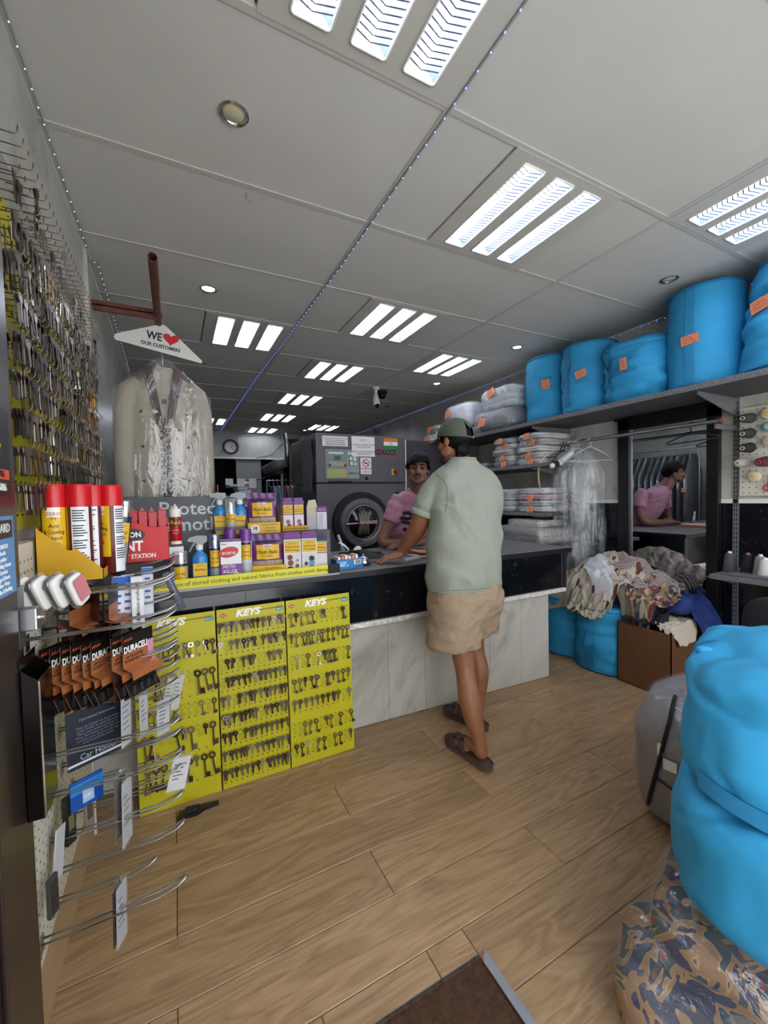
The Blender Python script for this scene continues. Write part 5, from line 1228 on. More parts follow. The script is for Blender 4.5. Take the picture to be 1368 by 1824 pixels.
# red ant station carton with bait packs
t = thing('ant_station_box', 'red counter display box of ant stations on the wire prongs', 'box', (-.10, 1.76, 1.168)); t.rotation_euler.z = .03
mr_ = mat('red card', '#c4161c', .45)
MB().poly([(-.09, -.04, 0), (.075, -.04, 0), (.075, -.04, .125), (.02, -.04, .122), (-.03, -.04, .142), (-.09, -.04, .15)], (0, .002, 0)).build('front', mr_, t, local=True)
MB().box(-.09, .075, .04, .042, 0, .15).build('back', mr_, t, local=True); MB().box(.073, .075, -.04, .042, 0, .13).build('side', mr_, t, local=True); MB().box(-.09, -.088, -.04, .042, 0, .15).build('side', mr_, t, local=True); MB().box(-.09, .075, -.04, .042, 0, .002).build('floor', mr_, t, local=True)
MB().poly([(-.05+.045*math.cos(a)*1.1-.0, -.0405, .098+.024*math.sin(a)) for a in [2*PI*i/20 for i in range(20)]], (0, -.001, 0)).build('logo', black, t, local=True)
lett('NIPPON', .026, t, (-.055, -.0425, .098), m_wprint, .085, bold=.0008, shear=-.1); lett('ANT', .05, t, (-.05, -.0415, .056), m_wprint, .085, bold=.0016); lett('BAIT STATION', .022, t, (-.03, -.0415, .02), m_wprint, .12, bold=.0005)
for i in range(5):
    pk = MB().bbox(-.082+.031*i, -.055+.031*i, -.030+.004*(i % 2), .035, .03, .178+.004*((i*2) % 3), .002).build('bait_pack', mat('red pack', '#b5161f', .35), t, local=True)
    MB().poly([(-.08+.031*i, .02, .178), (-.06+.031*i, .02, .178), (-.072+.031*i, .02, .198)], (0, .002, 0)).build('pack_flap', mat('salmon flap', '#c9706a', .5), t, local=True)
# ================================================================== goods on prongs: batteries, key finders, cases
m_dk = mat('battery black card', '#171513', .35); m_cop = mat('copper card', '#b06a3e', .3, .25); m_copd = mat('brown card back', '#4a2a1c', .45); m_ored = mat('orange print', '#d8542c')
def battery_mesh():
    w, h = .115, .185
    b = MB()      # card with a copper battery tray standing out (local: card in x-z, front towards -y)
    prof = [(0.0, h), (.0, .092), (-.030, .080), (-.032, .060), (-.006, .046), (-.022, .010), (-.002, 0), (.0012, 0), (.0012, h)]
    f = MB()
    def strip(p0, p1, m_): f.m(m_)._add([(-w/2, p0[0], p0[1]), (w/2, p0[0], p0[1]), (w/2, p1[0], p1[1]), (-w/2, p1[0], p1[1])], [(0, 1, 2, 3)])
    strip((0, .132), (0, h), 0); strip((0, .092), (0, .132), 1); strip((-.030, .080), (0, .092), 1); strip((-.032, .060), (-.030, .080), 1); strip((-.006, .046), (-.032, .060), 0); strip((-.022, .010), (-.006, .046), 0); strip((0, 0), (-.022, .010), 0)
    f.m(2)._add([(-w/2, .0012, 0), (w/2, .0012, 0), (w/2, .0012, h), (-w/2, .0012, h)], [(3, 2, 1, 0)])
    for s in (-w/2, w/2):
        f.m(2).tube([(s, a, z) for a, z in prof[:7]], .0008, 4)
    return f.mesh('card', [m_dk, m_cop, m_copd])
BAT = battery_mesh()
def batt_print():
    M0 = {}
    return M0
def battery(loc, rz, label, group, front=True, txt=True):
    t = thing('battery_pack', label, 'battery pack', loc, rz, group); t.rotation_euler = (random.uniform(-.05, .05), random.uniform(-.03, .03), rz)
    shared('card', BAT, t, (0, 0, -.175))
    if txt:
        lett('DURACELL', .026, t, (-.008, -.0012, -.034), m_wprint, .092, bold=.0008); lett('AAA4', .012, t, (-.038, -.0012, -.006), m_ored, .03); lett('UP TO EXTRA\nPOWER BOOST', .0115, t, (-.016, -.0014, -.062), m_ink, .07)
        MB().box(.034, .056, -.003, -.0008, -.078, -.028).build('bunny_picture', mat('pink print', '#c98aa0', .5), t, local=True)
        for k in range(4): MB().tube([(-.040+.027*k, -.017, -.160), (-.040+.027*k, -.015, -.135)], .007, 8).build('battery', m_dk, t, smooth=40, local=True)
    return t
for i in range(6): battery((-.305+.0225*i, 1.425, .985), math.radians(58), 'black and copper battery card in the front row, %s from the wall' % ORD[i], 'battery cards, front row')
for i in range(2): battery((-.140+.028*i, 1.415, .99), math.radians(52), ('black and copper battery card second from the outer end of its prong', 'outermost black and copper battery card, fully showing its front')[i], 'battery cards, front row')
for i, (x, a) in enumerate(((-.31, 100), (-.285, 104), (-.255, 72), (-.225, 112), (-.20, 100), (-.17, 78))): battery((x, 1.36+.02*(i % 2)+.1, 1.125), math.radians(a), 'brown-backed battery card hanging in the row above, %s from the wall' % ORD[i], 'battery cards, upper row', txt=False)
for i in range(4):
    t = thing('key_finder', 'white and black key cover in a clear blister, %s from the wall' % ORD[i], 'blister pack', (-.325+.034*i, 1.285, 1.135), math.radians(62), 'key covers in blisters'); t.rotation_euler = (.0, -.45, math.radians(62))
    def oval(y, m_, n, e=0): blob((0, y, .035), (.024+e, .008, .042+e), .45, .5, .0, 4, 0, 28, 14).build(n, m_, t, smooth=True, local=True)
    oval(.006, black, 'black_half'); oval(-.006, white, 'white_half'); oval(0, film('blister clear', '#ffffff', .16, .05, .2, 20), 'blister', .006)
    if i == 3: MB().box(-.018, .018, -.0195, -.018, .01, .07).build('card_insert', mat('pink insert', '#c77b80', .4), t, local=True)
    MB().tube([(.008*math.cos(a), -.0165, .052+.008*math.sin(a)) for a in [2*PI*k/12 for k in range(12)]], .0012, 5, closed=True).build('ring', steel, t, local=True)
m_wb = '#d4d5d8'
carton('screen_protector_box', 'tall white box printed Premium product on a prong', 'box', (-.115, 1.50, .985), .034, .016, .165, .10, m_wb, [(.1, .9, .02, .98, '#dcdde0')], [], 'white accessory boxes')
pt = bpy.data.objects['screen_protector_box']
lett('Premium product', .014, pt, (0, -.010, .085), m_ink, rx=(0, 0, 1), up=(-1, 0, 0)); MB().poly([(-.006, -.0095, .148), (.006, -.0095, .148), (.006, -.0095, .14), (0, -.0095, .134), (-.006, -.0095, .14)], (0, .001, 0)).build('shield_logo', m_ink, pt, local=True)
for k in range(3): MB().box(-.005, .005, -.0092, -.0085, .012+.014*k, .022+.014*k).build('icon', mat('grey print', '#55585e', .5), pt, local=True)
for i, (x, y, rz, ry, l) in enumerate(((-.15, 1.52, .35, .05, 'white accessory box with blue icons behind the tall premium box'), (-.178, 1.50, .55, .10, 'tilted white accessory box seen edge-on'), (-.098, 1.66, .1, .02, 'white and blue box half hidden behind the tall premium box'))):
    t = carton('accessory_box', l, 'box', (x, y, .985), .036, .012, .17, rz, '#cfd1d6', [(.15, .85, .05, .95, '#d9dbe0')], [], 'white accessory boxes', ry=ry)
    for k in range(5): MB().box(-.008, .008, -.0072, -.0065, .06+.022*k, .068+.022*k).build('icon', mat('blue print', '#2a5fb4', .5), t, local=True)
    MB().box(-.0178, .0178, -.0071, -.0064, .145, .168).build('blue_patch', mat('blue print', '#2a5fb4'), t, local=True)
t = carton('cable_pack', 'slanting dark navy narrow pack hung from the end of a prong', 'pack', (-.005, 1.60, 1.01), .024, .008, .145, .25, '#22283c', [(.05, .95, .02, .98, '#262c42')], [], ry=.36)
t.rotation_euler = (0, -.36, .25); t.location = (.012, 1.60, 1.005)
lett('Premium product', .010, t, (.0, -.006, .095), mat('silver print', '#b9bcc4', .4), rx=(0, 0, 1), up=(-1, 0, 0)); lett('BELVEST', .012, t, (.0, -.006, .045), mat('grey print2', '#6a7084', .4), rx=(0, 0, 1), up=(-1, 0, 0))
# lower goods
t = carton('car_holder_card', 'dark navy card reading Car Holder on the lower prongs', 'card', (-.235, 1.50, .60), .16, .006, .17, .5, '#1a1f2e', [(0, 1, .06, .10, '#c9ccd2')], [('Operational instructions', .5, .84, .012, '#8d93a4', .6), ('Press the button on the bottom\nof the holder to open the arms\nPlace your device and push in\nPress the button on the side and\nposition your device in the top\narms to hold the device', .5, .56, .0095, '#7d8394', .72), ('Car Holder', .5, .18, .026, '#aab0bf', .62)])
carton('blue_pouch', 'shiny blue patterned packet below the car holder card', 'packet', (-.262, 1.46, .492), .085, .008, .085, .55, '#1d4a9a', [(0, 1, .55, .9, '#2d7fc4'), (.35, .7, .15, .6, '#9fb6cf')], [('air', .5, .4, .02, '#e8ecf2', None)], None, rough=.2)
m_tagf = film('tag film', '#d0d4d8', .12, .1, .25, 12)
def tagcard(x, y, z, w, h, rz, col, label, ry=0, cat='price tag', name='hanging_tag'):
    t = thing(name, label, cat, (x, y, z), rz, 'clear-bagged cards on the lower prongs'); t.rotation_euler = (0, ry, rz)
    MB().box(-w/2, w/2, -.0008, .0008, -h, -.012).build('card', mat('tag '+col, col, .5), t, local=True)
    MB().box(-w/2-.004, w/2+.004, -.003, -.0026, -h-.006, .004).build('clear_bag', m_tagf, t, local=True)
    MB().tube([(.004*math.cos(a), 0, .002+.006*math.sin(a)) for a in [2*PI*k/8 for k in range(8)]], .0008, 4, closed=True).build('loop', wire, t, local=True)
    b = MB()
    for k in range(5): b.box(-w*.35, w*random.uniform(0, .35), -.0012, -.0009, -h*.3-h*.1*k, -h*.3-h*.1*k+.003)
    b.build('print', m_ink, t, local=True)
tg = [(-.155, 1.47, .81, .05, .17, 1.15, '#c9cbd0', 'white clear-bagged card under the battery cards'), (-.11, 1.49, .80, .05, .15, 1.2, '#c2c4ca', 'second clear-bagged card right of the first, edge-on'), (-.16, 1.44, .56, .06, .2, 1.25, '#b9bbc2', 'long pale card hanging edge-on under the blue packet'), (-.175, 1.45, .57, .06, .19, 1.1, '#5d5450', 'brown-backed card beside the long pale card'),
      (-.17, 1.32, .34, .05, .17, 1.2, '#b4b6bc', 'lowest pale card hanging edge-on near the floor'), (-.182, 1.33, .33, .05, .16, 1.3, '#3b3835', 'dark card next to the lowest pale card'), (-.06, 1.62, .70, .045, .13, .6, '#c6c8ce', 'white tag in clear bag in front of the left key board'), (-.03, 1.75, .72, .03, .13, .3, '#b9bdb0', 'narrow pale tag tilted in front of the key board'), (.0, 1.76, .72, .03, .14, .35, '#c3c6bc', 'second narrow pale tag tilted in front of the key board'), (-.005, 1.58, .50, .06, .12, .3, '#d6d7da', 'white tag in a clear bag low in front of the key board')]
for i, (x, y, z, w, h, rz, c, l) in enumerate(tg): tagcard(x, y, z, w, h, rz, c, l, ry=(.25 if i in (7, 8, 9) else .05))
carton('tool_blister', 'dark grey tool in a clear blister low on the pegboard by the post', 'blister pack', (-.315, 1.30, .33), .032, .010, .10, 1.2, '#3f3d3a', [(.1, .9, .1, .9, '#2c2b29')], [], None)
carton('black_strap_pack', 'black straps bundled on a low prong of the pegboard', 'pack', (-.305, 1.45, .40), .03, .015, .14, 1.0, '#1b1a19', [(.2, .8, .3, .6, '#6a6248')], [], None)
carton('white_card_pack', 'white leaning card low on the pegboard beside the straps', 'card', (-.322, 1.38, .36), .045, .004, .13, 1.3, '#b9babd', [], [], None, ry=.2)
carton('clear_hook_pack', 'clip-top clear pack hanging behind the straps on the pegboard', 'pack', (-.27, 1.52, .38), .03, .008, .16, .9, '#8c7f76', [(.2, .8, .2, .7, '#5d4a44')], [], None)
# ================================================================== moth product display on the counter
ds = thing('display_stand', 'two-tier counter display with yellow front strip for moth products', 'display stand', (.28, 2.25, CT))
SX0, SX1 = -.30, .79
MB().box(SX0, SX1, 2.098, 2.101, CT+.001, CT+.05).build('front_strip', mat('yellow strip', '#d6cf24', .5), ds)
MB().box(SX0, SX1, 2.096, 2.103, CT-.008, CT+.004).build('strip_rail', mat('grey strip rail', '#9c9c9a', .5), ds)
MB().box(SX0, SX1, 2.103, 2.42, CT+.001, CT+.012).build('lower_deck', mat('display grey', '#55565a', .6), ds)
MB().box(.16, SX1, 2.235, 2.42, CT+.013, 1.195).build('riser', mat('display grey', '#55565a'), ds); MB().box(.16, SX1, 2.228, 2.42, 1.195, 1.203).build('upper_deck', mat('display grey', '#55565a'), ds)
MB().box(.725, .792, 2.094, 2.098, CT+.002, CT+.052).build('black_tape', rubber, ds)
o = text('Complete protection of stored clothing and natural fabrics from clothes moth damage', .0275, frame((0, 0, 0), (1, 0, 0), (0, 0, 1)), mat('dark green print', '#31391a', .6), ds, align='LEFT')
_xs = [v.co.x for v in o.data.vertices]; _k = .955/(max(_xs)-min(_xs))
for v in o.data.vertices: v.co.x *= _k
o.location = Vector((-.215, 2.0972, CT+.026))-Vector(ds.location)
pnl = thing('header_panel', 'grey printed panel reading protect and moths behind the display', 'sign', (-.05, 2.36, CT+.012))
MB().box(-.32, .30, 2.36, 2.366, CT+.013, 1.41).build('panel', mat('mid grey panel', '#5a5b60', .6), pnl)
for s, x, z in (('Protect', .075, 1.345), ('s', -.035, 1.262), ('moths', .125, 1.262)):
    o = text(s, .098, frame((x, 2.3585, z), (1, 0, 0), (0, 0, 1)), mat('pale grey print', '#c3c4c6', .6), pnl, bold=.0012); o.location = -Vector(pnl.location)
LZ, UZ = CT+.0125, 1.2035
F = lambda x, y: -math.atan2(x, y)
can('spray_can', 'small silver can with clear cap at the left end of the lower tier', 'spray can', (.013, 2.14, LZ), .033, .165, F(.013, 2.14), '#9b9ea2', '#e6e8ea', .055, [(-.8, .8, .1, .85, YEL), (-1.3, 1.3, .86, .97, NAVY)], [('Bed Bug', .015, .55, '#1a1a18', .04), ('Killer', .01, .4, '#1a1a18', None)], clear=True)
def trigger(x, y, z, label, s=1.0, group='blue trigger sprays'):
    t = thing('trigger_spray', label, 'spray bottle', (x, y, z), F(x, y), group); t.scale = (s, s, s)
    MB().loft([[(.034*f*math.cos(2*PI*j/20)*1.05, .024*f*math.sin(2*PI*j/20), zz) for j in range(20)] for f, zz in ((.9, 0), (1, .006), (1, .12), (.9, .135), (.45, .155), (.42, .165))]).build('bottle', mat('blue bottle', '#2f7fc0', .25), t, smooth=45, local=True)
    MB().box(-.03, .03, -.026, -.0245, .015, .10).build('label', mat('pack '+YEL, YEL), t, local=True)
    MB().box(-.03, .03, -.0268, -.0262, .015, .04).build('label_foot', mat('grey foot', '#70757a', .5), t, local=True)
    lett('Bed Bug', .014, t, (0, -.0275, .07), m_ink, .045); lett('ZERO IN', .008, t, (0, -.0275, .09), mat('pack #b03a3a', '#b03a3a'))
    MB().lathe([(.016, .163), (.017, .185), (.012, .19)], n=14).build('collar', white, t, smooth=40, local=True)
    cm = mat('clear head', '#a9b0b6', .3, alpha=.6)
    MB().poly([(-.05, -.012, .205), (-.046, -.012, .222), (-.01, -.012, .232), (.034, -.012, .228), (.036, -.012, .205), (.016, -.012, .188), (-.010, -.012, .188), (-.016, -.012, .2)], (0, .024, 0)).build('head', cm, t, local=True)
    MB().tube([(-.018, 0, .2), (-.032, 0, .18), (-.045, 0, .155)], [.007, .006, .004], 8).build('trigger', cm, t, smooth=True, local=True)
    return t
trigger(.098, 2.15, LZ, 'blue trigger spray on the lower tier beside the silver can')
can('spray_can', 'tall navy carpet spray with translucent blue cap on the lower tier', 'spray can', (.165, 2.15, LZ), .0265, .235, F(.165, 2.15), NAVY, '#5d86c8', .065, [(-.9, .9, .45, .92, YEL), (-1.2, 1.2, .1, .42, '#7d8388')], [('ZERO', .009, .86, '#b03a3a', None), ('Carpet Moth', .012, .70, '#1a1a18', .036), ('& Fly Killer', .009, .58, '#1a1a18', None)], clear=True)
for i, (x, y) in enumerate(((.245, 2.21), (.315, 2.17))):
    can('moth_spray', ('purple-capped spray can behind the moth killer carton', 'purple-capped clothes moth killer can beside the pouch')[i], 'spray can', (x, y, LZ), .0285, .25, F(x, y), '#c9cbd2', '#6f3590', .06, [(-1.0, 1.0, .55, .97, NAVY), (-.8, .8, .5, .9, YEL), (-1.0, 1.0, .06, .42, '#a9aeb4')], [('ZERO', .009, .85, '#b03a3a', None), ('Clothes', .012, .72, '#1a1a18', .036), ('Moth Killer', .011, .62, '#1a1a18', .04)], 'purple-capped moth sprays')
t = carton('moth_killer_box', 'white and purple moth killer carton with red oval brand', 'box', (.237, 2.125, LZ), .096, .036, .205, F(.237, 2.125), '#e6e4e4', [(0, 1, .0, .42, '#77358c'), (0, 1, .955, 1.0, '#5b2470')], [('MOTH', .40, .36, .024, '#f0eef0', .55), ('KILLER', .45, .25, .024, '#f0eef0', .66), ('protects clothes against moths', .45, .15, .007, '#e0d8e6', .6), ('New', .18, .9, .012, '#2a2a2a', None)])
MB().poly([(-.01+.045*math.cos(a), -.0185, .145+.026*math.sin(a)+.006*math.cos(a)) for a in [2*PI*k/22 for k in range(22)]], (0, -.0012, 0)).build('brand_oval', mat('oval red', '#c42a2c', .4), t, local=True); lett('acana', .028, t, (-.01, -.0215, .143), m_wprint, .062)
MB().tube([(.022+.010*math.cos(a), -.019, .03+.014*math.sin(a)) for a in [2*PI*k/14 for k in range(14)]], .002, 5, closed=True).build('hanger_picture', white, t, local=True)
def pouch(label, x, y, z, w, h, big=True, tray=None):
    t = thing('moth_ball_pouch', label, 'pouch', (x, y, z), F(x, y), 'purple moth ball pouches')
    def S(u, v, off=0): 
        bul = .022*math.sin(PI*u)**.7*math.sin(PI*min(1, v/.85))**.7 if v < .85 else 0
        return Vector(((u-.5)*w*(1-.03*math.sin(PI*v)), -.004-bul-off-.0015*math.sin(u*25+v*9), h*v))
    MB().grid(lambda u, v: S(u, v), 18, 18).grid(lambda u, v: Vector((S(u, v).x, .004-(S(u, v).y+.004)*.6, S(u, v).z)), 18, 18).build('bag', mat('purple foil', '#6b2a70', .28), t, smooth=True, local=True)
    def patch(u0, u1, v0, v1, m_, n, o): MB().grid(lambda a, c: S(u0+(u1-u0)*a, v0+(v1-v0)*c, o), 10, 8).build(n, m_, t, smooth=True, local=True)
    patch(.04, .96, .78, .845, mat('can '+NAVY, NAVY), 'navy_band', .0008); patch(.16, .86, .38, .74, mat('pack '+YEL, YEL), 'yellow_label', .0012); patch(.04, .96, .04, .34, mat('beige picture', '#a59680', .5), 'picture', .0008)
    patch(.36, .64, .66, .75, mat('pale crest', '#e0cfc6', .5), 'crest', .0018)
    lett('ZERO IN', w*.07, t, (0, -.0315, h*.70), mat('pack #b03a3a', '#b03a3a')); lett('Moth Balls', w*.16, t, (0, -.0318, h*.56), m_ink, w*.62); lett('for cupboards', w*.055, t, (0, -.0315, h*.46), m_ink)
    for k in range(3): MB().ball(((-.3+.22*k)*w, -.014, h*(.10+.05*(k % 2))), .014, 10, 8).build('cloth_picture', mat('pale cloth pic', '#c0b7a6', .6), t, smooth=True, local=True)
    return t
pouch('purple moth ball pouch on the lower tier', .425, 2.185, LZ+.01, .165, .205)
t = carton('pouch_tray', 'low yellow tray under the lower moth ball pouch', 'tray', (.425, 2.148, LZ), .168, .03, .058, F(.425, 2.12), '#d8a916', [], [('Protects clothes in:', .62, .78, .011, '#31391a', .5)])
def hang_box(label, x, y, z, w, h, pic, txt1, txt2, name='cedar_box', top=PUR, body='#d6d3d4', group='cedarwood boxes', rz=None):
    t = carton(name, label, 'box', (x, y, z), w, .03, h, F(x, y) if rz is None else rz, body, [(0, 1, .90, 1.0, top), (.03, .97, .84, .87, '#8fb86a'), (.06, .94, .56, .84, YEL), (.04, .96, .03, .53, '#cfcccb')], [('ZERO IN', .5, .79, .008, '#b03a3a', .45), (txt1, .5, .71, .011, '#1a1a18', .8), (txt2, .5, .63, .011, '#1a1a18', .75)], group)
    MB().bbox(-w/2+.004, w/2-.004, .0, .003, h-.001, h+.018, .001).build('hang_tab', mat('pack '+top, top), t, local=True)
    for (cx, cz, r, c) in pic: MB().lathe([(r, 0), (r, -.002), (.3*r, -.0025)], (cx*w, -.0158, cz*h), 14, 'y').build('picture', mat('pic '+c, c, .6), t, smooth=40, local=True)
    return t
hang_box('cedarwood moth rings box with brown rings on the lower tier', .545, 2.14, LZ, .088, .205, [(-.15, .44, .014, '#6b4632'), (-.12, .30, .015, '#7a5138'), (-.15, .14, .016, '#5d3c2c'), (.26, .22, .011, '#8a5a3c'), (.28, .36, .008, '#a39a96')], 'Cedarwood', 'Moth Rings')
hang_box('cedarwood moth balls box with blue stack of clothes picture', .635, 2.135, LZ, .08, .205, [(-.22, .25, .010, '#3c3a42'), (.15, .38, .015, '#2c3440'), (.15, .26, .016, '#6a8fb0'), (.15, .14, .016, '#4d7aa4')], 'Cedarwood', 'Moth Balls')
hang_box('purple hanging drawer liner box at the right end of the lower tier', .708, 2.15, LZ, .062, .185, [], 'Hanging', 'Moth Trap', top=NAVY, body='#8d5aa0')
for i, (x, l) in enumerate(((.50, 'purple spare cedar box standing behind the rings box'), (.605, 'purple spare cedar box standing behind the moth balls box'), (.66, 'purple spare cedar box behind the drawer liner box'))):
    carton('spare_box', l, 'box', (x, 2.19, LZ), .08, .026, .212, F(x, 2.19), '#5e2670', [(.2, .8, .93, .99, '#7a3d8c')], [], 'spare purple boxes')
# ---- upper tier
t = thing('bed_bug_tray', 'yellow-lipped tray of bed bug sprays on the upper tier', 'tray', (.262, 2.31, UZ))
mt_ = mat('grey tray card', '#8a8782', .6); x0, x1, y0, y1 = .182, .345, 2.262, 2.38
MB().box(x0, x1, y0, y0+.002, UZ, UZ+.024).build('front', m_ty, t); MB().poly([(x0, y0, UZ), (x0, y1, UZ), (x0, y1, UZ+.16), (x0, y0, UZ+.03)], (.002, 0, 0)).build('side', m_ty, t); MB().poly([(x1, y0, UZ), (x1, y1, UZ), (x1, y1, UZ+.16), (x1, y0, UZ+.03)], (-.002, 0, 0)).build('side', mt_, t); MB().box(x0, x1, y0, y1, UZ, UZ+.003).build('floor', m_ty, t)
for i, (x, l) in enumerate(((.213, 'left blue-shouldered bed bug bottle in the upper tray'), (.315, 'right blue-shouldered bed bug bottle in the upper tray'))):
    t = trigger(x, 2.345, UZ+.004, l, .95, 'bed bug sprays in the upper tray')
can('spray_can', 'middle bed bug can with tall clear cap in the upper tray', 'spray can', (.262, 2.30, UZ+.004), .0265, .185, F(.262, 2.3), '#a9adb2', '#dfe6f2', .075, [(-.9, .9, .55, .95, YEL), (-1.2, 1.2, .02, .35, '#6d7a84')], [('ZERO', .009, .86, '#b03a3a', None), ('Bed Bug', .013, .72, '#1a1a18', .036), ('Killer', .009, .62, '#1a1a18', None)], None, clear=True)
pouch('purple moth ball pouch in a yellow tray on the upper tier', .43, 2.325, UZ+.012, .155, .205)
t = carton('pouch_tray', 'yellow upper tray printed with a large number 10', 'tray', (.43, 2.275, UZ-.028), .168, .03, .085, F(.43, 2.27), '#d8a916', [], [('Protects clothes in:', .68, .86, .010, '#31391a', .5), ('- Wardrobes', .66, .66, .0095, '#31391a', .36), ('- Cupboards', .66, .48, .0095, '#31391a', .36), ('- Drawers', .64, .30, .0095, '#31391a', .3)])
MB().lathe([(.024, 0), (.024, -.001), (.001, -.001)], (-.048, -.0152, .05), 22, 'y').build('white_disc', m_wprint, t, local=True); lett('10', .026, t, (-.048, -.0175, .055), m_ink, bold=.001); lett('moth balls', .006, t, (-.048, -.0175, .036), m_ink)
t = thing('cedar_spray_tray', 'yellow tray of purple cedarwood spray cards on the upper tier', 'tray', (.595, 2.32, UZ))
x0, x1, y0, y1 = .525, .668, 2.268, 2.38
MB().box(x0, x1, y0, y0+.002, UZ, UZ+.03).build('front', m_ty, t); MB().poly([(x0, y0, UZ), (x0, y1, UZ), (x0, y1, UZ+.15), (x0, y0, UZ+.04)], (.002, 0, 0)).build('side', m_ty, t); MB().box(x0, x1, y0, y1, UZ, UZ+.003).build('floor', m_ty, t)
o = text('Cedarwood Refresher Spray', .013, frame((.597, 2.267, UZ+.015), (1, 0, 0), (0, 0, 1)), m_ink, t); o.location = -Vector(t.location)
for i in range(2):
    for k in range(3):
        hang_box('%s purple cedar spray card of the %s column in the tray' % (('front', 'middle', 'rear')[k], ('left', 'right')[i]), .565+.062*i, 2.295+.033*k, UZ+.0045, .056, .165, [(0, .3, .012, '#a05a8c'), (.1, .16, .012, '#7d3a30')] if k == 0 else [], 'Cedarwood', 'Refresher', 'cedar_spray_card', body='#6d2c6e', group='cedar spray cards', rz=-.2)
t = carton('open_carton', 'open cream carton with brown cedar pieces on the upper tier', 'box', (.715, 2.33, UZ), .062, .06, .13, -.25, '#b3a792', [(0, 1, .0, .6, '#a8a0a6')], [], None)
MB().poly([(-.031, -.03, .13), (.031, -.03, .13), (.02, -.03, .175), (-.02, -.03, .17)], (0, .002, 0)).build('flap', mat('cream flap', '#c4b89e', .7), t, local=True)
t = carton('trap_box', 'small purple and white box at the right end of the upper tier', 'box', (.765, 2.30, UZ), .056, .045, .13, -.3, '#c9c3cc', [(0, 1, .78, 1, PUR), (.1, .6, .1, .7, '#b4aab8')], [('MOTH TRAP', .5, .88, .009, '#f0eef0', .7)], None)
# Raid powder bottle standing in front of the grey panel
t = can('ant_powder_bottle', 'red and white puffer bottle of ant powder in front of the grey panel', 'bottle', (.006, 2.03, 1.19), .025, .165, F(.006, 2.03), '#b3151b', '#ecebe8', .02, [(-1.2, 1.2, .0, .10, '#e6e4e0'), (-1.2, 1.2, .88, .99, '#e6e4e0'), (-.55, .55, .58, .82, '#1d3a22')], [('Raid', .026, .70, '#f0d72c', .042), ('Ant Powder', .007, .45, '#f0e6dc', .03), ('kills ants', .007, .36, '#f0e6dc', None)], None)
MB().lathe([(.012, .165), (.008, .178), (.0035, .182), (.003, .188)], n=14).build('nozzle', white, t, smooth=40, local=True)
t.location = (-.0, 2.16, 1.185)
carton('ant_carton', 'dark upright carton under the red puffer bottle', 'box', (.0, 2.165, LZ), .06, .05, .195, .0, '#2a2a30', [(.1, .9, .1, .45, '#26408f'), (0, 1, .75, .95, '#d9dada'), (.15, .5, .5, .72, '#c4161c')], [], None)
# ================================================================== things on the counter by the customer
t = carton('plug_box', 'small blue carton with picture of tubes and a barcode on the counter', 'box', (.885, 2.225, CT), .165, .09, .056, .03, '#2277b5', [(.66, .93, .42, .86, '#e8e8e6'), (.08, .34, .3, .8, '#7fb4dc')], [('TUBES', .8, .2, .012, '#123a66', .24)], None)
b = MB()
for k in range(12): b.box(.033+.0028*k, .033+.0028*k+.001+.0006*(k % 3), -.0462, -.0455, .026, .046)
b.build('barcode', m_ink, t, local=True)
for k, (a, x, z) in enumerate(((.5, -.035, .035), (-.5, -.07, .03), (.2, -.055, .02), (.9, -.02, .018))): MB().tube([(x, -.0465, z), (x+.014*math.cos(a), -.0465, z+.012*math.sin(a))], .003, 5).build('tube_picture', white, t, local=True)
MB().box(-.078, .078, -.04, .04, .052, .0565).build('card_lining', mat('brown lining', '#8a6a4c', .8), t, local=True)
for i in range(6): MB().box(-.07+.022*i, -.056+.022*i, -.038, .035, .052, .07+.004*(i % 3)).build('ticket_stack', (white_paper, orange_tag, white_paper)[i % 3], t, local=True)
t = thing('counter_bell', 'chrome reception bell on the counter beside the blue carton', 'bell', (1.005, 2.255, CT))
MB().lathe([(.042, 0), (.045, .004), (.042, .014), (.036, .016)], n=24).build('base', rubber, t, smooth=40, local=True)
MB().lathe([(.040, .016), (.039, .026), (.031, .042), (.016, .052), (.006, .055)], n=26).build('dome', chrome, t, smooth=60, local=True); MB().lathe([(.004, .054), (.004, .062), (.008, .064), (.006, .069)], n=12).build('button', chrome, t, smooth=40, local=True)
t = thing('receipt_printer', 'black card terminal with white paper roll lying on the counter', 'card terminal', (1.13, 2.53, CT)); t.rotation_euler.z = -.55
MB().loft([[(x, y*w, z0), (x, y*w*.95, z1)] for x, y, w, z0, z1 in ()] or [[(-.10, -.035, .002), (-.10, .035, .002), (-.10, .03, .05), (-.10, -.03, .05)], [(-.02, -.04, .001), (-.02, .04, .001), (-.02, .034, .06), (-.02, -.034, .06)], [(.05, -.038, .001), (.05, .038, .001), (.05, .032, .045), (.05, -.032, .045)], [(.14, -.034, .001), (.14, .034, .001), (.14, .03, .02), (.14, -.03, .02)]]).build('body', black, t, local=True)
MB().grid(lambda u, v: (-.10-.07*u, -.028+.056*v, .055+.05*math.sin(u*1.6)), 8, 2).build('paper', white_paper, t, smooth=True, local=True)
MB().tube([(-.04, -.03, .055), (-.04, .03, .055)], .024, 16).build('roll', white_paper, t, smooth=40, local=True)
MB().box(.02, .12, -.022, .022, .022, .04).build('keypad', rubber, t, local=True)
t = thing('tape_dispenser', 'clear plastic tag gun standing behind the card terminal', 'tag gun', (1.09, 2.80, CT)); MB().tube([(0, 0, 0), (-.01, 0, .06), (-.04, 0, .14)], [.022, .014, .01], 10).build('body', film('grey clear', '#d8dade', .6, .1, .3, 20), t, smooth=True, local=True); MB().bbox(-.03, .03, -.02, .02, 0, .012, .002).build('foot', black, t, local=True)
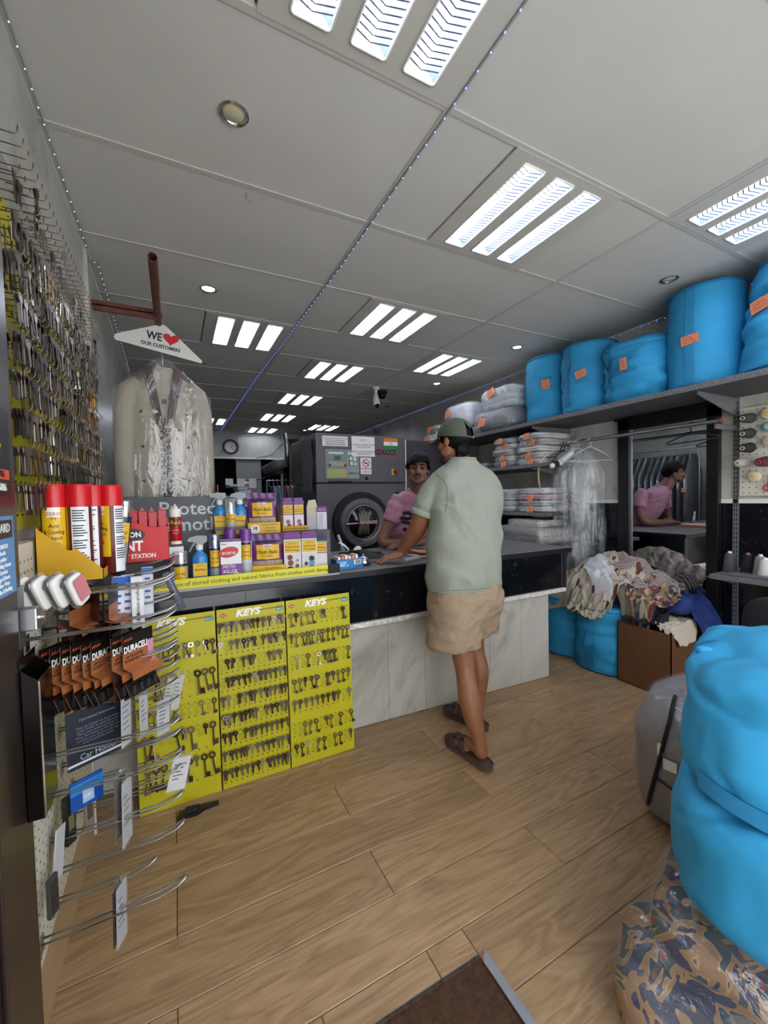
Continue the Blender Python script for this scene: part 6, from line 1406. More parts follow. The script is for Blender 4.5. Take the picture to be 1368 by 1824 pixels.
t = thing('pen', 'blue ballpoint pen lying on the counter by the hand', 'pen', (1.07, 2.30, CT)); t.rotation_euler.z = .15
MB().tube([(-.06, 0, .005), (.055, 0, .005), (.07, 0, .004)], [.005, .005, .001], 8).build('barrel', mat('pen blue', '#3b3f78', .3), t, smooth=40, local=True); MB().tube([(-.075, 0, .005), (-.06, 0, .005)], .004, 8).build('button', black, t, local=True)
t = thing('notebook', 'red-edged order book under white papers on the counter', 'book', (1.68, 2.42, CT)); t.rotation_euler.z = -.12
MB().bbox(-.19, .19, -.13, .13, .0, .022, .002).build('pages', mat('pinkish pages', '#b5665a', .8), t, local=True); MB().bbox(-.19, .19, -.132, .132, .022, .026, .001).build('cover', orange_tag, t, local=True)
t = thing('paper_sheets', 'white and pale sheets spread on the order book', 'papers', (1.66, 2.45, CT+.027))
for i, (dx, dy, a, c) in enumerate(((0, 0, .3, white_paper), (-.08, -.06, -.2, mat('orange sheet', '#cf8a6a', .8)), (.05, .05, .1, white_paper))): MB().poly([(Vector((1.66+dx, 2.45+dy, 0))+Matrix.Rotation(a, 3, 'Z') @ Vector((x, y, 0)))+Vector((0, 0, CT+.0265+.002*i)) for x, y in ((-.12, -.085), (.12, -.085), (.12, .085), (-.12, .085))], (0, 0, .0012)).build('sheet', c, t)
t = thing('calculator', 'grey calculator lying on the white papers', 'calculator', (1.60, 2.53, CT+.034)); t.rotation_euler.z = .4
MB().bbox(-.07, .07, -.035, .035, 0, .014, .003).build('body', mat('calc grey', '#7f8286', .4), t, local=True); MB().box(.02, .06, -.025, .025, .014, .0155).build('screen', mat('lcd', '#4c5850', .2), t, local=True)
for i in range(4):
    for j in range(4): MB().box(-.062+.019*i, -.048+.019*i, -.027+.0145*j, -.017+.0145*j, .014, .017).build('key_button', black, t, local=True)
t = thing('white_gadget', 'small white plastic gadget on the counter right of the hand', 'gadget', (1.335, 2.23, CT)); t.rotation_euler.z = .05
MB().bbox(-.055, .055, -.018, .018, 0, .022, .006).build('body', mat('white plastic', '#dfe0de', .35), t, local=True); MB().box(-.05, .05, -.0185, -.0178, .005, .01).build('slot', mat('grey slot', '#8f9290', .5), t, local=True)
t = thing('lilac_pad', 'thin lilac receipt pad lying beside the order book', 'pad', (1.45, 2.34, CT)); t.rotation_euler.z = -.05
MB().bbox(-.05, .05, -.09, .09, 0, .012, .001).build('pad', mat('lilac paper', '#b8a6ae', .8), t, local=True); MB().box(-.05, .05, .07, .09, .012, .014).build('binding', mat('pad binding', '#7a6a74', .7), t, local=True)
# ================================================================== rusty pipe, hanger sign and bagged sherwani
m_rust = mat('rusty steel', '#6b4033', .7, .3, var=.35, scale=25)
pi_ = thing('rusty_pipe', 'rusty pipe on a wall arm near the ceiling', 'pipe', (-.048, 2.6, 2.47))
MB().tube([(-.048, 2.14, 2.488), (-.048, 2.98, 2.488)], .021, 16, cap=False).tube([(-.048, 2.14, 2.488), (-.048, 2.98, 2.488)], .0175, 16, cap=False).lathe([(.0175, 2.14), (.021, 2.14)], (-.048, 0, 2.488), 16, 'y', caps=False).build('pipe', m_rust, pi_, smooth=40)
MB().box(XL+.004, -.05, 2.775, 2.781+.03, 2.487, 2.493).box(XL+.004, -.05, 2.775, 2.79, 2.46, 2.515).build('arm', m_rust, pi_); MB().lathe([(.025, 2.765), (.025, 2.805)], (-.048, 0, 2.488), 16, 'y').build('collar', m_rust, pi_, smooth=40); MB().box(XL, XL+.005, 2.74, 2.82, 2.44, 2.53).build('wall_plate', m_rust, pi_)
hs = thing('hanger_sign', 'white hanger-shaped cardboard sign reading We love our customers', 'sign', (-.046, 2.9, 2.3)); hs.rotation_euler = (0, .125, 0)
MB().poly([(-.245, 0, .035), (-.235, 0, .022), (.235, 0, -.0), (.243, 0, .008), (.238, 0, .016), (.02, 0, .176), (0, 0, .182), (-.02, 0, .178), (-.238, 0, .058)], (0, .004, 0)).build('card', mat('white card', '#dcdad4', .6), hs, local=True)
MB().tube([(.237, .002, .006), (.262, .002, .004)], .006, 8).build('tip', black, hs, local=True)
MB().tube([(0, .002, .17), (0, .002, .2), (.0, .002, .21)], .002, 6).build('hook', wire, hs, local=True)
m_np = mat('navy print', '#1d2238', .5)
lett('WE', .066, hs, (-.04, -.001, .098), m_np, .085, bold=.002); lett('OUR CUSTOMERS', .030, hs, (.0, -.001, .045), m_np, .215, bold=.0009)
hp = [(.045*(16*math.sin(a)**3)/16+.05, -.0012, .104+.04*(13*math.cos(a)-5*math.cos(2*a)-2*math.cos(3*a)-math.cos(4*a))/16) for a in [2*PI*i/30 for i in range(30)]]
MB().poly(hp[::-1], (0, .001, 0)).build('heart', red, hs, local=True)
# sherwani: body, sleeves, collar bands, embroidery
sw = thing('sherwani', 'cream embroidered sherwani coat hanging in clear plastic', 'coat', (-.03, 2.95, 1.2))
m_sw = mat('cream brocade', '#b0a694', .6, var=.08, scale=60, bump=.1, bscale=150); m_em = mat('brown embroidery', '#43261f', .8, var=.4, scale=180)
SC = (-.035, 2.95)
def body_ring(z, w, d, n=40, ph=0): return [(SC[0]+w*math.copysign(abs(math.cos(2*PI*j/n))**.8, math.cos(2*PI*j/n)), SC[1]+d*math.sin(2*PI*j/n)+.010*math.sin(3*2*PI*j/n*2+z*9)*(1 if z < 2.0 else .3), z) for j in range(n)]
prof = [(1.02, .195, .07), (1.2, .19, .07), (1.4, .185, .07), (1.6, .175, .07), (1.8, .175, .07), (1.95, .185, .068), (2.05, .19, .06), (2.11, .175, .05), (2.16, .12, .042), (2.20, .062, .036), (2.225, .05, .034)]
MB().loft([body_ring(z, w, d) for z, w, d in prof]).build('coat_body', m_sw, sw, smooth=True)
for s in (-1, 1):
    pts = [(SC[0]+s*x, SC[1]+dy, z) for x, dy, z in ((.13, 0, 2.12), (.185, 0, 2.07), (.215, -.01, 1.95), (.222, -.02, 1.75), (.225, -.025, 1.55), (.222, -.03, 1.42), (.22, -.03, 1.40))]
    sl = MB().tube(pts, [.05, .062, .06, .055, .05, .046, .044], 16); sl.build('sleeve', m_sw, sw, smooth=True)
    MB().tube([pts[-2], (pts[-1][0], pts[-1][1], 1.385)], [.048, .047], 16).build('cuff', m_em, sw, smooth=True)
    # collar bands meeting at the chest
    yq = lambda z: SC[1]-(.082 if z < 2.0 else .082-.045*(z-2.0)/.22)
    MB().grid(lambda u, v: (SC[0]+s*(.012+.05*v**1.3+.048*u*(.6+.4*v)), yq(1.86+.36*v)-.004, 1.86+.36*v), 3, 12).build('collar_band', m_em, sw, smooth=True)
    MB().tube([(SC[0]+s*(.012+.05*v**1.3+.058*(.6+.4*v)), yq(1.86+.36*v)-.004, 1.86+.36*v) for v in [i/8 for i in range(9)]]+[], .0025, 6).build('collar_piping', m_em, sw, smooth=True)
for k in range(24):
    z = 1.04+.035*k
    for s in (-1, 1):
        MB().lathe([(.0155, 0), (.0155, -.003), (.010, -.004), (.0085, -.0015), (.001, -.002)], (SC[0]+s*.0135, SC[1]-.0815, z+(.0175 if s > 0 else 0)), 12, 'y', caps=False).build('embroidered_ring', m_em, sw, smooth=True)
MB().box(SC[0]-.0035, SC[0]+.0035, SC[1]-.086, SC[1]-.078, 1.02, 1.9).build('front_edge', m_em, sw)
for k in range(9):
    for s in (-1, 1):
        x = SC[0]+s*(.075+.05*(k % 2)); z = 1.2+.105*k
        w_ = .178; d_ = .07*math.sqrt(max(0, 1-(abs(x-SC[0])/w_)**2.4))
        if z < 2.05: MB().lathe([(.009, 0), (.007, -.003), (.001, -.004)], (x, SC[1]-d_-.008, z), 8, 'y', caps=False).build('flower_motif', m_em, sw, smooth=True)
MB().tube([(SC[0], SC[1], 2.22), (SC[0], SC[1]-.005, 2.27), (-.046, 2.93, 2.45), (-.048, 2.95, 2.512)], .003, 6).build('hanger_hook', wire, sw, smooth=True)
MB().poly([(SC[0]-.025, SC[1]-.052, 2.07), (SC[0]+.025, SC[1]-.052, 2.07), (SC[0]+.01, SC[1]-.06, 1.99), (SC[0]-.01, SC[1]-.06, 1.99)], (0, -.002, 0)).build('inner_shirt', mat('maroon lining', '#5c1f2a', .7), sw)
pcv = thing('plastic_garment_cover', 'clear plastic cover over the hanging sherwani', 'plastic cover', (-.035, 2.95, 1.0))
def pcf(u, v):
    a = 2*PI*u; z = 1.0+1.25*v; w = .275 if z < 2.06 else .275-(.275-.05)*min(1, (z-2.06)/.19)**1.1; q = fbm(Vector((math.cos(a)*2.2, math.sin(a)*2, z*1.2)), 1.4, 3)
    return (SC[0]+(w+.012*q)*spow(math.cos(a), .7), SC[1]+(.112+.016*q)*spow(math.sin(a), .8)-.02, z)
MB().grid(pcf, 56, 40).build('sheet', film('sherwani film', '#f2f4f6', .13, .08, 1.0, 9, (1.6, 1.6, .5)), pcv, smooth=True)
tag(MB().box(.255, .259, 2.90, 2.905+.03, 1.43, 1.49).build('orange_ticket', orange_tag), 'orange ticket at the edge of the sherwani cover', 'ticket')
tag(MB().box(.215, .225, 2.99, 3.03, 1.35, 2.0).build('lime_garment_edge', mat('lime cloth', '#a9cc3a', .7)), 'lime green garment edge showing beside the sherwani', 'garment')
# ================================================================== people
def crom(P, k=6):
    """smooth path through points (x, y, z, r)"""
    P = [Vector(p) for p in P]; out = []
    for i in range(len(P)-1):
        a, b, c, d = P[max(i-1, 0)], P[i], P[i+1], P[min(i+2, len(P)-1)]
        for j in range(k):
            t = j/k; out.append(.5*((2*b)+(-a+c)*t+(2*a-5*b+4*c-d)*t*t+(-a+3*b-3*c+d)*t**3))
    out.append(P[-1]); return out
def limb(mb, P, n=14, k=6, caps=True):
    Q = crom([(p[0], p[1], p[2], p[3]) for p in P], k) if True else P
    mb.tube([q[:3] for q in Q], [q[3] for q in Q], n)
    if caps:
        for e in (Q[0], Q[-1]): mb.ball(e[:3], e[3]*.98, 12, 8)
def rings(mb, R, n=32, k=5):
    """R: (cx, cy, cz, half width, half depth, yaw, squareness)"""
    Q = crom_n(R, k); rs = []
    for q in Q:
        cx, cy, cz, a, b, yaw, e = q; c_, s_ = math.cos(yaw), math.sin(yaw); rg = []
        for j in range(n):
            th = 2*PI*j/n; x, y = a*spow(math.cos(th), e), b*spow(math.sin(th), e); rg.append((cx+x*c_-y*s_, cy+x*s_+y*c_, cz))
        rs.append(rg)
    mb.loft(rs)
def crom_n(P, k):
    out = []
    for i in range(len(P)-1):
        a, b, c, d = P[max(i-1, 0)], P[i], P[i+1], P[min(i+2, len(P)-1)]
        for j in range(k):
            t = j/k; out.append([.5*(2*b[m]+(-a[m]+c[m])*t+(2*a[m]-5*b[m]+4*c[m]-d[m])*t*t+(-a[m]+3*b[m]-3*c[m]+d[m])*t**3) for m in range(len(b))])
    out.append(list(P[-1])); return out
def fuse(name, mb, m_, parent, voxel=.007, it=6, disp=None, fac=.5):
    """melt overlapping volumes into one continuous skin"""
    me = mb.mesh('tmp', m_); o = bpy.data.objects.new('tmp', me); COL.objects.link(o)
    r = o.modifiers.new('r', 'REMESH'); r.mode = 'VOXEL'; r.voxel_size = voxel
    s = o.modifiers.new('s', 'SMOOTH'); s.iterations = it; s.factor = fac
    dg = bpy.context.evaluated_depsgraph_get(); dg.update()
    nm = bpy.data.meshes.new_from_object(o.evaluated_get(dg)); bpy.data.objects.remove(o); bpy.data.meshes.remove(me)
    off = wloc(parent); nm.name = name
    if disp:
        ns = [v.normal.copy() for v in nm.vertices]
        for v, n_ in zip(nm.vertices, ns): v.co += n_*disp(v.co, n_)
    nm.transform(Matrix.Translation(-off)); nm.polygons.foreach_set('use_smooth', [True]*len(nm.polygons)); nm.materials.clear(); nm.materials.append(m_); nm.update()
    ob = bpy.data.objects.new(name, nm); COL.objects.link(ob); ob.parent = parent; return ob
def skinmat(name, col, blot):
    m = mat(name, col, .5, var=.10, scale=26, bump=.06, bscale=260); b = m.node_tree.nodes['Principled BSDF']
    b.inputs['Subsurface Weight'].default_value = .08; b.inputs['Subsurface Radius'].default_value = (.01, .004, .002); return m
class Head:
    def __init__(s, c, fwd, up=(0, 0, 1), k=1.0):
        f = Vector(fwd).normalized(); u = Vector(up); l = u.cross(f).normalized()*1.0; u = f.cross(l).normalized(); s.c = Vector(c); s.k = k
        s.M = Matrix(((-l.x, f.x, u.x), (-l.y, f.y, u.y), (-l.z, f.z, u.z)))      # local x = person's right
    def p(s, x, y, z): return s.c+s.M @ (Vector((x, y, z))*s.k)
    def ell(s, mb, c, r, nu=20, nv=14):
        vs = len(mb.v); mb.ball((0, 0, 0), r, nu, nv); R3 = s.M.to_4x4(); T = Matrix.Translation(s.p(*c)) @ R3 @ Matrix.Diagonal((s.k, s.k, s.k, 1)); mb.xf(T, vs)
    def tb(s, mb, pts, r, n=10):
        mb.tube([s.p(*q) for q in pts], [x*s.k for x in r] if isinstance(r, (list, tuple)) else r*s.k, n)
        rr = r if isinstance(r, (list, tuple)) else [r]*len(pts)
        for q, x in ((pts[0], rr[0]), (pts[-1], rr[-1])): s.ell(mb, q, (x, x, x), 10, 6)
    def skull(s, mb, jaw=1.0):
        s.ell(mb, (0, -.014, .03), (.076, .094, .084)); s.ell(mb, (0, .022, -.025), (.063, .066, .086)); s.ell(mb, (0, .03, -.072), (.050*jaw, .052, .036)); s.ell(mb, (0, .068, -.096), (.022, .018, .018))
        s.tb(mb, [(0, .084, .02), (0, .096, .0), (0, .106, -.020)], [.009, .011, .0145]); 
        for x in (-1, 1):
            s.ell(mb, (x*.013, .094, -.024), (.010, .011, .008)); s.ell(mb, (x*.040, .056, -.02), (.026, .026, .026)); s.ell(mb, (x*.078, -.004, -.006), (.009, .019, .031))
            s.tb(mb, [(x*.012, .083, .030), (x*.034, .079, .034), (x*.056, .060, .028)], .0095); s.ell(mb, (x*.054, .02, -.055), (.018, .04, .03))
        s.tb(mb, [(-.023, .080, -.054), (0, .089, -.052), (.023, .080, -.054)], .0075); s.tb(mb, [(-.018, .081, -.064), (0, .087, -.065), (.018, .081, -.064)], .0075)
    def shell(s, zlow, thick, nu=48, nv=16, hole=None, amp=0, sd=0, top=1.0):
        """cap of the cranium above zlow(azimuth)"""
        b = MB(); vs = []; cx, r = (0, -.014, .03), (.076+thick, .094+thick, .084+thick*top)
        for i in range(nv+1):
            for j in range(nu):
                az = 2*PI*j/nu; zl = max(-.98, min(.9, (zlow(az)-cx[2])/r[2])); ph = math.acos(zl)*(i/nv); d = Vector((math.sin(ph)*math.sin(az), math.sin(ph)*math.cos(az), math.cos(ph)))
                k = 1+amp*fbm(d*3+Vector((sd, 0, 0)), 2.2, 3); vs.append(s.p(cx[0]+r[0]*d.x*k, cx[1]+r[1]*d.y*k, cx[2]+r[2]*d.z*k))
        fs = []
        for i in range(nv):
            for j in range(nu):
                az = 2*PI*(j+.5)/nu
                if hole and hole(az, (i+.5)/nv): continue
                fs.append((i*nu+j, (i+1)*nu+j, (i+1)*nu+(j+1) % nu, i*nu+(j+1) % nu))
        b._add(vs, fs); return b
    def eyes(s, t, mw, mi, mb_, brow=True):
        for x in (-1, 1):
            e = MB(); s.ell(e, (x*.0315, .0745, .005), (.0135, .0115, .0062), 14, 10); e.build('eye', mw, t, smooth=True)
            e = MB(); s.ell(e, (x*.0315, .0826, .005), (.0078, .0052, .0062), 12, 8); e.build('iris', mi, t, smooth=True)
            e = MB(); s.tb(e, [(x*.0155, .079, .012), (x*.031, .0865, .0165), (x*.047, .0745, .0115)], .0032, 8); e.build('eyelid', mb_, t, smooth=True)
            if brow:
                e = MB(); s.tb(e, [(x*.013, .0935, .034), (x*.033, .0900, .040), (x*.054, .0700, .034)], [.0045, .0055, .003], 8); e.build('eyebrow', m_hair, t, smooth=True)
def hand(mb, w, kn, tip, up, side, s=1.0, spread=.02, curl=.35, tdir=None):
    """palm from wrist w to knuckle centre kn, fingers on towards tip; side = direction from little finger to index"""
    w, kn, tip, up, side = Vector(w), Vector(kn), Vector(tip), Vector(up).normalized(), Vector(side).normalized()
    d = (kn-w); L = d.length; d.normalize(); fd = (tip-kn).normalized()
    for f in (-.032, -.011, .011, .032):
        limb(mb, [(*(w+side*f*.55), .017*s), (*(w.lerp(kn, .55)+side*f*.9), .0155*s), (*(kn+side*f), .0115*s)], 10, 3)
    for i, (f, ln) in enumerate(((-.033, .062), (-.011, .078), (.011, .084), (.033, .074))):
        a = kn+side*f*1.02; dirn = (fd+side*f*spread*20).normalized()
        p1 = a+dirn*ln*.42*s+up*.008; p2 = a+dirn*ln*.75*s-up*.004*curl*5; p3 = a+dirn*ln*s-up*.012*curl*2
        limb(mb, [(*a, .0108*s), (*p1, .0098*s), (*p2, .0088*s), (*p3, .0075*s)], 10, 3)
    b0 = w.lerp(kn, .25)+side*.022; td = Vector(tdir).normalized() if tdir else (d*.6+side*.8).normalized()
    limb(mb, [(*b0, .0155*s), (*(b0+td*.034-up*.004), .0125*s), (*(b0+td*.055+d*.012-up*.008), .0105*s), (*(b0+td*.066+d*.030-up*.012), .0085*s)], 10, 3)
m_hair = mat('black hair', '#080607', .5, var=.6, scale=60, bump=.9, bscale=110, stretch=(1, 1, .35), spec=.18)
m_ew = mat('eye white', '#7a6e66', .5); m_iris = mat('dark iris', '#1a100c', .2)
# ------------------------------------------------------------------ customer at the counter
sk1 = skinmat('tan skin', '#8f5d40', 1)
P1 = thing('person', 'customer in olive cap, pale green T-shirt and beige shorts, leaning on the counter', 'person', (1.43, 1.82, 0))
H1 = Head((1.490, 1.985, 1.700), (-.30, .95, -.06), (0, .06, 1), 1.0)
b = MB(); H1.skull(b)
limb(b, [(1.51, 1.965, 1.64, .050), (1.52, 1.955, 1.58, .052), (1.53, 1.945, 1.50, .06)])
rings(b, [(1.43, 1.81, .80, .15, .10, .05, .9), (1.44, 1.82, .95, .15, .10, .05, .9), (1.48, 1.87, 1.2, .16, .10, .03, .9), (1.53, 1.93, 1.40, .16, .09, 0, .9), (1.53, 1.94, 1.50, .06, .05, 0, 1)])
limb(b, [(1.345, 1.80, .84, .088), (1.35, 1.775, .66, .076), (1.352, 1.745, .50, .058), (1.342, 1.715, .42, .052), (1.328, 1.672, .33, .058), (1.330, 1.645, .24, .05), (1.342, 1.622, .14, .036), (1.346, 1.612, .085, .036)], 18)
limb(b, [(1.535, 1.85, .84, .088), (1.56, 1.90, .66, .074), (1.585, 1.935, .50, .056), (1.588, 1.925, .42, .052), (1.585, 1.895, .33, .055), (1.575, 1.89, .22, .044), (1.562, 1.89, .12, .035), (1.558, 1.89, .085, .035)], 18)
def foot(b, heel, toe, z0=.036):
    heel, toe = Vector((*heel, 0)), Vector((*toe, 0)); d = (toe-heel).normalized(); L = (toe-heel).length; sd = Vector((-d.y, d.x, 0))
    P = lambda f, s, z: heel+d*L*f+sd*s+Vector((0, 0, z0+z))
    limb(b, [(*P(.14, 0, .034), .032), (*P(.30, 0, .048), .034), (*P(.5, 0, .034), .030), (*P(.72, 0, .018), .026)], 12)
    for s, f in ((-.030, .86), (-.012, .89), (.012, .9), (.030, .88)): limb(b, [(*P(.45, s*.7, .022), .020), (*P(.72, s, .014), .016), (*P(f, s, .008), .011)], 10, 3)
    limb(b, [(*P(.6, 0, .016), .02), (*P(.94, .0, .008), .012)], 10, 3)
foot(b, (1.349, 1.565), (1.328, 1.838)); foot(b, (1.566, 1.842), (1.505, 2.105))
limb(b, [(1.34, 1.945, 1.42, .05), (1.29, 1.965, 1.36, .05), (1.264, 1.985, 1.29, .055), (1.258, 2.02, 1.215, .053), (1.252, 2.075, 1.155, .051), (1.242, 2.145, 1.09, .040), (1.232, 2.195, 1.045, .031)], 16)
hand(b, (1.230, 2.19, 1.03), (1.168, 2.215, 1.014), (1.10, 2.245, .992), (.2, -.1, 1), (.38, .92, .02), 1.12, .016, .4, (-.35, .9, -.15))
limb(b, [(1.72, 1.945, 1.42, .05), (1.77, 1.99, 1.36, .05), (1.80, 2.06, 1.24, .046), (1.76, 2.13, 1.13, .043), (1.66, 2.19, 1.05, .034), (1.60, 2.21, 1.02, .028)], 16)
hand(b, (1.60, 2.21, 1.015), (1.54, 2.255, 1.002), (1.48, 2.29, .985), (0, 0, 1), (-.6, -.8, 0), 1.0, .02, .3)
fuse('body', b, sk1, P1, .0055, 5)
# hair under the cap, beard shadow
H1.shell(lambda a: -.098+.121*(.5+.5*math.cos(a))**1.0 if abs(math.cos(a)) < 2 else 0, .006, amp=.02).build('hair', m_hair, P1, smooth=True)
e = MB(); H1.ell(e, (0, -.058, -.05), (.056, .038, .05)); H1.ell(e, (0, -.048, -.085), (.045, .028, .025)); e.build('nape_hair', m_hair, P1, smooth=True)
e = MB(); H1.tb(e, [(-.058, .02, -.045), (-.050, .045, -.078), (-.025, .078, -.098), (0, .086, -.104), (.025, .078, -.098), (.050, .045, -.078), (.058, .02, -.045)], [.010, .016, .016, .016, .016, .016, .010]); fuse('beard', e, mat('stubble', '#2c2019', .8), P1, .006, 3)
H1.eyes(P1, m_ew, m_iris, sk1)
# cap
m_cap = mat('olive cap cloth', '#4c5140', .8, bump=.25, bscale=220); m_capd = mat('dark inside of cap', '#1f211b', .9)
zc = lambda a: .022-.022*math.cos(a)*-1*.0+(.018*math.cos(a))
cr = H1.shell(zc, .017, 64, 20, lambda az, v: abs(((az-PI+PI) % (2*PI))-PI) < .0 or (abs(az-PI) < .42 and .70-.55*(abs(az-PI)/.42)**2*.5 < v < .93), top=1.35); co = cr.build('cap', m_cap, P1, smooth=True)
sd_ = co.modifiers.new('s', 'SOLIDIFY'); sd_.thickness = .003
brim = MB()
def bf(u, v):
    a = (u-.5)*2*1.02; r0 = (.093*math.sin(a), -.014+.111*math.cos(a)); ext = .075*v*math.cos(a*.9)**.7; return H1.p(r0[0]*(1+.05*v), r0[1]+ext, .037-.018*v-.020*(math.sin(a)**2)*(.4+.6*v))
brim.grid(bf, 22, 8); bo = brim.build('cap_brim', m_cap, P1, smooth=True); bm_ = bo.modifiers.new('s', 'SOLIDIFY'); bm_.thickness = .004
e = MB(); H1.ell(e, (0, -.014, .03+.084+.017*1.35+.002), (.008, .008, .004), 12, 6); e.build('cap_button', m_cap, P1, smooth=True)
for az in (0, PI/3, 2*PI/3, PI, 4*PI/3, 5*PI/3):
    pts = []
    for i in range(12):
        ph = .08+1.25*i/11; pts.append((math.sin(ph)*math.sin(az)*.0935, -.014+math.sin(ph)*math.cos(az)*.1115, .03+math.cos(ph)*.1075))
    if az != PI: e = MB(); H1.tb(e, pts, .0012, 5); e.build('cap_seam', m_capd, P1)
e = MB(); H1.tb(e, [(.020, -.124, .016), (.020, -.124, .004), (.032, -.120, .004), (.032, -.120, .016), (.020, -.124, .016)], .0016, 6); e.build('cap_buckle', chrome, P1, smooth=True)
e = MB(); e.poly([H1.p(-.0935, .045, .052), H1.p(-.0915, .056, .050), H1.p(-.0925, .049, .068)], H1.M @ Vector((-.002, 0, 0))); e.build('cap_emblem', white, P1)
# T-shirt
m_tee = mat('pale green jersey', '#8e9286', .85, var=.03, scale=30, bump=.12, bscale=420)
b = MB()
rings(b, [(1.425, 1.815, .868, .226, .150, .04, .88), (1.426, 1.818, .95, .225, .150, .04, .88), (1.44, 1.835, 1.05, .222, .148, .04, .88), (1.475, 1.865, 1.2, .226, .148, .03, .9), (1.512, 1.90, 1.34, .238, .142, .02, .92), (1.525, 1.925, 1.44, .238, .128, .0, .92), (1.528, 1.938, 1.51, .200, .108, 0, .95), (1.53, 1.945, 1.56, .115, .085, 0, 1), (1.528, 1.948, 1.598, .074, .070, 0, 1)])
limb(b, [(1.39, 1.94, 1.455, .078), (1.335, 1.955, 1.42, .078), (1.298, 1.97, 1.355, .073), (1.272, 1.985, 1.28, .069)], 18, caps=False)
limb(b, [(1.67, 1.94, 1.455, .078), (1.725, 1.96, 1.42, .078), (1.77, 1.995, 1.355, .072), (1.785, 2.03, 1.29, .066)], 18, caps=False)
def tee_fold(p, n):
    k = 0
    d = p-Vector((1.28, 1.93, 1.36)); a = math.atan2(d.z, d.x); r = d.length           # folds fan out from the left armpit
    k += .006*math.sin(a*7+r*3)*sm(.05, .16, r)*math.exp(-((r-.2)/.14)**2)
    k += .013*(1-2*abs(fbm(Vector((p.x*2.2+p.z*1.4, p.y*1.5, p.z*1.3-p.x*.9)), 2.3, 2)))*(.4+.6*(1-sm(1.25, 1.5, p.z)))
    k += .003*math.sin((p.x*.9+p.z*.9)*30+3*fbm(p, 3, 2))*(1-sm(.98, 1.25, p.z))
    return k*(.15+.85*sm(.87, .95, p.z))
tee1 = fuse('t_shirt', b, m_tee, P1, .008, 5, tee_fold)
_w1 = wloc(P1); bv1 = BVHTree.FromPolygons([tuple(v.co+_w1) for v in tee1.data.vertices], [tuple(p.vertices) for p in tee1.data.polygons])
def seam(P, par=P1):
    out = []
    for q in crom([(*p, 0) for p in P], 5):
        o_ = Vector((.9, 0, 1.6)); h_ = bv1.ray_cast(o_, (Vector(q[:3])-o_).normalized())
        if h_[0]: out.append(h_[0]+h_[1]*.0004)
    if len(out) > 2: MB().tube(out, .0022, 6).build('seam', mat('tee stitch', '#727a6f', .9), par, smooth=True)
seam([(1.295, 1.93, 1.53), (1.325, 1.88, 1.48), (1.335, 1.86, 1.41), (1.325, 1.86, 1.34), (1.305, 1.87, 1.285)])
seam([(1.215, 1.74, .892), (1.30, 1.69, .892), (1.40, 1.665, .892), (1.52, 1.67, .892), (1.62, 1.70, .892)])
e = MB()
for r_, z_ in ((.078, 1.597), (.076, 1.604)): pass
e.tube([(1.526+.074*math.cos(2*PI*j/32), 1.948+.070*math.sin(2*PI*j/32), 1.600+.006*math.sin(2*PI*j/32)) for j in range(32)], .0085, 8, closed=True); e.build('collar_rib', m_tee, P1, smooth=True)
cu = Vector((1.272, 1.985, 1.285)); ax = Vector((-.026, .015, -.072)).normalized(); u_ = ax.orthogonal().normalized(); v_ = ax.cross(u_)
MB().loft([[tuple(cu+ax*t_+(u_*math.cos(2*PI*j/28)+v_*math.sin(2*PI*j/28))*r_) for j in range(28)] for t_, r_ in ((-.014, .0715), (-.012, .0765), (.012, .0755), (.020, .0735), (.018, .067), (.0, .065))], cap=False).build('sleeve_cuff', mat('pale green cuff', '#989c90', .85, bump=.12, bscale=420), P1, smooth=True)
# shorts
m_sh1 = mat('beige linen', '#9c876f', .9, var=.05, scale=40, bump=.2, bscale=300)
b = MB()
rings(b, [(1.43, 1.815, .93, .20, .135, .05, .9), (1.43, 1.815, .86, .222, .150, .05, .85), (1.432, 1.82, .78, .232, .152, .1, .85), (1.435, 1.825, .72, .225, .145, .15, .85)])
rings(b, [(1.345, 1.80, .80, .122, .135, .1, .8), (1.332, 1.793, .70, .134, .132, .1, .8), (1.322, 1.79, .60, .140, .128, .1, .8), (1.320, 1.79, .575, .141, .128, .1, .8)])
rings(b, [(1.535, 1.85, .80, .12, .13, .1, .8), (1.552, 1.875, .70, .12, .125, .1, .8), (1.562, 1.895, .60, .118, .12, .1, .8), (1.563, 1.897, .575, .118, .12, .1, .8)])
def sh_fold(p, n):
    return .008*(1-2*abs(fbm(Vector((p.x*3+p.z, p.y*2, p.z*4-p.x*1.5)), 2.4, 3)))+.003*math.sin(p.z*90+8*fbm(p, 4, 2))*sm(.62, .58, p.z)*1.0
fuse('shorts', b, m_sh1, P1, .008, 3, sh_fold)
e = MB(); e.tube([(1.205, 1.76, .90), (1.192, 1.735, .84), (1.200, 1.70, .80)], .0025, 6); e.build('pocket_edge', mat('beige shadow seam', '#7d6a55', .9), P1)
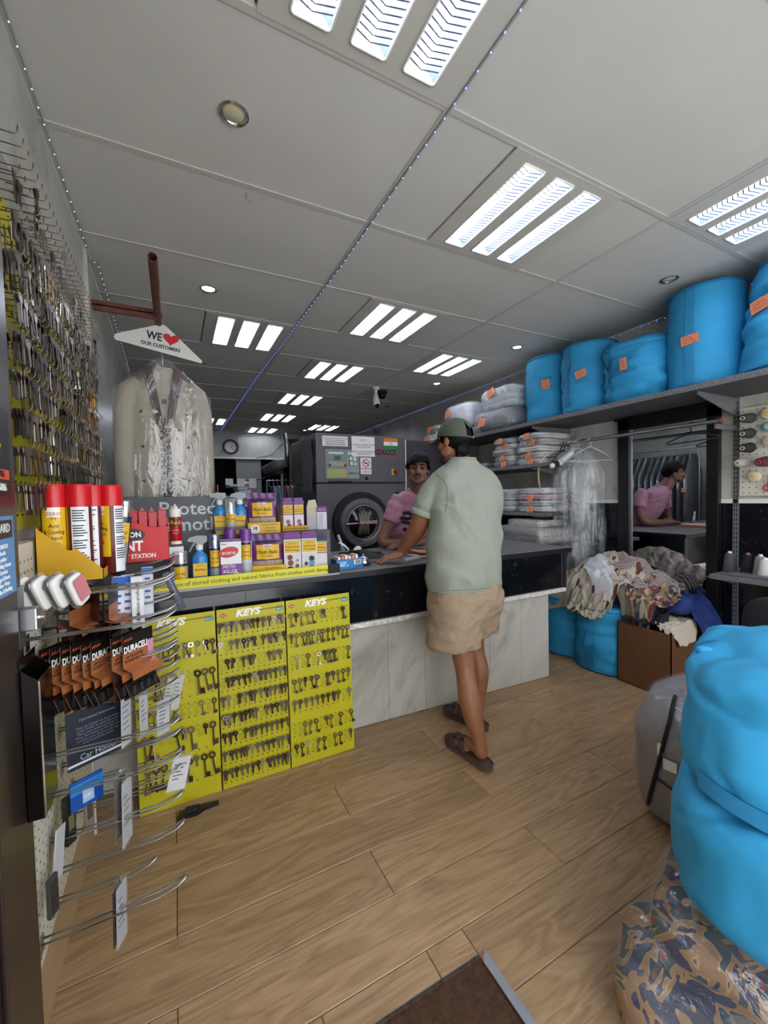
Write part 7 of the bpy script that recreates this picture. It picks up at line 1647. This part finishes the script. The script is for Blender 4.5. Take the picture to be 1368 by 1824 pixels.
# sandals
m_sole = mat('brown cork sole', '#5d463a', .8, var=.15, scale=60); m_strap = mat('brown strap', '#4a3832', .6, bump=.15, bscale=200)
def sandal(heel, toe):
    heel, toe = Vector((*heel, 0)), Vector((*toe, 0)); d = (toe-heel).normalized(); L = (toe-heel).length; sd = Vector((-d.y, d.x, 0))
    wd = [(0, .018), (.04, .030), (.15, .037), (.35, .036), (.55, .041), (.72, .049), (.86, .047), (.95, .034), (1.0, .016)]
    o1 = [heel+d*L*f+sd*w_ for f, w_ in wd]+[heel+d*L*f-sd*w_*.95 for f, w_ in wd[::-1]]
    MB().poly([tuple(p+Vector((0, 0, .0015))) for p in o1][::-1], (0, 0, .03)).build('sandal_sole', m_sole, P1)
    MB().tube([tuple(p+Vector((0, 0, .034))) for p in o1], .005, 6, closed=True).build('sole_rim', m_strap, P1, smooth=True)
    for f0, f1, h in ((.42, .58, .062), (.64, .80, .046)):
        def st(u, v):
            a = PI*(u); f = f0+(f1-f0)*v+.05*math.sin(PI*u)*(1 if f0 < .5 else .3); w_ = .047 if f0 > .5 else .042
            return heel+d*L*f+sd*w_*math.cos(a)*1.04+Vector((0, 0, .026+(h-.0)*spow(math.sin(a), .7)))
        o = MB().grid(st, 18, 6).build('sandal_strap', m_strap, P1, smooth=True); s_ = o.modifiers.new('s', 'SOLIDIFY'); s_.thickness = .004; s_.offset = 1
        bc = st(.33, .5)+Vector((0, 0, .006)); MB().bbox(bc.x-.010, bc.x+.010, bc.y-.010, bc.y+.010, bc.z-.004, bc.z+.004, .002).build('sandal_buckle', rubber, P1)
sandal((1.352, 1.545), (1.326, 1.868)); sandal((1.572, 1.822), (1.500, 2.135))
# ------------------------------------------------------------------ man behind the counter
sk2 = skinmat('brown skin', '#8a6150', 2)
P2 = thing('person', 'man in pink printed T-shirt leaning on the counter from behind, facing the camera', 'person', (1.80, 3.15, 0))
H2 = Head((1.690, 2.712, 1.588), (-.50, -.86, -.02), (.06, 0, 1), 1.0)
b = MB(); H2.skull(b, 1.12)
limb(b, [(1.705, 2.735, 1.53, .062), (1.725, 2.76, 1.47, .066), (1.75, 2.80, 1.40, .078)])
rings(b, [(1.83, 3.16, .80, .15, .11, -.3, .9), (1.82, 3.12, 1.0, .16, .12, -.3, .9), (1.79, 2.93, 1.25, .16, .10, -.3, .9), (1.77, 2.83, 1.34, .13, .07, -.3, .9)])
limb(b, [(1.62, 2.88, 1.31, .045), (1.555, 2.887, 1.24, .047), (1.50, 2.90, 1.14, .045), (1.46, 2.90, 1.05, .042), (1.475, 2.885, 1.022, .041), (1.54, 2.87, 1.017, .038), (1.64, 2.86, 1.012, .030), (1.68, 2.855, 1.008, .026)], 16)
hand(b, (1.68, 2.855, 1.005), (1.745, 2.85, 1.0), (1.80, 2.845, .987), (0, 0, 1), (0, 1, 0), .95, .015, .3)
limb(b, [(1.94, 2.90, 1.32, .045), (2.02, 2.905, 1.26, .047), (2.06, 2.89, 1.15, .045), (2.04, 2.85, 1.05, .043), (1.96, 2.81, 1.022, .041), (1.80, 2.78, 1.017, .037), (1.64, 2.765, 1.015, .029), (1.60, 2.765, 1.013, .026)], 16)
hand(b, (1.60, 2.765, 1.012), (1.53, 2.775, 1.008), (1.45, 2.79, .99), (0, 0, 1), (0, 1, .05), 1.0, .02, .35, (-.5, .85, -.1))
limb(b, [(1.76, 3.16, .84, .09), (1.75, 3.18, .5, .065), (1.75, 3.2, .25, .05), (1.75, 3.22, .08, .04)]); limb(b, [(1.92, 3.18, .84, .09), (1.93, 3.2, .5, .065), (1.94, 3.22, .25, .05), (1.94, 3.23, .08, .04)])
fuse('body', b, sk2, P2, .005, 4)
H2.eyes(P2, m_ew, m_iris, mat('dark eyelid', '#3f2820', .6))
def hl(az):      # hairline: low at the back, up to the fringe at the front
    f = math.cos(az); return .052-.012*math.sin(az*1.0) if f > .55 else (.052-(.55-f)*.105 if f > -.2 else -.027-(-.2-f)*.07)
H2.shell(hl, .019, 72, 28, amp=.05, sd=5, top=1.5).build('hair', m_hair, P2, smooth=True)
e = MB()
H2.tb(e, [(-.062, .050, .064), (-.025, .082, .070), (.020, .086, .062), (.060, .056, .046)], [.014, .013, .013, .011]); H2.tb(e, [(-.074, .03, .05), (-.078, .028, .0)], [.017, .006]); H2.tb(e, [(.074, .03, .05), (.078, .028, .0)], [.017, .006]); fuse('fringe', e, m_hair, P2, .006, 3, lambda p, n: .003*fbm(p, 60, 2))
e = MB(); H2.tb(e, [(-.027, .084, -.049), (-.013, .0945, -.041), (0, .097, -.039), (.013, .0945, -.041), (.027, .084, -.049)], [.003, .0058, .005, .0058, .003], 8); e.build('moustache', mat('dark moustache', '#1f1714', .8), P2, smooth=True)
e = MB(); H2.tb(e, [(-.022, .0875, -.0585), (0, .0945, -.0585), (.022, .0875, -.0585)], [.0028, .0045, .0028], 8); e.build('lips', mat('brown lips', '#5d3430', .5), P2, smooth=True)
e = MB(); H2.tb(e, [(-.058, .012, -.05), (-.050, .045, -.082), (-.024, .074, -.1), (0, .080, -.104), (.024, .074, -.1), (.050, .045, -.082), (.058, .012, -.05)], [.008, .0125, .0135, .0135, .0135, .0125, .008]); fuse('beard_shadow', e, mat('grey stubble', '#54382d', .85, var=.3, scale=200), P2, .006, 3)
m_pink = mat('pink jersey', '#b9849a', .85, var=.03, scale=30, bump=.12, bscale=420)
b = MB()
rings(b, [(1.83, 3.16, .86, .225, .175, -.3, .9), (1.825, 3.14, .96, .245, .20, -.3, .9), (1.80, 3.06, 1.08, .255, .215, -.3, .9), (1.785, 2.97, 1.2, .245, .19, -.3, .9), (1.78, 2.90, 1.30, .240, .160, -.3, .85), (1.78, 2.85, 1.37, .215, .13, -.3, .85), (1.765, 2.82, 1.415, .14, .095, -.3, .95), (1.750, 2.80, 1.438, .086, .078, -.3, 1)])
limb(b, [(1.63, 2.88, 1.355, .075), (1.585, 2.885, 1.30, .073), (1.548, 2.89, 1.23, .066), (1.53, 2.893, 1.19, .062)], 18, caps=False); limb(b, [(1.95, 2.90, 1.365, .075), (2.005, 2.905, 1.31, .073), (2.04, 2.905, 1.24, .066), (2.052, 2.90, 1.20, .062)], 18, caps=False)
b.box(1.55, 2.1, 2.7, 2.96, .8, .976) if False else None
def pk_fold(p, n): return .007*(1-2*abs(fbm(Vector((p.x*2.5, p.y*2, p.z*5)), 2.2, 2)))+.004*math.sin((p.z*1.0+p.x*.6)*60+5*fbm(p, 4, 2))*sm(1.2, 1.4, p.z)
tee2 = fuse('t_shirt', b, m_pink, P2, .008, 5, pk_fold)
# keep the shirt clear of the counter edge
_w = wloc(P2)
for v in tee2.data.vertices:
    if v.co.z+_w.z < CT+.004 and v.co.y+_w.y < 2.985: v.co.y = 2.985-_w.y
# dark print on the chest laid on the cloth
bvh_t = None
from mathutils.bvhtree import BVHTree
bvh = BVHTree.FromPolygons([tuple(v.co) for v in tee2.data.vertices], [tuple(p.vertices) for p in tee2.data.polygons])
def on_chest(x, z):
    hit = bvh.ray_cast(Vector((x, 2.2, z))-_w, Vector((0, 1, 0))); return (hit[0] if hit[0] else Vector((x, 2.9, z))-_w)
def chest_print(outl, name='print'):
    cx = sum(p[0] for p in outl)/len(outl); cz = sum(p[1] for p in outl)/len(outl)
    b = MB(); c = on_chest(cx, cz)+Vector((0, -.003, 0)); n = len(outl); rg = []
    for f in (.5, 1.0): rg.append([on_chest(cx+(x-cx)*f, cz+(z-cz)*f)+Vector((0, -.003, 0)) for x, z in outl])
    b._add([c]+rg[0]+rg[1], [(0, 1+i, 1+(i+1) % n) for i in range(n)]+[(1+i, 1+n+i, 1+n+(i+1) % n, 1+(i+1) % n) for i in range(n)])
    b.build(name, mat('charcoal print', '#2c2630', .85), P2, local=True)
def stroke(pts, w):
    out = []; back = []
    for i, p in enumerate(pts):
        a, c = Vector(pts[max(i-1, 0)]), Vector(pts[min(i+1, len(pts)-1)]); t = (c-a).normalized(); nn = Vector((-t.y, t.x))*w
        out.append((p[0]+nn.x, p[1]+nn.y)); back.append((p[0]-nn.x, p[1]-nn.y))
    for i in range(len(pts)-1): chest_print([out[i], out[i+1], back[i+1], back[i]])
gx, gz = 1.615, 1.205
stroke([(gx-.01, gz+.045), (gx+.03, gz+.05), (gx+.06, gz+.035), (gx+.065, gz+.01), (gx+.03, gz-.0), (gx-.01, gz+.012), (gx-.02, gz-.005)], .014)
stroke([(gx-.005, gz-.02), (gx+.035, gz-.03), (gx+.07, gz-.045), (gx+.1, gz-.035)], .013)
stroke([(gx+.02, gz-.075), (gx+.05, gz-.10), (gx+.09, gz-.095), (gx+.105, gz-.07), (gx+.075, gz-.055)], .014)
for k in range(4): stroke([(gx-.035, gz-.03-.010*k), (gx-.012, gz-.034-.010*k)], .0018)
for k in range(3): stroke([(gx+.04, gz+.09-.010*k), (gx+.10, gz+.08-.010*k)], .0016)
e = MB(); e.tube([(1.748+.084*math.cos(2*PI*j/32)*math.cos(-.3)-.070*math.sin(2*PI*j/32)*math.sin(-.3), 2.798+.084*math.cos(2*PI*j/32)*math.sin(-.3)+.076*math.sin(2*PI*j/32)*math.cos(-.3), 1.437+.018*math.sin(2*PI*j/32)) for j in range(32)], .008, 8, closed=True); e.build('collar_rib', m_pink, P2, smooth=True)
b = MB(); rings(b, [(1.84, 3.17, .92, .2, .14, -.2, .9), (1.84, 3.17, .75, .2, .14, -.2, .9)]); limb(b, [(1.75, 3.17, .78, .10), (1.75, 3.19, .45, .085), (1.75, 3.21, .08, .075)]); limb(b, [(1.93, 3.19, .78, .10), (1.93, 3.2, .45, .085), (1.94, 3.22, .08, .075)])
fuse('trousers', b, mat('dark trousers', '#23252b', .9), P2, .012, 4)
for x in (1.75, 1.94): MB().bbox(x-.045, x+.045, 3.03, 3.30, 0, .07, .02).build('shoe', rubber, P2, smooth=True)
